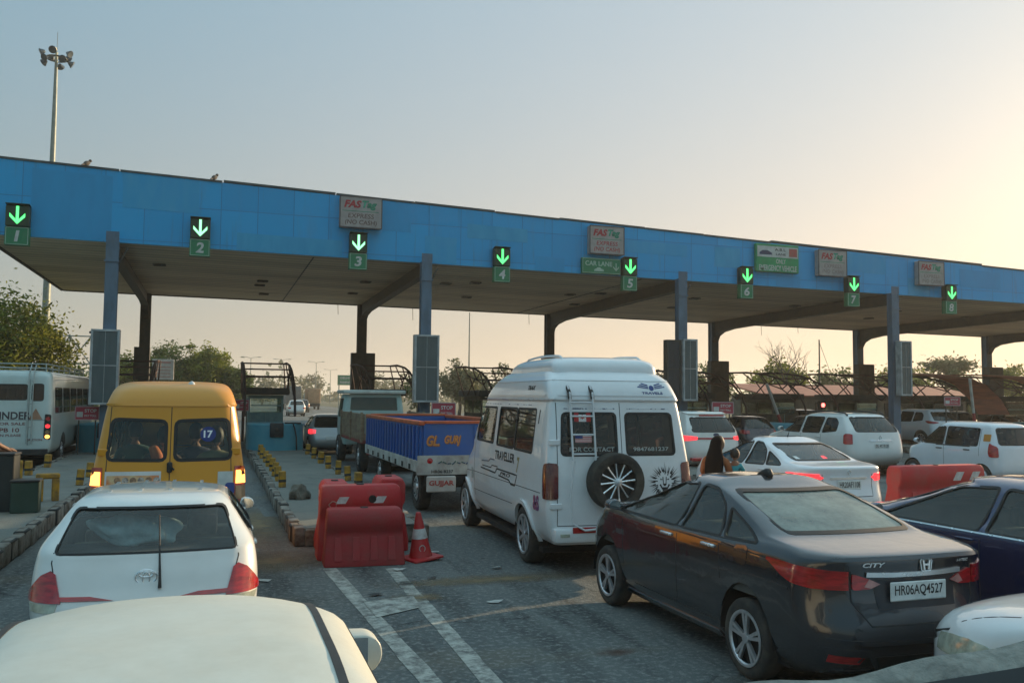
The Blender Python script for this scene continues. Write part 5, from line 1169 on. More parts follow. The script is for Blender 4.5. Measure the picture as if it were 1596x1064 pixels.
trim(t, sk, 'side_stripe', 'x', -1, [(3.35, 1.20), (2.9, 1.22), (2.8, 1.26), (2.55, 1.26)], .018, mat('steel_vinyl', (.12, .14, .18), .5, var=.2), .003, .004)
text_on(sk, 'side_lettering', 'PRO', 'x', -1, (1.95, 1.09), .55, .05, INK, t, .03, .3, .003)
text_on(sk, 'side_sticker', '&S', 'x', -1, (.48, .86), .26, .20, mat('crimson_vinyl', (.35, .05, .10), .5, col2=(.05, .06, .2), vscale=12), t, .06, 0, .003)
text_on(sk, 'side_sticker', 'B', 'x', -1, (4.0, .95), .16, .18, GV, t, .06, 0, .003)
trim(t, sk, 'black_mark', 'x', -1, [(.60, 1.86), (.58, 2.04)], .03, INK, .003, .004)
# winged crest on the high roof, rear right
wb = B(); patch(sk, 'y', -1, circ(.50, 2.335, .035, 14), .004, .002, .1, wb)
for s in (-1, 1):
    for k in range(3): patch(sk, 'y', -1, [(.50+s*.045, 2.325+k*.02), (.50+s*(.20-k*.03), 2.345+k*.022), (.50+s*(.19-k*.03), 2.358+k*.022), (.50+s*.045, 2.338+k*.02)], .004, .002, .3, wb)
obj('crest', wb, BV, t); text_on(sk, 'crest_lettering', 'TRAVELS', 'y', -1, (.50, 2.27), .30, .032, BV, t, .03, 0, .004)
# lion head: mane of pointed strokes round a face
lb = B(); cx, cz = .60, 1.13; rl = random.Random(5)
for i in range(60):
    a = 2*math.pi*i/60+rl.uniform(-.06, .06); r1 = rl.uniform(.095, .14); r2_ = rl.uniform(.18, .25)*(1.08 if math.sin(a) > 0 else .95); da = rl.uniform(.04, .075)
    patch(sk, 'y', -1, [(cx+math.cos(a-da)*r1, cz+math.sin(a-da)*r1), (cx+math.cos(a+.05)*r2_, cz+math.sin(a+.05)*r2_), (cx+math.cos(a+da)*r1, cz+math.sin(a+da)*r1)], .003, .002, .5, lb)
for s in (-1, 1):
    patch(sk, 'y', -1, [(cx+s*.02, cz+.035), (cx+s*.065, cz+.05), (cx+s*.06, cz+.03)], .003, .002, .5, lb)
    patch(sk, 'y', -1, [(cx+s*.018, cz+.07), (cx+s*.03, cz+.07), (cx+s*.022, cz-.02), (cx+s*.014, cz-.02)], .003, .002, .5, lb)
    patch(sk, 'y', -1, [(cx+s*.055, cz-.02), (cx+s*.075, cz-.03), (cx+s*.03, cz-.10), (cx+s*.025, cz-.085)], .003, .002, .5, lb)
patch(sk, 'y', -1, [(cx-.03, cz-.015), (cx+.03, cz-.015), (cx+.012, cz-.045), (cx-.012, cz-.045)], .003, .002, .5, lb)
patch(sk, 'y', -1, rounded([(cx-.04, cz-.06), (cx+.04, cz-.06), (cx+.028, cz-.12), (cx-.028, cz-.12)], .01), .003, .002, .5, lb)
obj('lion_decal', lb, INK, t)
# big square mirrors on arms
for s in (-1, 1):
    p, n, _ = sk.at('x', s, (4.45, 1.6)); b = B(); tube(b, [(p.x, 4.45, 1.72), (p.x+s*.16, 4.62, 1.70), (p.x+s*.2, 4.62, 1.45)], .014, 8); box(b, (min(p.x+s*.10, p.x+s*.30), 4.60, 1.36), (max(p.x+s*.10, p.x+s*.30), 4.68, 1.74), .03, seg=2)
    mo = obj('door_mirror', b, BLACKPL, t, True, 50); b = B(); box(b, (min(p.x+s*.12, p.x+s*.28), 4.593, 1.40), (max(p.x+s*.12, p.x+s*.28), 4.599, 1.70)); obj('mirror_glass', b, MIRROR, mo)

# --- white sedan with chrome plate bar (lane 4)
WD = paint('white_sedan_paint', (.70, .73, .77), .16)
DZ = [(z*1.015, a*.90, b*.90, w_*1.02, r1, r2_) for z, a, b, w_, r1, r2_ in SEDAN]
dl = [(.86, .88), (.60, .87), (.44, .815), (.60, .755), (.84, .765)]
t, sk = car('white_sedan', 'white compact sedan with lit red brake lamps beside the woman in dark clothes', (9.98, 12.15, 0), 0,
  dict(L=DZ, paint=WD, glass=GLASS, rear_glass=GLASS, side=[[(y*.9, z*1.015) for y, z in p] for p in SSIDE], rear=[[(-.60, 1.12), (.60, 1.12), (.535, 1.41), (-.535, 1.41)]], front=[[(-.62, 1.15), (.62, 1.15), (.53, 1.41), (-.53, 1.41)]],
       wheel=(.30, .18), axles=(.85, 3.28), style='steel', seats=[(1.2, .45, .97), (1.98, .45, 1.0)], mirror=(2.66, 1.0), lamps=both_y([(.60, .895), (.47, .84), (.60, .785)], REDLIT, .014), corner_lamps=[((.50, .55), [(6, .78, .90), (30, .785, .905), (55, .79, .91), (80, .82, .91), (98, .87, .905)], REDLIT, .014)],
       handles=[(1.3, .9), (2.0, .9)], plate=(.735, 'HR20AF1108', .46), seams=[('y', -1, [(-.5, .9), (-.46, .58), (.46, .58), (.5, .9)]), ('x', -1, [(1.88, .4), (1.88, 1.0)]), ('x', -1, [(2.68, .4), (2.70, 1.0)]), ('x', -1, [(1.2, .7), (1.26, 1.0)])]))
trim(t, sk, 'chrome_bar', 'y', -1, [(-.36, .83), (.36, .83)], .035, CHROME, .014, .02)
emblem(t, sk, .93, .045, 0, 'diamond'); obj('high_brake_lamp', patch(sk, 'y', -1, rounded([(.05, 1.165), (.14, 1.165), (.13, 1.21), (.06, 1.21)], .01), -.02, .01, .1), REDLIT, t)
b = B(); h = sk.at('z', 1, (0, 1.72))[0]; tube(b, [h, h+Vector((0, -.05, .10))], [.012, .004], 6); obj('aerial', b, BLACKPL, t)
plate_part(t, sk, 'sticker', 'y', -1, [(-.52, 1.14), (-.44, 1.14), (-.45, 1.19), (-.52, 1.19)], PLATE, .0, .002)

warp(t, SHOULDER)
# --- white estate SUV with roof rails (lane 6 side)
t, sk = car('white_suv', 'white boxy SUV with black roof rails and small upright rear lamps', (18.35, 21.0, 0), 0,
  dict(L=SUV, paint=WH, glass=GLASS, rear_glass=GLASS, side=VSIDE, rear=[[(-.68, 1.20), (.68, 1.20), (.60, 1.58), (-.60, 1.58)]], front=[[(-.7, 1.28), (.7, 1.28), (.6, 1.58), (-.6, 1.58)]],
       wheel=(.335, .2), axles=(.80, 3.45), style='multi', seats=[(1.3, .6, 1.2), (2.2, .6, 1.22)], mirror=(3.1, 1.15), handles=[(1.5, 1.02), (2.3, 1.02)],
       corner_lamps=[((.55, .55), [(34, .87, 1.12), (42, .86, 1.14), (62, .86, 1.14), (72, .88, 1.10)], REDLAMP, .012)], plate=(.83, 'DL 4C 8120', .46), seams=[('x', -1, [(2.24, .5), (2.24, 1.58)]), ('x', -1, [(1.38, .9), (1.38, 1.58)])]))
trim(t, sk, 'chrome_bar', 'y', -1, [(-.36, .97), (.36, .97)], .05, CHROME, .014, .02); emblem(t, sk, 1.04, .06, 0, 'diamond')
for s in (-1, 1):
    t.scale = (1.1, 1.1, 1.08); b = B(); tube(b, [(s*.60, .62, 1.63), (s*.60, .75, 1.70), (s*.585, 1.5, 1.735), (s*.59, 2.2, 1.70), (s*.60, 2.35, 1.64)], .022, 8); obj('roof_rail', b, BLACKPL, t, True)

# --- white hatch with orange sticker (right)
WG = [(.22, .20, 3.2, .64, .16, .3), (.36, .03, 3.42, .715, .18, .4), (.52, .0, 3.48, .735, .18, .45), (.75, .02, 3.5, .74, .18, .45), (.92, .04, 3.42, .735, .17, .45), (1.0, .05, 3.15, .725, .16, .4), (1.08, .07, 2.98, .705, .15, .35),
      (1.25, .11, 2.72, .66, .15, .3), (1.45, .17, 2.46, .61, .15, .28), (1.56, .22, 2.32, .575, .15, .26), (1.62, .32, 2.18, .52, .15, .26), (1.655, .55, 2.0, .40, .15, .22), (1.665, .8, 1.8, .25, .1, .1)]
t, sk = car('white_tall_hatch', 'white tall hatchback with an amber square sticker and tall red rear lamp behind red barrier', (19.5, 17.35, 0), 0,
  dict(L=WG, paint=WD, glass=GLASS, rear_glass=GLASSD, side=[[(2.92, 1.06), (1.86, 1.05), (1.84, 1.52), (2.30, 1.50)], [(1.78, 1.05), (.72, 1.05), (.70, 1.50), (1.76, 1.525)]], rear=[[(-.58, 1.10), (.58, 1.10), (.52, 1.52), (-.52, 1.52)]], front=[[(-.58, 1.14), (.58, 1.14), (.5, 1.5), (-.5, 1.5)]],
       wheel=(.28, .17), axles=(.6, 2.98), style='steel', seats=[(.95, .5, 1.15), (1.8, .5, 1.2)], mirror=(2.82, 1.06), handles=[(1.05, .94), (1.98, .94)], handle_m=BLACKPL,
       corner_lamps=[((.55, .35), [(20, .80, 1.02), (28, .78, 1.06), (60, .78, 1.10), (86, .80, 1.14), (96, .88, 1.10)], REDLAMP, .012)], seams=[('x', -1, [(1.82, .4), (1.82, 1.54)]), ('x', -1, [(.66, .8), (.66, 1.5)])]))
plate_part(t, sk, 'square_sticker', 'x', -1, rounded([(.34, 1.18), (.56, 1.18), (.56, 1.36), (.34, 1.36)], .02), mat('amber_vinyl', (.62, .25, .03), .4, var=.2), .006)
trim(t, sk, 'window_ledge', 'x', -1, [(.95, 1.03), (2.1, 1.03)], .03, BLACKPL, .004, .006)

# --- white SUV with red strip lamps (lane 5)
EN = [(z*1.085, a, b*1.10, w_*1.0, r1, r2_) for z, a, b, w_, r1, r2_ in SUV]
t, sk = car('white_large_suv', 'white SUV with a red tailgate strip and spoiler lamp, right of the minibus', (13.82, 22.5, 0), 0,
  dict(L=EN, paint=paint('warm_white_paint', (.72, .70, .66), .2), glass=GLASSD, side=[[(y*1.05, z*1.08) for y, z in p] for p in VSIDE], rear=[[(-.72, 1.25), (.72, 1.25), (.63, 1.66), (-.63, 1.66)]], wheel=(.37, .22), axles=(.95, 3.8), style='multi',
       corner_lamps=[((.45, .65), [(16, 1.03, 1.11), (40, 1.0, 1.13), (62, .99, 1.14), (84, 1.04, 1.14)], REDLIT, .014)], lining=True, plate=(.85, '', .44)))
trim(t, sk, 'red_strip', 'y', -1, [(-.60, 1.06), (.60, 1.06)], .05, REDLAMP, .012, .02); emblem(t, sk, 1.17, .09, 0, 'oval', mat('blue_oval', (.03, .05, .12), .3, var=.2))
trim(t, sk, 'spoiler_lamp', 'y', -1, [(-.35, 1.72), (.5, 1.72)], .05, REDLAMP, .02, .04); trim(t, sk, 'spoiler', 'y', -1, [(-.62, 1.755), (.62, 1.755)], .05, MATS['warm_white_paint'], .05, .09)
b = B(); box(b, (-.86, -.02, .42), (.86, .12, .52), .02); obj('lower_bumper', b, REDLAMP, t)

# --- farther cars
GD = paint('dark_grey_paint', (.045, .06, .06), .25, .3, .3)
def far_car(name, label, loc, L, col, side, rear, lit=None, rz=0, style='multi', lampp=None, wheel_=(.32, .2), axles=(.8, 3.4), gl=GLASSD, cat='car'):
    return car(name, label, loc, rz, dict(L=L, paint=col, glass=gl, side=side, rear=rear, front=[[(-.6, 1.22), (.6, 1.22), (.52, 1.42), (-.52, 1.42)]] if L is not SUV else [[(-.7, 1.28), (.7, 1.28), (.6, 1.58), (-.6, 1.58)]],
        wheel=wheel_, axles=axles, style=style, sub=2, lining=True, corner_lamps=[((.45, .6), lampp or [(18, .80, .93), (45, .78, .95), (70, .80, .95), (85, .86, .94)], lit or REDLAMP, .012)], plate=(.62, '', .44), mirror=(axles[1]-.35, 1.0 if L is not SUV else 1.15)), cat)
HR = [[(-.64, 1.02), (.64, 1.02), (.545, 1.395), (-.545, 1.395)]]; SR = [[(-.60, 1.105), (.60, 1.105), (.535, 1.395), (-.535, 1.395)]]; VR = [[(-.70, 1.20), (.70, 1.20), (.60, 1.58), (-.60, 1.58)]]
far_car('dark_hatchback', 'dark hatchback with pale alloy wheels, just right of the white SUV with the red strip', (21.35, 31.2, 0), HATCH, paint('dark_plum_paint', (.03, .022, .035), .2, .25, .3), HSIDE, HR, style='alloy8', wheel_=(.33, .2), axles=(.62, 3.08))
far_car('dark_grey_car', 'long dark grey car with black roof rails behind the white boxy SUV', (25.9, 32.3, 0), SEDAN, GD, SSIDE, SR, axles=(1.0, 3.6))
tf, skf = far_car('white_big_suv', 'white SUV with slanted red rear lamps far right under the fourth front column', (33.1, 33.4, 0), [(z*1.07, a, b*1.08, w_, r1, r2_) for z, a, b, w_, r1, r2_ in SUV], WD, [[(y*1.05, z*1.07) for y, z in p] for p in VSIDE], [[(-.70, 1.28), (.70, 1.28), (.60, 1.68), (-.60, 1.68)]], style='multi', wheel_=(.38, .22), axles=(.9, 3.7), lampp=[(8, 1.17, 1.20), (40, 1.12, 1.24), (66, 1.14, 1.26), (90, 1.22, 1.26)])
trim(tf, skf, 'spoiler', 'y', -1, [(-.6, 1.74), (.6, 1.74)], .05, WD, .05, .08)
far_car('grey_blue_car', 'grey-blue car half hidden behind the far white SUV, near the leaning white pole', (37.6, 36.6, 0), SUV, paint('grey_blue_paint', (.10, .15, .17), .25, .3), VSIDE, VR)
far_car('dark_teal_car', 'dark teal car at the right edge of the picture under the canopy', (42.4, 37.0, 0), SEDAN, paint('dark_teal_paint', (.04, .07, .08), .25, .3), SSIDE, SR, axles=(1.0, 3.6))
far_car('maroon_far_car', 'maroon car between the dark hatchback and the leaning boom pole', (23.4, 40.5, 0), SEDAN, paint('maroon_paint', (.10, .02, .025), .2, .25, .2), SSIDE, SR, axles=(1.0, 3.6))
far_car('white_edge_suv', 'white SUV at the right picture edge behind the white tall hatchback', (41.4, 33.0, 0), SUV, WH, VSIDE, VR)
far_car('grey_far_suv', 'grey SUV behind the far white SUV with slanted lamps', (30.6, 40.2, 0), SUV, MATS['dark_grey_paint'], VSIDE, VR)
far_car('white_far_sedan', 'white sedan partly hidden behind the long dark grey car', (21.6, 38.5, 0), SEDAN, WD, SSIDE, SR, axles=(1.0, 3.6))
far_car('silver_car', 'silver car with lit brake lamps ahead of the trucks in lane three', (4.15, 33.4, 0), HATCH, paint('silver_paint', (.30, .33, .34), .25, .3, .4), HSIDE, HR, REDLIT, axles=(.62, 3.08))
far_car('white_far_hatchback', 'small white hatchback deep in the lanes behind the dark hatchback', (26.9, 46.0, 0), HATCH, WH, HSIDE, HR, axles=(.62, 3.08))
far_car('white_distant_car', 'tiny white car on the road beyond the silver car', (8.2, 96, 0), SUV, WH, VSIDE, VR); far_car('grey_distant_car', 'tiny grey car on the road beyond the tolls', (10.8, 118, 0), SUV, GD, VSIDE, VR)
ORD = ('nearest', 'second', 'third', 'fourth', 'fifth', 'sixth', 'seventh', 'eighth', 'ninth', 'tenth')
# ------------------------------------------------------------------ bus, trailer, truck
BUSW = paint('bus_white', (.50, .60, .58), .30, .4)
BUSL = [(.45, .05, 9.2, 1.10, .12, .3), (.60, .0, 9.4, 1.20, .13, .4), (.9, .0, 9.5, 1.22, .13, .4), (1.5, .01, 9.5, 1.22, .13, .4), (2.1, .04, 9.4, 1.20, .14, .4), (2.6, .08, 9.2, 1.17, .16, .4), (2.74, .12, 9.1, 1.14, .2, .4), (2.82, .2, 9.0, 1.06, .25, .4), (2.86, .5, 8.7, .8, .3, .4), (2.88, 1.2, 8.0, .4, .2, .2)]
t, sk = car('white_bus', 'white bus with painted lettering on its back and curtained windows at the left edge', (-5.69, 28.5, 0), 0,
  dict(L=BUSL, paint=BUSW, bow=(.04, .2), taper=(0, .03), ns=24, rear=[[(-1.0, 2.0), (.56, 2.0), (.56, 2.44), (-1.0, 2.44)], [(.68, 1.98), (.98, 1.98), (.97, 2.46), (.68, 2.46)]], side=[[(y+1.3, 1.62), (y, 1.62), (y, 2.36), (y+1.3, 2.36)] for y in (.6, 2.05, 3.5, 4.95, 6.4, 7.8)], glass=GLASSD, rear_glass=glass('bus_rear_glass', (.20, .15, .12), .10, (.3, .12, .06)),
       wheel=(.46, .26), axles=(2.2, 7.4), style='truck', tuck=.02, seals=0, seams=[('y', -1, [(.62, .7), (.62, 2.6)]), ('y', -1, [(-1.1, 1.42), (1.05, 1.42)])]), 'bus')
b = B()
for k in range(10): y = .7+k*.82; bar(b, (1.09, y, 2.32), (1.09, y+.05, 1.66), .06, .30)
obj('curtain', b, mat('curtain_beige', (.40, .38, .30), .9, var=.4, vscale=6), t)
rk = B()
for z in (2.93, 3.05): tube(rk, [(-.95, .5, z), (.95, .5, z), (.95, 8.2, z), (-.95, 8.2, z), (-.95, .5, z)], .02, 6)
for k in range(8): y = .5+k*1.1; tube(rk, [(.95, y, 2.80), (.95, y, 3.05)], .016, 6)
obj('roof_rack', rk, mat('pale_rack', (.38, .42, .40), .5, var=.3), t, True)
for s in (-1, 1):
    h = plate_part(t, sk, 'lamp_housing', 'y', -1, rounded([(s*1.19, .86), (s*1.02, .90), (s*1.04, 1.60), (s*1.19, 1.58)], .04), BLACKPL, .012, .02)
    for z, m in ((1.46, REDLAMP), (1.25, REDLIT), (1.08, mat('dull_lamp', (.30, .18, .09), .2, coat=1, var=.4)), (.95, AMBERLIT)):
        obj('tail_lamp', patch(sk, 'y', -1, circ(s*1.115, z, .055, 14), .024, .01, .1), m, h)
MAROON = mat('maroon_letter', (.22, .07, .07), .5, var=.3); text_on(sk, 'rear_lettering', 'BALWINDER', 'y', -1, (-.10, 1.55), 1.55, .22, mat('dark_letter', (.06, .05, .06), .5, var=.3), t, .03, .0, .004)
text_on(sk, 'rear_lettering', 'LOVE FOR SALE', 'y', -1, (-.05, 1.32), 1.2, .08, MAROON, t, .02, 0, .004); text_on(sk, 'rear_lettering', 'CAUTION', 'y', -1, (.78, .86), .42, .06, MAROON, t, .02, 0, .004); text_on(sk, 'rear_lettering', 'PB 10', 'y', -1, (.15, 1.14), .5, .12, MAROON, t, .02, 0, .004); text_on(sk, 'rear_lettering', 'HORN PLEASE', 'y', -1, (.05, .99), .8, .07, MAROON, t, .02, 0, .004)
plate_part(t, sk, 'warning_triangle', 'y', -1, [(.62, 1.44), (.98, 1.44), (.80, 1.76)], mat('faded_orange', (.40, .22, .14), .6, var=.3), .004, .004, False)
lad = B()
for x in (.60, .72): tube(lad, [(x, -.05, .75), (x, -.05, 2.3), (x, .02, 2.75), (x, .3, 3.0)], .018, 6)
for i in range(6): z = .9+i*.33; tube(lad, [(.60, -.05, z), (.72, -.05, z)], .012, 6)
obj('ladder', lad, mat('pale_rack', (.38, .42, .40), .5, var=.3), t, True)
b = B(); box(b, (-1.15, -.05, .42), (1.15, .08, .60), .02); obj('rear_bumper', b, BLACKPL, t)

TB = mat('trailer_blue', (.008, .085, .34), .45, col2=(.03, .10, .28), vscale=2.2, bump=.15, bscale=8); TO = mat('trailer_orange', (.52, .10, .025), .5, col2=(.34, .08, .03), vscale=3); TW = mat('trailer_white', (.42, .44, .42), .6, col2=(.22, .20, .18), vscale=3, thresh=(.42, .7))
t = empty('blue_trailer', (4.70, 16.35, 0), 0, 'blue and orange goods trailer with painted lettering and a white GUJJAR board', 'trailer')
HW, LEN = 1.02, 6.1
b = B(); box(b, (-HW+.031, LEN-.06, 1.0), (HW-.031, LEN, 1.7)); obj('front_panel', b, TB, t)
for s in (-1, 1):
    b = B(); box(b, (s*HW-.03, 0, 1.0), (s*HW+.03, LEN, 1.66)); sp_ = obj('side_panel', b, TB, t); b = B()
    for k in range(19): y = .05+k*.325; box(b, (s*(HW+.031) if s > 0 else -HW-.075, y, 1.0), (HW+.075 if s > 0 else -HW-.031, y+.07, 1.64), .01)
    obj('side_rib', b, TB, sp_)

b = B(); box(b, (-HW+.031, -.03, 1.0), (HW-.031, .03, 1.68))
for x in (-.98, 0, .94): box(b, (x, -.055, 1.0), (x+.05, -.031, 1.66))
tg = obj('tailgate', b, TB, t)
for nm, x, w_ in (('GL.', -.80, .25), ('GURJ', -.42, .32)):
    text_flat('lettering', nm, w_, .20, mat('paint_shadow_ink', (.30, .10, .05), .5, var=.3), tg, (x+.012, -.034, 1.36), bold=.05, shear=.3, rz=0); text_flat('lettering', nm, w_, .20, mat('orange_letter', (.62, .26, .06), .5, var=.3), tg, (x, -.040, 1.375), bold=.03, shear=.3)
b = B()
for s in (-1, 1): box(b, (s*HW-.06, -.05, 1.661), (s*HW+.06, LEN+.05, 1.74), .015)
box(b, (-HW+.061, -.06, 1.69), (HW-.061, .05, 1.745), .01); box(b, (-HW+.061, LEN-.05, 1.701), (HW-.061, LEN+.05, 1.76), .01); obj('top_rail', b, TO, t)
b = B(); box(b, (-HW+.04, .04, .93), (HW-.04, LEN-.07, .99)); obj('floor', b, mat('trailer_bed', (.35, .10, .04), .8, col2=(.18, .08, .05), vscale=3), t)
b = B(); box(b, (-HW-.08, -.06, .74), (HW+.08, -.056, 1.10), .001); box(b, (-HW-.08, -.0555, .74), (HW+.08, .02, .998), .01)
for s in (-1, 1): box(b, (s*(HW+.04)-.03, .021, .78), (s*(HW+.04)+.03, LEN, .998), .01)
sk_ = obj('skirt', b, TW, t); b = B()
for k in range(8): 
    for s in (-1, 1): y = .6+k*.7; box(b, (s*(HW+.075)-.004, y, .80), (s*(HW+.075)+.004, y+.16, .90))
obj('skirt_opening', b, DARK, sk_)
b = B(); lathe(b, [(.055, -.062), (.05, -.075), (.002, -.08)], 16, 'y', center=(-.86, 0, 1.0)); obj('round_reflector', b, REDLAMP, t)
b = B()
for i in range(9): bar(b, (-.70+i*.09, -.064, .95+.03*math.sin(i*1.7)), (-.63+i*.09, -.064, .96+.03*math.cos(i*2.1)), .006, .022)
obj('painted_flourish', b, mat('dark_green_paint', (.03, .12, .06), .5, col2=(.05, .06, .2), vscale=12), t)
b = B(); box(b, (-.96, -.05, .52), (.96, .0, .735), .01); bb = obj('bumper_board', b, DARK, t); mat('red_letter', (.42, .06, .05), .5, var=.3)
text_flat('lettering', 'HR06 8237', .42, .06, INK, sk_, (-.62, -.068, .80), bold=.015)
b = B(); box(b, (-.93, -.14, .42), (-.37, -.07, .72), .02); b2 = obj('name_board', b, mat('board_cream', (.50, .48, .45), .6, var=.25), t); text_flat('lettering', 'GUJJAR', .48, .12, MATS['red_letter'], b2, (-.65, -.1445, .58), bold=.035)
b = B()
for y in (.95, 4.9): box(b, (-.78, y-.06, .40), (.78, y+.06, .52))
for s in (-1, 1): box(b, (s*.5-.06, .1, .62), (s*.5+.06, LEN-.1, .92))
bar(b, (0, LEN, .6), (0, LEN+1.1, .55), .1, .1); obj('chassis', b, DARK, t)
for y in (.80, 4.9):
    for s in (-1, 1): wheel(t, s*.82, y, .42, .24, 'truck')
t2 = empty('beige_truck', (5.05, 25.0, 0), 0, 'dusty beige truck with wooden planked sides and a pale turquoise cab roof', 'truck')
WOOD = mat('dusty_wood', (.16, .10, .065), .85, col2=(.25, .20, .13), vscale=3, bump=.3, bscale=12, stretch=(1, 1, 3)); BEI = mat('beige_tail', (.30, .25, .12), .8, col2=(.20, .15, .09), vscale=2.5); TURQ = mat('turquoise_cab', (.28, .44, .42), .5, col2=(.36, .46, .44), vscale=2)
for s in (-1, 1):
    b = B()
    for k in range(13): y = .03+k*.33; box(b, (s*1.08-.04, y, .95), (s*1.08+.04, y+.31, 1.70), .01)
    for y in (0, 2.1, 4.2): box(b, (s*1.13-.03, y, .9), (s*1.13+.03, y+.1, 1.74))
    obj('side_panel', b, WOOD, t2)
b = B(); box(b, (-1.03, -.03, .95), (1.03, .03, 1.70))
for x in (-1.0, -.35, .3, .92): box(b, (x, -.06, .95), (x+.07, -.031, 1.68))
obj('tailgate', b, BEI, t2); b = B(); box(b, (-1.12, .04, .86), (1.12, 4.4, .95)); box(b, (-1.0, -.1, .55), (1.0, -.02, .82), .02); obj('bed', b, mat('red_brown_paint', (.26, .05, .04), .7, var=.4), t2)
cabL = [(.6, 4.7, 6.3, .95, .1, .2), (1.0, 4.65, 6.6, 1.02, .12, .3), (1.6, 4.65, 6.5, 1.02, .12, .3), (2.0, 4.68, 6.2, .98, .12, .3), (2.26, 4.72, 5.95, .94, .14, .3)]
cb = hull(cabL, (.02, .1), (0, .04)); skc = Skin(cb); cut(cb, 'y', -1, rounded([(-.8, 1.72), (.8, 1.72), (.76, 2.16), (-.76, 2.16)], .05)); 
for s in (-1, 1): cut(cb, 'x', s, rounded([(5.0, 1.5), (5.9, 1.5), (5.7, 2.12), (5.0, 2.12)], .05))
obj('cab', cb, TURQ, t2, True); obj('cab_window', patch(skc, 'y', -1, rounded([(-.8, 1.72), (.8, 1.72), (.76, 2.16), (-.76, 2.16)], .05), -.01, 0, .3), GLASS, t2)
b = B(); box(b, (-1.05, 4.55, 2.27), (1.05, 6.15, 2.40), .04, seg=2); obj('cab_roof', b, mat('cab_roof_pale', (.48, .54, .50), .6, var=.25), t2, True)
b = B(); box(b, (-.5, .1, .6), (.5, 6.2, .85)); obj('chassis', b, DARK, t2)
for y in (1.0, 5.6):
    for s in (-1, 1): wheel(t2, s*.95, y, .45, .26, 'truck')
# two loaded trucks far down the road
for nm, lb_, x, y, m, w_, h_ in (('grey_far_truck', 'grey covered truck far down the road beyond the booths', 11.4, 140, mat('tarp_grey', (.13, .14, .14), .8, var=.3), 1.15, 3.6), ('orange_far_truck', 'orange truck far down the road right of the grey truck', 14.6, 141, mat('tarp_orange', (.45, .24, .12), .7, var=.3), .95, 3.3)):
    r0 = empty(nm, (x, y, 0), 0, lb_, 'truck'); b = B(); box(b, (-w_, 0, 1.0), (w_, 6, h_), .12, seg=2); obj('body', b, m, r0, True)
    b = B(); box(b, (-w_*.9, 6.1, .8), (w_*.9, 8, 2.6), .15, seg=2); obj('cab', b, TURQ, r0, True); b = B(); box(b, (-w_*.95, -.05, .5), (w_*.95, .1, .98), .02); obj('rear_bumper', b, DARK, r0)
    for yy in (1.2, 6.8):
        for s in (-1, 1): wheel(r0, s*(w_-.15), yy, .48, .28, 'truck')

# ------------------------------------------------------------------ barriers, cone, bollards, bin, lump
WSTK = mat('reflective_white', (.62, .60, .58), .35, col2=(.42, .36, .34), vscale=9)
def barrier(loc, rz, label, L_=1.0, m=REDPL, chev=True, orange=False):
    t = empty('water_barrier', loc, rz, label, 'barrier', 'red plastic water barriers')
    h = L_/2; b = B()
    # cross-section (y,z) of the moulded barrier, extruded with a stepped, flared foot
    P = [(-.25, 0), (.25, 0), (.25, .10), (.17, .50), (.16, .60), (.20, .66), (.20, .90), (.15, .98), (-.15, .98), (-.20, .90), (-.20, .66), (-.16, .60), (-.17, .50), (-.25, .10)]
    prev = None; secs = []
    for i, (x, k, dz) in enumerate(((-h, .92, 0), (-h+.03, 1, 0), (h-.03, 1, 0), (h, .92, 0))):
        secs.append([b.verts.new((x*(1+.09*(1-z/.98)), y*k, z if z < .95 else z-(.02 if k < 1 else 0))) for y, z in P])
    n = len(P)
    for a, c in zip(secs, secs[1:]):
        for q in range(n): b.faces.new((a[q], c[q], c[(q+1) % n], a[(q+1) % n]))
    b.faces.new(secs[0]); b.faces.new(secs[-1][::-1]); bmesh.ops.recalc_face_normals(b, faces=b.faces)
    bmesh.ops.bevel(b, geom=[e for e in b.edges if len(e.link_faces) == 2 and e.calc_face_angle(0) > .35], offset=.012, segments=2, affect='EDGES')
    obj('shell', b, m, t, True, 40)
    for s in (-1, 1):
        for i in range(4):
            b = B(); x = -h*.72+i*h*.48
            q = [(x-.05, s*.243, .11), (x+.05, s*.243, .11), (x+.04, s*.176, .50), (x-.04, s*.176, .50)]; q2 = [(a, c+s*.018, z) for a, c, z in q]
            va = [b.verts.new(v) for v in q]; vb = [b.verts.new(v) for v in q2]; b.faces.new(vb)
            for j in range(4): b.faces.new((va[j], va[(j+1) % 4], vb[(j+1) % 4], vb[j]))
            bmesh.ops.recalc_face_normals(b, faces=b.faces); obj('rib', b, m, t)
    b = B(); lathe(b, [(.055, .981), (.05, .995), (.002, .996)], 16, 'z'); obj('filler_cap', b, BLACKPL, t)
    if chev:
        for x in (-.24*L_, .24*L_):
            q = [(x-.09, .745), (x+.04, .745), (x+.09, .835), (x-.04, .835)]
            for s in (-1, 1): b = B(); prism(b, q, 'y', s*.2005, s*.203); obj('reflector', b, WSTK, t)
    return t
M2 = mat('dull_red_plastic', (.34, .014, .018), .6, col2=(.27, .03, .03), vscale=4, bump=.15, bscale=20)
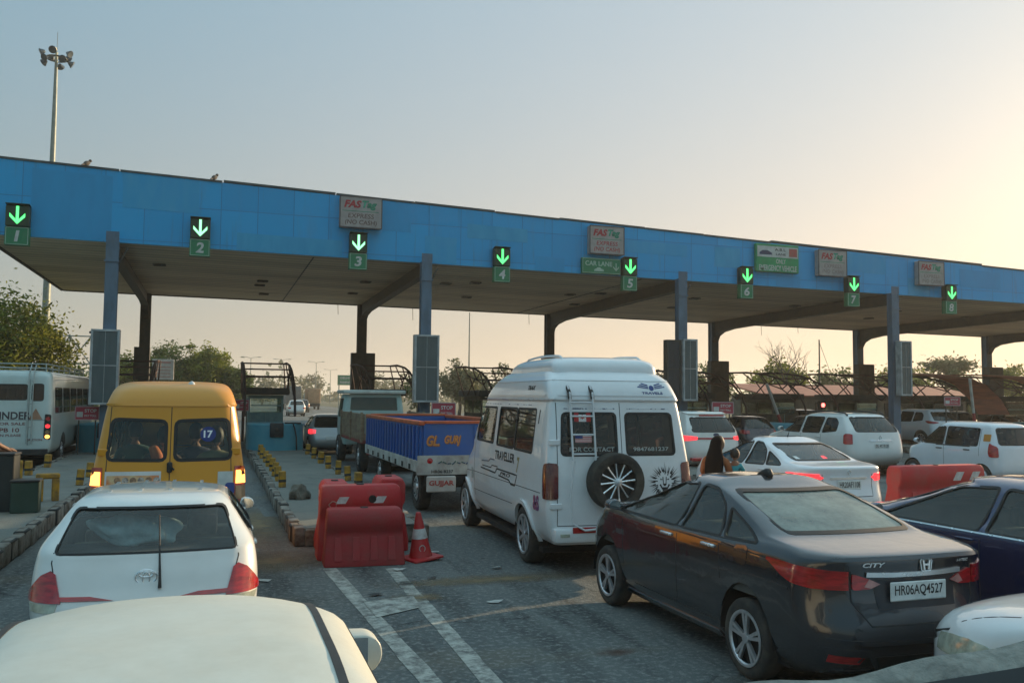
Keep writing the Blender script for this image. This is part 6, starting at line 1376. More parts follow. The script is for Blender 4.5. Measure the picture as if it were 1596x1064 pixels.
# front one lower and duller, the pair behind it taller with reflective chevrons
t = barrier((1.91, 11.85, 0), R(-3), 'front dull red barrier with vertical ribs facing the camera, standing before the glossy ones', .96, M2, False); t.scale = (1, 1, .74)
def end_chevrons(t, sx, L_):
    b = B()
    for k in range(3):
        for c in (-1, 1):
            z = .30+k*.17
            q = [(-.10 if c < 0 else .02, z), (-.02 if c < 0 else .10, z+.06), (-.02 if c < 0 else .10, z+.15), (-.10 if c < 0 else .02, z+.09)]
            va = [b.verts.new((sx*(L_/2*(1+.09*(1-v/.98))+.003), u, v)) for u, v in q]; b.faces.new(va)
    bmesh.ops.recalc_face_normals(b, faces=b.faces); obj('end_chevron', b, WSTK, t)
t = barrier((1.66, 12.98, 0), R(88), 'glossy red barrier set lengthwise, left of the pair, with an orange left edge', .68); t.scale = (1, 1, 1.0); end_chevrons(t, -1, .68)
t = barrier((2.44, 12.98, 0), R(88), 'glossy red barrier set lengthwise, right of the pair, nearest the cone', .68); t.scale = (1, 1, 1.05); end_chevrons(t, -1, .68)
tt = barrier((1.93, 12.36, 0), R(-2), 'glossy taller red barrier standing across the pair with two white reflectors and a round hole', 1.06); tt.scale = (1, 1, 1.0) 
b = B(); lathe(b, [(.055, -.2005), (.05, -.204), (.002, -.205)], 18, 'y', center=(.15, 0, .80)); obj('round_hole', b, DARK, tt)
b = B(); tube(b, [(-.38+.06*math.cos(i*.6)*(1 if i % 2 else .7), -.203, .73+.05*math.sin(i*.6)) for i in range(11)], .006, 5); obj('scuffed_mark', b, mat('scuffed_cream', (.42, .28, .22), .6, var=.3), tt)
t = barrier((13.12, 13.6, 0), R(1), 'long red barrier behind the navy car at the foot of the right-hand island', 2.0, REDPL, False)
for x in (.35, .75): b = B(); prism(b, [(x-.14, .70), (x+.04, .70), (x+.14, .86), (x-.04, .86)], 'y', -.206, -.201); obj('reflector', b, WSTK, t)
t = empty('traffic_cone', (2.72, 11.95, 0), R(20), 'red traffic cone with a white band leaning against the red barriers', 'cone'); b = B(); box(b, (-.24, -.24, 0), (.24, .24, .045), .02, seg=2); obj('foot', b, REDPL, t, True)
b = B(); prof = [(.17, .045), (.15, .12), (.105, .36), (.06, .60), (.035, .74), (.022, .75)]; lathe(b, prof, 28, 'z'); obj('cone_body', b, REDPL, t, True); b = B(); lathe(b, [(.1135, .335), (.084, .49)], 28, 'z'); bd = obj('white_band', b, WSTK, t, True)
b = B(); 
for i in range(18):
    a0 = -.5+i*.055-math.pi/2-.35
    r_ = .148
tube(b, [((.137-.2*.0)*math.cos(-math.pi/2-.35+.3*math.cos(q)), (.139)*math.sin(-math.pi/2-.35+.3*math.cos(q)), .19+.05*math.sin(q)) for q in [i*.45 for i in range(15)]], .007, 5); obj('ring_mark', b, WSTK, t)
t.rotation_euler = (0, R(-5), R(20)); t.scale = (.95, .95, .84); t.location = (2.70, 11.9, .012)
YEL = mat('yellow_bollard', (.50, .25, .015), .7, col2=(.20, .12, .04), vscale=6, bump=.4, bscale=20, thresh=(.4, .65)); YB2 = mat('bollard_black', (.04, .038, .03), .7, var=.3)
def bollard_proto():
    t = empty('bollard', (0, 0, 0)); b = B(); prism(b, rounded([(-.085, -.085), (.085, -.085), (.085, .085), (-.085, .085)], .03), 'z', 0, .40, .012); obj('post', b, YEL, t, True)
    b = B(); prism(b, rounded([(-.088, -.088), (.088, -.088), (.088, .088), (-.088, .088)], .03), 'z', .13, .20); obj('black_band', b, YB2, t, True); return t
bp = None; spots = [(1.42, y, 'left island edge right of the yellow van') for y in (19.6, 21.0, 22.3, 23.8, 25.3, 26.9, 28.5, 30.2)]+[(2.93, y, 'right island edge by the trucks') for y in (19.0, 20.7, 22.5, 24.3, 26.2, 28.2, 30.3)]+[(-2.72, 21.0, 'x'), (-2.75, 23.0, 'x'), (-4.15, 23.8, 'x'), (-4.15, 26.2, 'x')]
rb = random.Random(3); seen = {}
for x, y, wh in spots:
    if bp is None: bp = bollard_proto(); o = bp
    else: o = copy_tree(bp)
    o.location = (x+rb.uniform(-.03, .03), y, .245); o.rotation_euler = (R(rb.uniform(-5, 5)), R(rb.uniform(-6, 6)), rb.uniform(-.3, .3))
    o.scale = (.85, .85, .85); o['category'] = 'bollard'; o['group'] = 'yellow bollards along the island kerbs'
    seen[wh] = seen.get(wh, -1)+1; nth = ORD[seen[wh]]
    o['label'] = ('%s yellow bollard from the camera on the island left of the yellow van' % nth) if wh == 'x' else '%s yellow bollard from the camera along the %s' % (nth, wh)
def hoop(x, y, rz, label):
    t = empty('hoop_bollard', (x, y, .245), rz, label, 'bollard', 'yellow hoop bollards')
    for q in (-.13, .13): b = B(); prism(b, [(q-.06, -.06), (q+.06, -.06), (q+.06, .06), (q-.06, .06)], 'z', 0, .40, .012); obj('leg', b, YEL, t, True)
    b = B(); box(b, (-.195, -.065, .401), (.195, .065, .50), .02); obj('top_bar', b, YEL, t, True)
hoop(-2.85, 18.05, R(15), 'yellow hoop bollard beside the dark bin on the left island'); hoop(-4.1, 21.6, R(10), 'yellow hoop bollard behind the standing man on the left island')
t = empty('dark_bin', (-2.92, 16.5, .245), R(4), 'square dark green bin on the left island by the kerb', 'bin'); b = B(); prism(b, rounded([(-.21, -.19), (.21, -.19), (.21, .19), (-.21, .19)], .03), 'z', 0, .50, .012); obj('tub', b, mat('bin_green', (.018, .045, .03), .6, col2=(.03, .06, .045), vscale=4), t, True); b = B(); prism(b, rounded([(-.225, -.205), (.225, -.205), (.225, .205), (-.225, .205)], .03), 'z', .50, .535, .008); obj('rim', b, BLACKPL, t, True)
t = empty('black_crate', (-3.30, 16.75, .245), R(-3), 'tall black crate by the legs of the standing man at the left edge', 'crate'); b = B(); prism(b, rounded([(-.19, -.2), (.19, -.2), (.19, .2), (-.19, .2)], .03), 'z', 0, .92, .012); obj('case', b, mat('crate_black', (.016, .024, .024), .5, var=.4), t, True); b = B(); box(b, (-.2, -.21, .921), (.2, .21, .96), .01); obj('lid', b, BLACKPL, t)
bm = B(); bmesh.ops.create_icosphere(bm, subdivisions=3, radius=.2); rl = random.Random(9)
for v in bm.verts: v.co = Vector((v.co.x*.95, v.co.y*.8, max(-.1, v.co.z*.95)))*(1+.25*math.sin(v.co.x*21+1)*math.sin(v.co.y*17+v.co.z*19))
tag(obj('concrete_lump', bm, mat('lump_concrete', (.16, .15, .12), .95, col2=(.07, .07, .06), vscale=7, bump=.7, bscale=15), None, True, 30, loc=(1.55, 17.3, .34)), 'broken grey concrete lump on the island behind the red barriers', 'concrete lump')
# litter
rl = random.Random(21)
for i, (x, y) in enumerate(((2.55, 10.6), (2.25, 11.2), (3.0, 12.3), (1.75, 9.9), (3.5, 11.0), (2.9, 9.2), (4.0, 16.0), (.6, 11.0))):
    b = B(); n = 6; q = [b.verts.new((rl.uniform(.03, .07)*math.cos(2*math.pi*k/n)*1.5, rl.uniform(.03, .07)*math.sin(2*math.pi*k/n), rl.uniform(0, .03)+.004)) for k in range(n)]; c = b.verts.new((0, 0, .03))
    for k in range(n): b.faces.new((q[k], q[(k+1) % n], c))
    tag(obj('litter_scrap', b, mat('litter_pale', (.5, .5, .47), .8, var=.3) if i % 3 else mat('litter_dark', (.05, .05, .05), .8, var=.3), None, loc=(x, y, .002)), 'scrap of litter on the asphalt around the cone and barriers', 'litter', 'litter scraps on the road')

# ------------------------------------------------------------------ small red boards, signal lamps, boom poles
def red_board(x, y, z0, w_, h_, label):
    t = empty('red_board', (x, y, 0), 0, label, 'sign', 'small red notice boards in front of booths'); b = B(); box(b, (-w_/2, 0, z0), (w_/2, .04, z0+h_), .005); p0 = obj('panel', b, mat('board_red', (.42, .035, .06), .5, col2=(.33, .05, .07), vscale=4), t)
    b = B()
    for q in (((-w_/2, z0), (w_/2, z0)), ((-w_/2, z0+h_), (w_/2, z0+h_)), ((-w_/2, z0), (-w_/2, z0+h_)), ((w_/2, z0), (w_/2, z0+h_))): bar(b, (q[0][0], 0, q[0][1]), (q[1][0], 0, q[1][1]), .03, .03)
    obj('border', b, mat('pink_border', (.5, .35, .36), .5, var=.2), t); b = B(); box(b, (-w_*.44, -.008, z0+h_*.2), (-w_*.18, -.001, z0+h_*.6)); obj('pictogram', b, SIGNW, p0)
    text_flat('lettering', 'STOP', w_*.5, h_*.26, SIGNW, p0, (w_*.14, -.004, z0+h_*.68), bold=.02); text_flat('lettering', 'PAY TOLL', w_*.5, h_*.16, SIGNW, p0, (w_*.14, -.004, z0+h_*.3), bold=.02)
    b = B()
    for s in (-1, 1): bar(b, (s*w_*.35, .06, .2), (s*w_*.35, .06, z0+h_*.9), .04, .04)
    obj('post', b, STEELD, t)
red_board(7.68, 30.6, 1.46, .86, .52, 'small red notice board right of the second front column'); red_board(-3.9, 31.4, 1.36, .7, .42, 'small red notice board between the bus and the yellow van'); red_board(18.9, 30.4, 1.64, .95, .44, 'small red notice board above the white SUV with the red strip'); red_board(30.3, 30.4, 2.02, .85, .36, 'small red notice board above the far white SUV'); red_board(1.05, 38.5, 1.55, .55, .45, 'small red notice board just right of the yellow van roof')
def signal_lamp(x, y, z, label):
    t = empty('stop_lamp', (x, y, 0), 0, label, 'signal lamp', 'red stop lamps in the lanes'); b = B(); box(b, (-.2, 0, z-.22), (.2, .2, z+.22), .03); tube(b, [(0, .1, .2), (0, .1, z-.2)], .04, 8); obj('housing', b, BLACKPL, t); b = B(); lathe(b, [(.11, 0), (.10, -.02), (.002, -.03)], 20, 'y', center=(0, 0, z)); obj('lens', b, mat('stop_light', (.7, .05, .05), .3, emit=(1, .10, .08), estr=5), t, True)
signal_lamp(5.55, 38.6, 1.85, 'red stop lamp glowing above the beige truck'); signal_lamp(29.2, 37.6, 1.95, 'red stop lamp glowing above the white boxy SUV'); signal_lamp(22.9, 37, 1.8, 'red stop lamp left of the leaning boom pole')
for a, c, lb_ in (((24.77, 36, 2.95), (25.75, 36, .62), 'white and red boom pole leaning left of the white boxy SUV'), ((35.0, 34, 3.31), (35.3, 34, .6), 'upright white boom pole near the right edge')):
    a, c = Vector(a), Vector(c); t = empty('boom_pole', (c.x, c.y, 0), 0, lb_, 'boom barrier', 'boom poles'); b = B(); tube(b, [a-t.location, a.lerp(c, .62)-t.location], .07, 8); obj('arm', b, mat('boom_white', (.55, .52, .48), .5, var=.3), t, True); b = B(); tube(b, [a.lerp(c, .62)-t.location, c-t.location], .072, 8); obj('red_band', b, mat('boom_red', (.45, .05, .05), .5, var=.3), t, True); b = B(); box(b, (-.2, -.2, 0), (.2, .2, .9), .03); obj('cabinet', b, YEL, t)

# ------------------------------------------------------------------ mast, poles, gantry, hoarding, notice board
GALV = mat('galvanised', (.24, .27, .24), .5, .3, var=.25)
t = empty('floodlight_mast', (-12.45, 75, 0), 0, 'tall floodlight mast rising behind the canopy at upper left', 'mast'); b = B(); tube(b, [(0, 0, 0), (0, 0, 12), (0, 0, 24), (-.02, 0, 28.6)], [.34, .26, .17, .10], 12); tube(b, [(0, 0, 28.6), (0, 0, 30.2)], .02, 6); obj('pole', b, GALV, t, True)
b = B(); tube(b, [(.75*math.cos(2*math.pi*i/24), .75*math.sin(2*math.pi*i/24), 28.1) for i in range(25)], .05, 6)
for i in range(4): a = math.pi*i/2+.4; tube(b, [(0, 0, 28.3), (.75*math.cos(a), .75*math.sin(a), 28.1)], .04, 6)
obj('ring', b, STEELD, t, True)
for i in range(10):
    a = 2*math.pi*i/10+.2; b = B(); c, s = math.cos(a), math.sin(a); cx, cy, z = 1.0*c, 1.0*s, 28.15+(.3 if i % 2 else -.28); lathe(b, [(.10, -.2), (.22, .0), (.30, .12), (.27, .16), (.02, .14)], 14, 'z'); M_ = Matrix.Translation((cx, cy, z))@Matrix.Rotation(a, 4, 'Z')@Matrix.Rotation(R(118), 4, 'Y'); b.transform(M_); obj('floodlight', b, mat('flood_shell', (.05, .075, .10), .4, .4, var=.3), t, True)
b = B(); bmesh.ops.create_icosphere(b, subdivisions=2, radius=.26); obj('lit_lamp', b, mat('flood_lit', (.8, .6, .3), .4, emit=(1, .78, .4), estr=1.6), t, True, loc=(-.15, -.7, 28.55))
def lamp_post(x, y, h, label, arms=1):
    t = empty('lamp_post', (x, y, 0), 0, label, 'lamp post', 'thin lamp posts along the road'); b = B(); tube(b, [(0, 0, 0), (0, 0, h)], [.11, .06], 8); obj('pole', b, GALV, t, True)
    for s in ((-1, 1) if arms == 2 else (1,)): b = B(); tube(b, [(0, 0, h-.1), (s*.6, 0, h+.15), (s*1.5, 0, h+.2)], .04, 6); box(b, (s*1.5-.3, -.12, h+.14), (s*1.5+.3, .12, h+.26), .03); obj('lamp_arm', b, GALV, t, True)
b = B(); tube(b, [(0, 0, 0), (0, 0, 13.1)], [.14, .06], 8); tag(obj('thin_mast', b, GALV, None, True, loc=(30.9, 110, 0)), 'thin dark mast behind the canopy, above the blue trailer', 'mast')
for i, (x, y, h) in enumerate(((6, 170, 9), (13, 190, 9.5), (21, 200, 9.5), (8, 260, 9.5), (16, 300, 10), (29, 240, 9))): lamp_post(x, y, h, ORD[i]+' thin twin-arm lamp post in the distance beyond the booths', 2)
t = empty('power_pole', (54.0, 70, 0), 0, 'thin pole with a stay wire right of the bare tree', 'pole'); b = B(); tube(b, [(0, 0, 0), (0, 0, 7.9)], [.10, .06], 8); obj('pole', b, STEELD, t, True); b = B(); tube(b, [(0, 0, 7.7), (2.0, 0, 3.0)], .025, 5); obj('stay_wire', b, STEELD, t, True)
t = empty('gantry_sign', (22.2, 160, 0), 0, 'green direction sign on posts far down the road', 'sign'); b = B(); box(b, (-1.6, 0, 4.1), (1.6, .1, 5.9), .02); obj('panel', b, GREENB, t); text_flat('lettering', 'DELHI', 1.6, .4, SIGNW, t, (-.3, -.004, 5.4), bold=.02); text_flat('lettering', 'PANIPAT', 1.9, .4, SIGNW, t, (-.2, -.004, 4.6), bold=.02); b = B()
for s in (-1, 1): tube(b, [(s*1.3, .2, 0), (s*1.3, .2, 5.6)], .1, 8)
obj('post', b, GALV, t)
t = empty('hoarding_frame', (-8.3, 58, 0), 0, 'bare cross-braced hoarding frame left of the first column', 'hoarding'); b = B()
for q in (((-1.0, 0), (-1.0, 5.7)), ((0, 3.8), (0, 5.7)), ((1.15, 0), (1.15, 5.7)), ((-1.0, 3.95), (1.15, 3.95)), ((-1.0, 5.6), (1.15, 5.6)), ((-1.0, 3.95), (0, 5.6)), ((0, 3.95), (-1.0, 5.6)), ((0, 3.95), (1.15, 5.6)), ((1.15, 3.95), (0, 5.6))): tube(b, [(q[0][0], 0, q[0][1]), (q[1][0], 0, q[1][1])], .04, 6)
obj('frame', b, GALV, t); b = B()
for x in (-1, 1.1): bmesh.ops.create_icosphere(b, subdivisions=1, radius=.09, matrix=Matrix.Translation((x, 0, 5.85)))
obj('lamp', b, BLACKPL, t)
t = empty('notice_board', (-3.2, 60, 0), 0, 'white notice board with red print above the yellow van', 'sign'); b = B(); box(b, (-.65, 0, 3.1), (.65, .08, 4.4), .02); p0 = obj('panel', b, mat('notice_cream', (.50, .44, .38), .6, var=.25), t); b = B()
for z in (4.2, 3.9, 3.7, 3.5, 3.3): bar(b, (-.5, -.006, z), (.45, -.006, z), .01, .06 if z > 4 else .03)
obj('printed_line', b, MATS['red_letter'], p0); b = B()
for s in (-1, 1): tube(b, [(s*.5, .1, 0), (s*.5, .1, 4.3)], .05, 6)
obj('post', b, STEELD, t)
# birds on the fascia
for x, lb_ in ((-4.25, 'small dark bird perched on the left part of the fascia'), (-.25, 'small dark bird crouching on the fascia above lane number 2')):
    t = empty('bird', (x, YF+.02, zt(x)+.055), R(60), lb_, 'bird'); bm = B(); bmesh.ops.create_icosphere(bm, subdivisions=2, radius=.09)
    for v in bm.verts: v.co = Vector((v.co.x*1.7, v.co.y*.85, v.co.z*.95+.10+v.co.x*.5))
    tube(bm, [(-.10, 0, .05), (-.24, 0, -.01)], [.04, .02], 6); bmesh.ops.create_icosphere(bm, subdivisions=2, radius=.052, matrix=Matrix.Translation((.16, 0, .22))); tube(bm, [(.20, 0, .22), (.26, 0, .20)], [.015, .003], 5); tube(bm, [(0, .02, .06), (.01, .02, 0)], .006, 4); tube(bm, [(0, -.02, .06), (.01, -.02, 0)], .006, 4)
    obj('body', bm, mat('bird_feather', (.05, .045, .04), .8, col2=(.12, .10, .08), vscale=12), t, True)

# ------------------------------------------------------------------ trees
def leafmat(name, c1, c2):
    if name in MATS: return MATS[name]
    m = bpy.data.materials.new(name); m.use_nodes = True; t = m.node_tree; p = t.nodes['Principled BSDF']; p.inputs['Roughness'].default_value = .75
    g = t.nodes.new('ShaderNodeNewGeometry'); n = t.nodes.new('ShaderNodeTexNoise'); n.inputs['Scale'].default_value = .9; n.inputs['Detail'].default_value = 3; t.links.new(g.outputs['Position'], n.inputs['Vector'])
    ad = t.nodes.new('ShaderNodeMath'); ad.operation = 'MULTIPLY_ADD'; ad.inputs[1].default_value = .35; t.links.new(g.outputs['Random Per Island'], ad.inputs[0]); t.links.new(n.outputs['Fac'], ad.inputs[2])
    r = t.nodes.new('ShaderNodeValToRGB'); r.color_ramp.elements[0].position = .45; r.color_ramp.elements[0].color = (*c1, 1); r.color_ramp.elements[1].position = .9; r.color_ramp.elements[1].color = (*c2, 1); t.links.new(ad.outputs[0], r.inputs[0]); t.links.new(r.outputs[0], p.inputs['Base Color'])
    tr = t.nodes.new('ShaderNodeBsdfTranslucent'); t.links.new(r.outputs[0], tr.inputs[0]); mx = t.nodes.new('ShaderNodeMixShader'); mx.inputs[0].default_value = .3; t.links.new(p.outputs[0], mx.inputs[1]); t.links.new(tr.outputs[0], mx.inputs[2]); t.links.new(mx.outputs[0], t.nodes['Material Output'].inputs[0]); MATS[name] = m; return m
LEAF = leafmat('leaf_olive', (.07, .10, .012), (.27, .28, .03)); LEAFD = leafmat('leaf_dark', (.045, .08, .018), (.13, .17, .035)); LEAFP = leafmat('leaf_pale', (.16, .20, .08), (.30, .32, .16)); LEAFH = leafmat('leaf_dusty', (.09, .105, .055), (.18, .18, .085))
BARK = mat('bark', (.055, .045, .035), .9, col2=(.09, .075, .055), vscale=6, bump=.5, bscale=14, stretch=(1, 1, .3))
def tree(name, label, x, y, h, rx, rz_, m, n=60, per=60, ls=.16, seed=1, group=None, flat=False, z0=None):
    r = random.Random(seed); t = empty(name, (x, y, 0), 0, label, 'tree', group); zc = h-rz_; b = B()
    tr_h = max(.6, zc-rz_*.5); tube(b, [(0, 0, 0), (r.uniform(-.1, .1)*rx, 0, tr_h*.5), (r.uniform(-.1, .1)*rx, r.uniform(-.1, .1), tr_h)], [h*.035, h*.028, h*.022], 8)
    cl = []
    for i in range(n):
        while True:
            v = Vector((r.uniform(-1, 1), r.uniform(-1, 1), r.uniform(-1, 1)))
            if .35 < v.length < 1: break
        v = v*(.75+.25*r.random())
        if flat: v.z = abs(v.z)*.6
        cl.append(Vector((v.x*rx, v.y*rx*.9, zc+v.z*rz_)))
    for c in cl[:max(6, n//7)]:
        mid = Vector((c.x*.4, c.y*.4, tr_h+(c.z-tr_h)*.45)); tube(b, [(0, 0, tr_h*.85), mid, c], [h*.016, h*.010, h*.004], 5)
    obj('trunk', b, BARK, t, True); b = B()
    for c in cl:
        cr_ = rx*r.uniform(.16, .34)
        for k in range(per):
            d = Vector((r.gauss(0, 1), r.gauss(0, 1), r.gauss(0, .8)))*cr_*.55; p = c+d; u = Vector((r.gauss(0, 1), r.gauss(0, 1), r.gauss(0, .7))).normalized(); v = u.cross(Vector((r.gauss(0, 1), r.gauss(0, 1), r.gauss(0, 1)))).normalized(); s = ls*r.uniform(.6, 1.3)
            b.faces.new([b.verts.new(q) for q in (p-u*s*.9, p+v*s*.4, p+u*s, p-v*s*.4)])
    obj('crown', b, m, t); return t
tree('leafy_tree', 'big olive-green tree behind the bus at the left edge', -9.6, 46, 6.7, 3.3, 2.7, LEAF, 190, 150, .115, 1)
tree('leafy_tree', 'pale feathery tree showing above the big olive tree at the left edge', -17.5, 66, 10.6, 4.0, 3.2, LEAFP, 80, 60, .16, 2)
tree('leafy_tree', 'small dark tree behind the hoarding frame', -8.6, 62, 3.9, 2.3, 1.6, LEAFD, 40, 50, .18, 31)
for i, (x, h, rx) in enumerate(((-6.6, 6.0, 2.0), (-3.9, 6.5, 2.5), (-1.0, 6.7, 2.3), (1.2, 4.9, 1.7))):
    tree('leafy_tree', ['dark tree left in the clump above the yellow van', 'dark tree second in the clump behind the white notice board', 'dark tree right of the notice board, tallest in the clump', 'low dark tree at the right end of the clump over the van'][i], x, 80, h, rx, h*.40, LEAFD if i % 2 else LEAF, 100, 110, .16, 3+i, 'trees above the yellow van')
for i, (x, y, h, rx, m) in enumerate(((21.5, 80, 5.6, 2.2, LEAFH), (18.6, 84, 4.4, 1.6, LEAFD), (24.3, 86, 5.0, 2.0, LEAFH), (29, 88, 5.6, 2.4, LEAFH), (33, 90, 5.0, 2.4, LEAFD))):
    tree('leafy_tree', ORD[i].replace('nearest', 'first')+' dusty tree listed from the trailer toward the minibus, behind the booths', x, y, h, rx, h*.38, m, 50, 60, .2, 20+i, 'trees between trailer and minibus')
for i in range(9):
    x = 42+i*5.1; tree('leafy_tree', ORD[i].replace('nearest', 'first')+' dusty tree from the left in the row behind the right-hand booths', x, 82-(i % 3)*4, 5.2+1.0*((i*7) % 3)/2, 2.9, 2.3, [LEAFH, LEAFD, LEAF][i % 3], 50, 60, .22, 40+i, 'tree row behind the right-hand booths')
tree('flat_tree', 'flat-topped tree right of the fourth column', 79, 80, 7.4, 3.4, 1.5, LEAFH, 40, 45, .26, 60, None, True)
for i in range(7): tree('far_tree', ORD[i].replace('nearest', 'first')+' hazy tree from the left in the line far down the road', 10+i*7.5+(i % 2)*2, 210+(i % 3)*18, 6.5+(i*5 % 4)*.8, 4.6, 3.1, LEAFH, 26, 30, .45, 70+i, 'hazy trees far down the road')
# conifer-like small tree, bare tree
def bare_tree(x, y, h, seed):
    r = random.Random(seed); t = empty('bare_tree', (x, y, 0), 0, 'leafless tree with fine twigs against the sky above the booths', 'tree'); b = B()
    def grow_(p, d, L_, rad, dep):
        e = p+d*L_; tube(b, [p, p.lerp(e, .5)+Vector((r.uniform(-1, 1), r.uniform(-1, 1), 0))*L_*.05, e], [rad, rad*.8, rad*.62], 5 if dep < 3 else 4, False)
        if dep >= 5: return
        for k in range(3 if dep < 3 else 2):
            q = (d+Vector((r.uniform(-1, 1), r.uniform(-1, 1), r.uniform(-.15, .7)))*.75).normalized(); grow_(e if k else p.lerp(e, .7), q, L_*r.uniform(.62, .82), rad*.6, dep+1)
    grow_(Vector((0, 0, 0)), Vector((0, 0, 1)), h*.30, h*.017, 0); obj('branches', b, BARK, t)
bare_tree(50.6, 70, 8.6, 4)
b = B(); r_ = random.Random(2)
for i in range(3600):
    x = r_.uniform(-60, 260); y = 330+r_.uniform(-20, 20); z = abs(r_.gauss(0, 2.6+1.6*math.sin(x*.11)+.8*math.sin(x*.37)))*1.1
    u = Vector((r_.gauss(0, 1), r_.gauss(0, 1), r_.gauss(0, 1))).normalized(); v = u.cross(Vector((r_.gauss(0, 1), r_.gauss(0, 1), r_.gauss(0, 1)))).normalized(); s = r_.uniform(.7, 1.5); p = Vector((x, y, z)); b.faces.new([b.verts.new(q) for q in (p-u*s, p+v*s*.7, p+u*s, p-v*s*.7)])
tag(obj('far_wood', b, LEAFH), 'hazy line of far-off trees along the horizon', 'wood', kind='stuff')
# low shed behind the booths on the right
t = empty('brown_shed', (47, 58, 0), 0, 'long low shed with a rusty red roof behind the right-hand booths', 'shed'); b = B(); box(b, (-7, 0, 0), (14, 5, 2.5)); obj('wall', b, BRICK, t); b = B(); prism(b, [(-.6, 2.45), (5.6, 3.4), (5.6, 3.5), (-.6, 2.55)], 'x', -7.4, 14.4); obj('roof', b, REDSH, t)
for i in range(6): b = B(); box(b, (-6+i*3.3, -.05, .9), (-4.6+i*3.3, -.002, 2.0)); obj('window', b, DARK, t)

# ------------------------------------------------------------------ people
SKIN = mat('skin_brown', (.22, .115, .07), .6, var=.2, sub=.05); HAIR = mat('black_hair', (.012, .010, .009), .6, var=.3, vscale=20)
def skinned(name, chains, m, parent, sub=2):
    """chains: lists of (point, radius); every chain after the first starts at an existing point"""
    me = bpy.data.meshes.new(name); V = []; E = []; RR = []
    def idx(p):
        for i, q in enumerate(V):
            if (Vector(q)-Vector(p)).length < 1e-4: return i
        V.append(p); RR.append(0); return len(V)-1
    for ch in chains:
        last = None
        for p, r in ch:
            i = idx(p); RR[i] = max(RR[i], r)
            if last is not None and last != i: E.append((last, i))
            last = i
    me.from_pydata(V, E, []); o = bpy.data.objects.new(name, me); C.objects.link(o)
    md = o.modifiers.new('s', 'SKIN'); md.use_smooth_shade = True
    for i, d in enumerate(me.skin_vertices[0].data): d.radius = (RR[i], RR[i]); d.use_root = (i == 0)
    o.modifiers.new('u', 'SUBSURF').levels = sub
    dg = bpy.context.evaluated_depsgraph_get(); m2 = bpy.data.meshes.new_from_object(o.evaluated_get(dg)); bpy.data.objects.remove(o)
    m2.name = name; m2.materials.clear(); m2.materials.append(m); m2.polygons.foreach_set('use_smooth', [True]*len(m2.polygons)); q = bpy.data.objects.new(name, m2); C.objects.link(q); q.parent = parent; return q
def head(t, c, look, hair=HAIR, s=1.0, name='head'):
    c = Vector(c); look = Vector(look).normalized(); side = look.cross(Vector((0, 0, 1))).normalized(); bm = B(); bmesh.ops.create_uvsphere(bm, u_segments=24, v_segments=16, radius=.1)
    for v in bm.verts:
        p = v.co.copy(); f = p.y
        z = p.z*1.22; x = p.x*.80*(1-.25*max(0, -p.z/.1)*(1 if f > 0 else .5)); y = p.y*.98+(.006 if f > 0 else 0)
        # brow, nose, chin
        if f > .05:
            y += .018*math.exp(-((p.x/.018)**2+((p.z+.012)/.026)**2)); y -= .010*(math.exp(-(((abs(p.x)-.036)/.018)**2+((p.z-.015)/.014)**2))); y += .008*math.exp(-((p.x/.03)**2+((p.z+.06)/.012)**2)); y += .010*math.exp(-((p.x/.03)**2+((p.z+.088)/.016)**2))
        v.co = Vector((x, y, z))*s
    for sx in (-1, 1):
        bmesh.ops.create_icosphere(bm, subdivisions=2, radius=.024*s, matrix=Matrix.Translation((sx*.08*s, -.004, -.005))@Matrix.Scale(.45, 4, (1, 0, 0))@Matrix.Scale(1.4, 4, (0, 0, 1)))
    M_ = Matrix.Translation(c)@Matrix(((side.x, look.x, 0, 0), (side.y, look.y, 0, 0), (side.z, look.z, 1, 0), (0, 0, 0, 1)))
    bm.transform(M_); ho = obj(name, bm, SKIN, t, True, 60)
    b = B(); 
    for sx in (-1, 1): bmesh.ops.create_icosphere(b, subdivisions=2, radius=.011*s, matrix=Matrix.Translation((sx*.033*s, .082*s, .016*s)))
    b.transform(M_); obj('eye', b, mat('eye_dark', (.03, .025, .02), .2, var=.2), ho, True)
    b = B(); bmesh.ops.create_uvsphere(b, u_segments=20, v_segments=14, radius=.108*s)
    for v in b.verts: v.co = Vector((v.co.x*.86, v.co.y*1.0-.012*s, v.co.z*1.18+.012*s))
    bmesh.ops.delete(b, geom=[v for v in b.verts if (v.co.y > .035*s and v.co.z < .075*s) or v.co.z < -.07*s], context='VERTS'); b.transform(M_); obj('hair', b, hair, ho, True, 60); return ho
def hand(c, d, n, s=1.0):
    """five short finger chains growing from the wrist point c along d, palm normal n"""
    c = Vector(c); d = Vector(d).normalized(); n = Vector(n).normalized(); w_ = d.cross(n).normalized(); palm = c+d*.075*s; out = [[(tuple(c), .026*s), (tuple(palm), .030*s)]]
    for i, L_ in enumerate((.072, .082, .076, .058)):
        q = palm+w_*(i-1.5)*.019*s; out.append([(tuple(palm), .030*s), (tuple(q+d*.018*s), .0095*s), (tuple(q+d*(.018+L_*.5)*s+n*.008*s), .0088*s), (tuple(q+d*(.018+L_*.9)*s+n*.026*s), .0075*s)])
    out.append([(tuple(c), .026*s), (tuple(c+d*.03*s+w_*-.036*s), .011*s), (tuple(c+d*.062*s-w_*.052*s+n*.012*s), .0095*s)]); return out
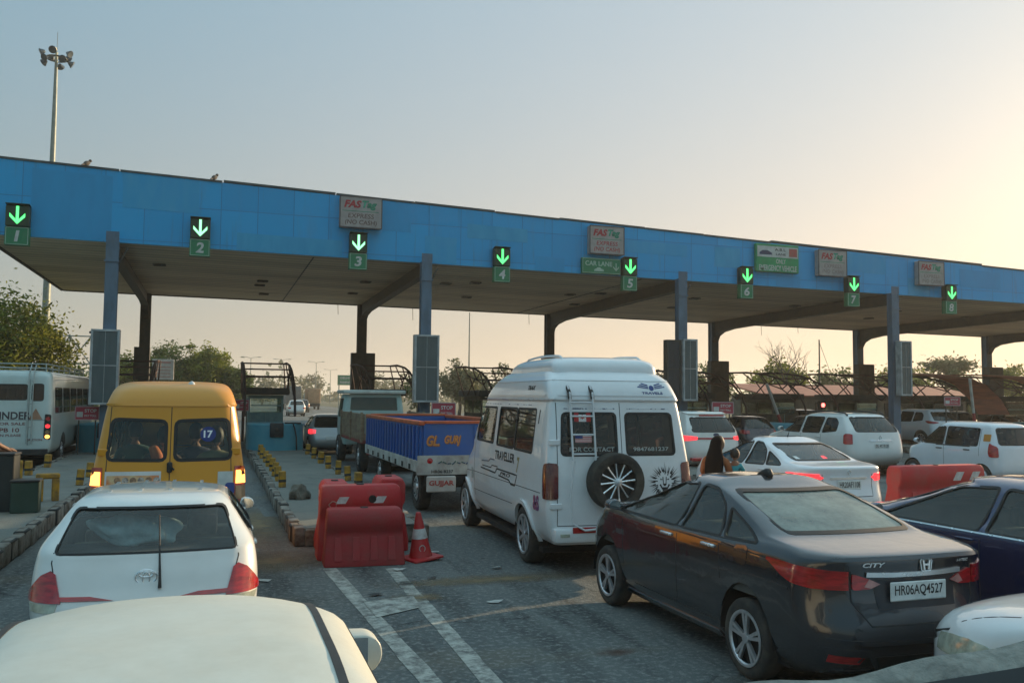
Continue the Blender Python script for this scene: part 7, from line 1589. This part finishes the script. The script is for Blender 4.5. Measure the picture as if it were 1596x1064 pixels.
# man in khaki on the left island, half outside the frame
t = empty('person', (-3.66, 17.0, .245), R(-60), 'person in khaki shirt and trousers standing on the left island at the picture edge', 'person')
SHIRT = mat('khaki_shirt', (.17, .13, .08), .85, col2=(.11, .09, .06), vscale=5, bump=.3, bscale=14); TRO = mat('olive_trousers', (.10, .10, .065), .9, var=.3, vscale=5, bump=.3, bscale=14)
arms = [[((0, 0, 1.36), .10), ((.19, .0, 1.36), .06), ((.25, .10, 1.10), .048), ((.16, .30, 1.0), .035)], [((0, 0, 1.36), .10), ((-.19, 0, 1.36), .06), ((-.25, .08, 1.10), .048), ((-.16, .29, .97), .035)]]
skinned('body', [[((0, 0, .95), .10), ((0, 0, 1.36), .10), ((0, .01, 1.47), .05), ((0, .02, 1.56), .05)]]+[[((s*.16, .30 if s > 0 else .29, 1.0 if s > 0 else .97), .03)] for s in ()]+arms+hand((.16, .30, 1.0), (-.2, 1, -.1), (-.6, 0, -.8))[:]+hand((-.16, .29, .97), (.2, 1, -.1), (.6, 0, -.8)), SKIN, t, 2)
skinned('shirt', [[((0, 0, .90), .155), ((0, 0, 1.12), .15), ((0, 0, 1.36), .145), ((0, 0, 1.43), .08)], [((0, 0, 1.36), .145), ((.19, .0, 1.36), .078), ((.25, .10, 1.12), .064)], [((0, 0, 1.36), .145), ((-.19, 0, 1.36), .078), ((-.25, .08, 1.12), .064)]], SHIRT, t, 2)
skinned('trousers', [[((0, 0, .90), .15), ((.10, 0, .80), .105), ((.11, .02, .45), .08), ((.11, 0, .08), .07)], [((0, 0, .90), .15), ((-.10, 0, .80), .105), ((-.11, .02, .45), .08), ((-.11, 0, .08), .07)]], TRO, t, 2)
b = B()
for s in (-1, 1): box(b, (s*.11-.05, -.09, 0), (s*.11+.05, .18, .09), .03, seg=2)
obj('shoes', b, BLACKPL, t, True); head(t, (0, .04, 1.63), (0, 1, -.1))
# woman in a dark shawl by the sedan, holding a small child
t = empty('person', (7.30, 12.25, 0), R(-50), 'person in a long dark shawl holding a small child beside the white sedan', 'person'); SH = mat('dark_shawl', (.006, .005, .006), .95, spec=.08, col2=(.012, .007, .006), vscale=3, thresh=(.5, .8)); OR = mat('rust_sleeve', (.30, .10, .035), .8, var=.3, vscale=6)
skinned('dress', [[((0, 0, .05), .24), ((0, 0, .45), .20), ((0, 0, .85), .16), ((0, .02, 1.10), .13), ((0, .04, 1.28), .14), ((0, .05, 1.36), .07)]], SH, t, 2)
skinned('body', [[((0, .04, 1.25), .08), ((0, .05, 1.36), .05), ((0, .07, 1.44), .05)]]+[[((0, .04, 1.25), .08), ((s*.17, .05, 1.26), .055), ((s*.23, .17, 1.02), .042), ((s*.07, .34, 1.02), .030)] for s in (-1, 1)]+hand((.07, .34, 1.02), (-1, .4, .1), (0, -1, 0))+hand((-.07, .34, 1.02), (1, .4, .1), (0, -1, 0)), SKIN, t, 2)
skinned('sleeve', [[((0, .04, 1.25), .10), ((s*.17, .05, 1.26), .068), ((s*.23, .17, 1.03), .056)] for s in (-1, 1)], OR, t, 2)
head(t, (0, .10, 1.52), (.1, 1, -.25))
skinned('shawl', [[((0, .03, 1.64), .05), ((0, -.01, 1.56), .115), ((0, -.04, 1.44), .10), ((.01, -.06, 1.26), .165), ((.03, -.08, 1.02), .15), ((.05, -.10, .78), .10)]], SH, t, 2); t.rotation_euler = (R(-9), R(4), R(-50))
t = empty('person', (7.83, 12.25, .93), R(-60), 'small child in a turquoise top carried by the person in the dark shawl', 'person', 'child carried')
TQ = mat('turquoise_cloth', (.03, .30, .36), .8, var=.3, vscale=7, bump=.3, bscale=16)
skinned('body', [[((0, 0, 0), .06), ((0, 0, .24), .06), ((0, .0, .31), .03)]]+[[((0, 0, 0), .06), ((s*.05, .12, -.02), .04), ((s*.05, .14, -.2), .028), ((s*.05, .18, -.22), .02)] for s in (-1, 1)]+[[((0, 0, .24), .06), ((s*.09, 0, .23), .03), ((s*.12, .08, .12), .024), ((s*.09, .16, .10), .016)] for s in (-1, 1)]+hand((.09, .16, .10), (0, 1, 0), (0, 0, -1), .5)+hand((-.09, .16, .10), (0, 1, 0), (0, 0, -1), .5), SKIN, t, 2)
skinned('top', [[((0, 0, -.02), .085), ((0, 0, .12), .085), ((0, 0, .24), .075)], [((0, 0, .24), .075), ((.09, 0, .23), .045), ((.12, .07, .13), .038)], [((0, 0, .24), .075), ((-.09, 0, .23), .045), ((-.12, .07, .13), .038)]], TQ, t, 2); head(t, (0, .01, .40), (.2, 1, 0), s=.75)
# passengers of the yellow van seen through its rear windows
def passenger(x, y, z, rz, shirt, label, lean=0, arm=True, scarf=None):
    t = empty('person', (x, y, z), rz, label, 'person', 'passengers in the yellow van'); l = lean
    ch = [[((0, 0, 0), .13), ((l*.4, 0, .28), .125), ((l*.8, 0, .47), .11), ((l, 0, .55), .055)], [((0, 0, 0), .13), ((.1, .25, .02), .08), ((.1, .42, 0), .065), ((.1, .42, -.38), .05)], [((0, 0, 0), .13), ((-.1, .25, .02), .08), ((-.1, .42, 0), .065), ((-.1, .42, -.38), .05)]]
    A = [[((l*.8, 0, .47), .11), ((l*.8+s*.19, 0, .45), .06), ((l*.8+s*.24, .06, .20), .048), ((l*.5+s*.10, .24, .14), .036)] for s in (-1, 1)]
    skinned('body', [[((l*.8, 0, .47), .05), ((l, 0, .55), .05), ((l, .01, .62), .045)]]+[[((l*.8, 0, .47), .05), ((l*.8+s*.19, 0, .45), .045), ((l*.8+s*.24, .06, .20), .036), ((l*.5+s*.10, .24, .14), .028)] for s in (-1, 1)]+hand((l*.5+.10, .24, .14), (-.3, 1, 0), (0, 0, -1))+hand((l*.5-.10, .24, .14), (.3, 1, 0), (0, 0, -1)), SKIN, t, 1)
    skinned('clothes', ch+[a[:3] for a in A], shirt, t, 2); head(t, (l*1.05, .02, .71), (0, 1, 0))
    if scarf: skinned('scarf', [[((l*1.1-.12, -.11, .62), .05), ((l-.02, -.13, .48), .075), ((.06, -.13, .30), .075), ((.14, -.13, .08), .06)]], scarf, t, 2)
passenger(-.66, 11.50, .98, R(-20), mat('dark_brown_cloth', (.06, .04, .035), .9, var=.3), 'passenger with an orange scarf behind the left rear window of the van', .10, scarf=mat('orange_cloth', (.55, .17, .05), .8, col2=(.40, .10, .04), vscale=7, bump=.3, bscale=12))
passenger(-.98, 12.6, 1.0, 0, mat('teal_shirt', (.04, .11, .12), .9, var=.3), 'passenger in dark teal deeper inside the yellow van'); passenger(-.22, 12.0, 1.0, R(8), mat('dark_blue_shirt', (.03, .04, .08), .9, var=.3), 'passenger in dark blue behind the right rear window of the van'); passenger(.02, 11.45, .98, R(15), mat('olive_kurta', (.20, .21, .12), .9, var=.3), 'passenger in an olive top behind the number 17 sticker')
# people in the minibus

# ------------------------------------------------------------------ ledge of the vehicle the photograph was taken from
t = empty('dashboard', (.62, .64, 1.80), 0, 'dusty grey dashboard edge of the camera vehicle in the bottom right corner', 'dashboard'); L0 = t.location
GDUST = mat('dashboard_dust', (.34, .33, .29), .95, col2=(.12, .12, .11), vscale=22, bump=.5, bscale=60, thresh=(.35, .7))
def led(p): return Vector(p)-L0
b = B(); prev = None
for k in range(25):
    f = k/24; top = Vector((.30, .752, 1.920)).lerp(Vector((.80, .592, 2.004)), f); top.z += .004*math.sin(f*9)+.003*math.sin(f*23)
    top.z -= .003; back = Vector((-.10, -.38, 0)).normalized(); row = [b.verts.new(led(q)) for q in (top+Vector((0, .05, -.10)), top+Vector((0, .012, -.012)), top, top+back*.014+Vector((0, 0, -.006)), top+back*.022+Vector((0, 0, -.014)))]
    if prev:
        for q in range(4): b.faces.new((prev[q], prev[q+1], row[q+1], row[q]))
    prev = row
bmesh.ops.recalc_face_normals(b, faces=b.faces); obj('dusty_lip', b, GDUST, t, True, 60)
b = B(); prev = None
for k in range(13):
    f = k/12; top = Vector((.30, .752, 1.920)).lerp(Vector((.80, .592, 2.004)), f); back = Vector((-.10, -.38, 0)).normalized(); row = [b.verts.new(led(q)) for q in (top+back*.023+Vector((0, 0, -.0155)), top+back*.05+Vector((0, 0, -.045)), top+back*.06+Vector((0, 0, -.16)), top+Vector((0, .02, -.16)))]
    if prev:
        for q in range(4): b.faces.new((prev[q], prev[(q+1) % 4], row[(q+1) % 4], row[q]))
    prev = row
bmesh.ops.recalc_face_normals(b, faces=b.faces); obj('dark_lip', b, BLACKPL, t, True, 60)

# ------------------------------------------------------------------ evening haze
b = B(); box(b, (-3050, -450, -1.2), (3050, 4550, 45)); hz = obj('haze', b, None); hz.data.materials.clear(); tag(hz, kind='stuff')
hm = bpy.data.materials.new('haze_air'); hm.use_nodes = True; t_ = hm.node_tree; t_.nodes.clear(); o_ = t_.nodes.new('ShaderNodeOutputMaterial'); v_ = t_.nodes.new('ShaderNodeVolumePrincipled')
v_.inputs['Color'].default_value = (.95, .93, .88, 1); v_.inputs['Density'].default_value = .0007; v_.inputs['Anisotropy'].default_value = .3
t_.links.new(v_.outputs[0], o_.inputs['Volume']); hz.data.materials.append(hm)
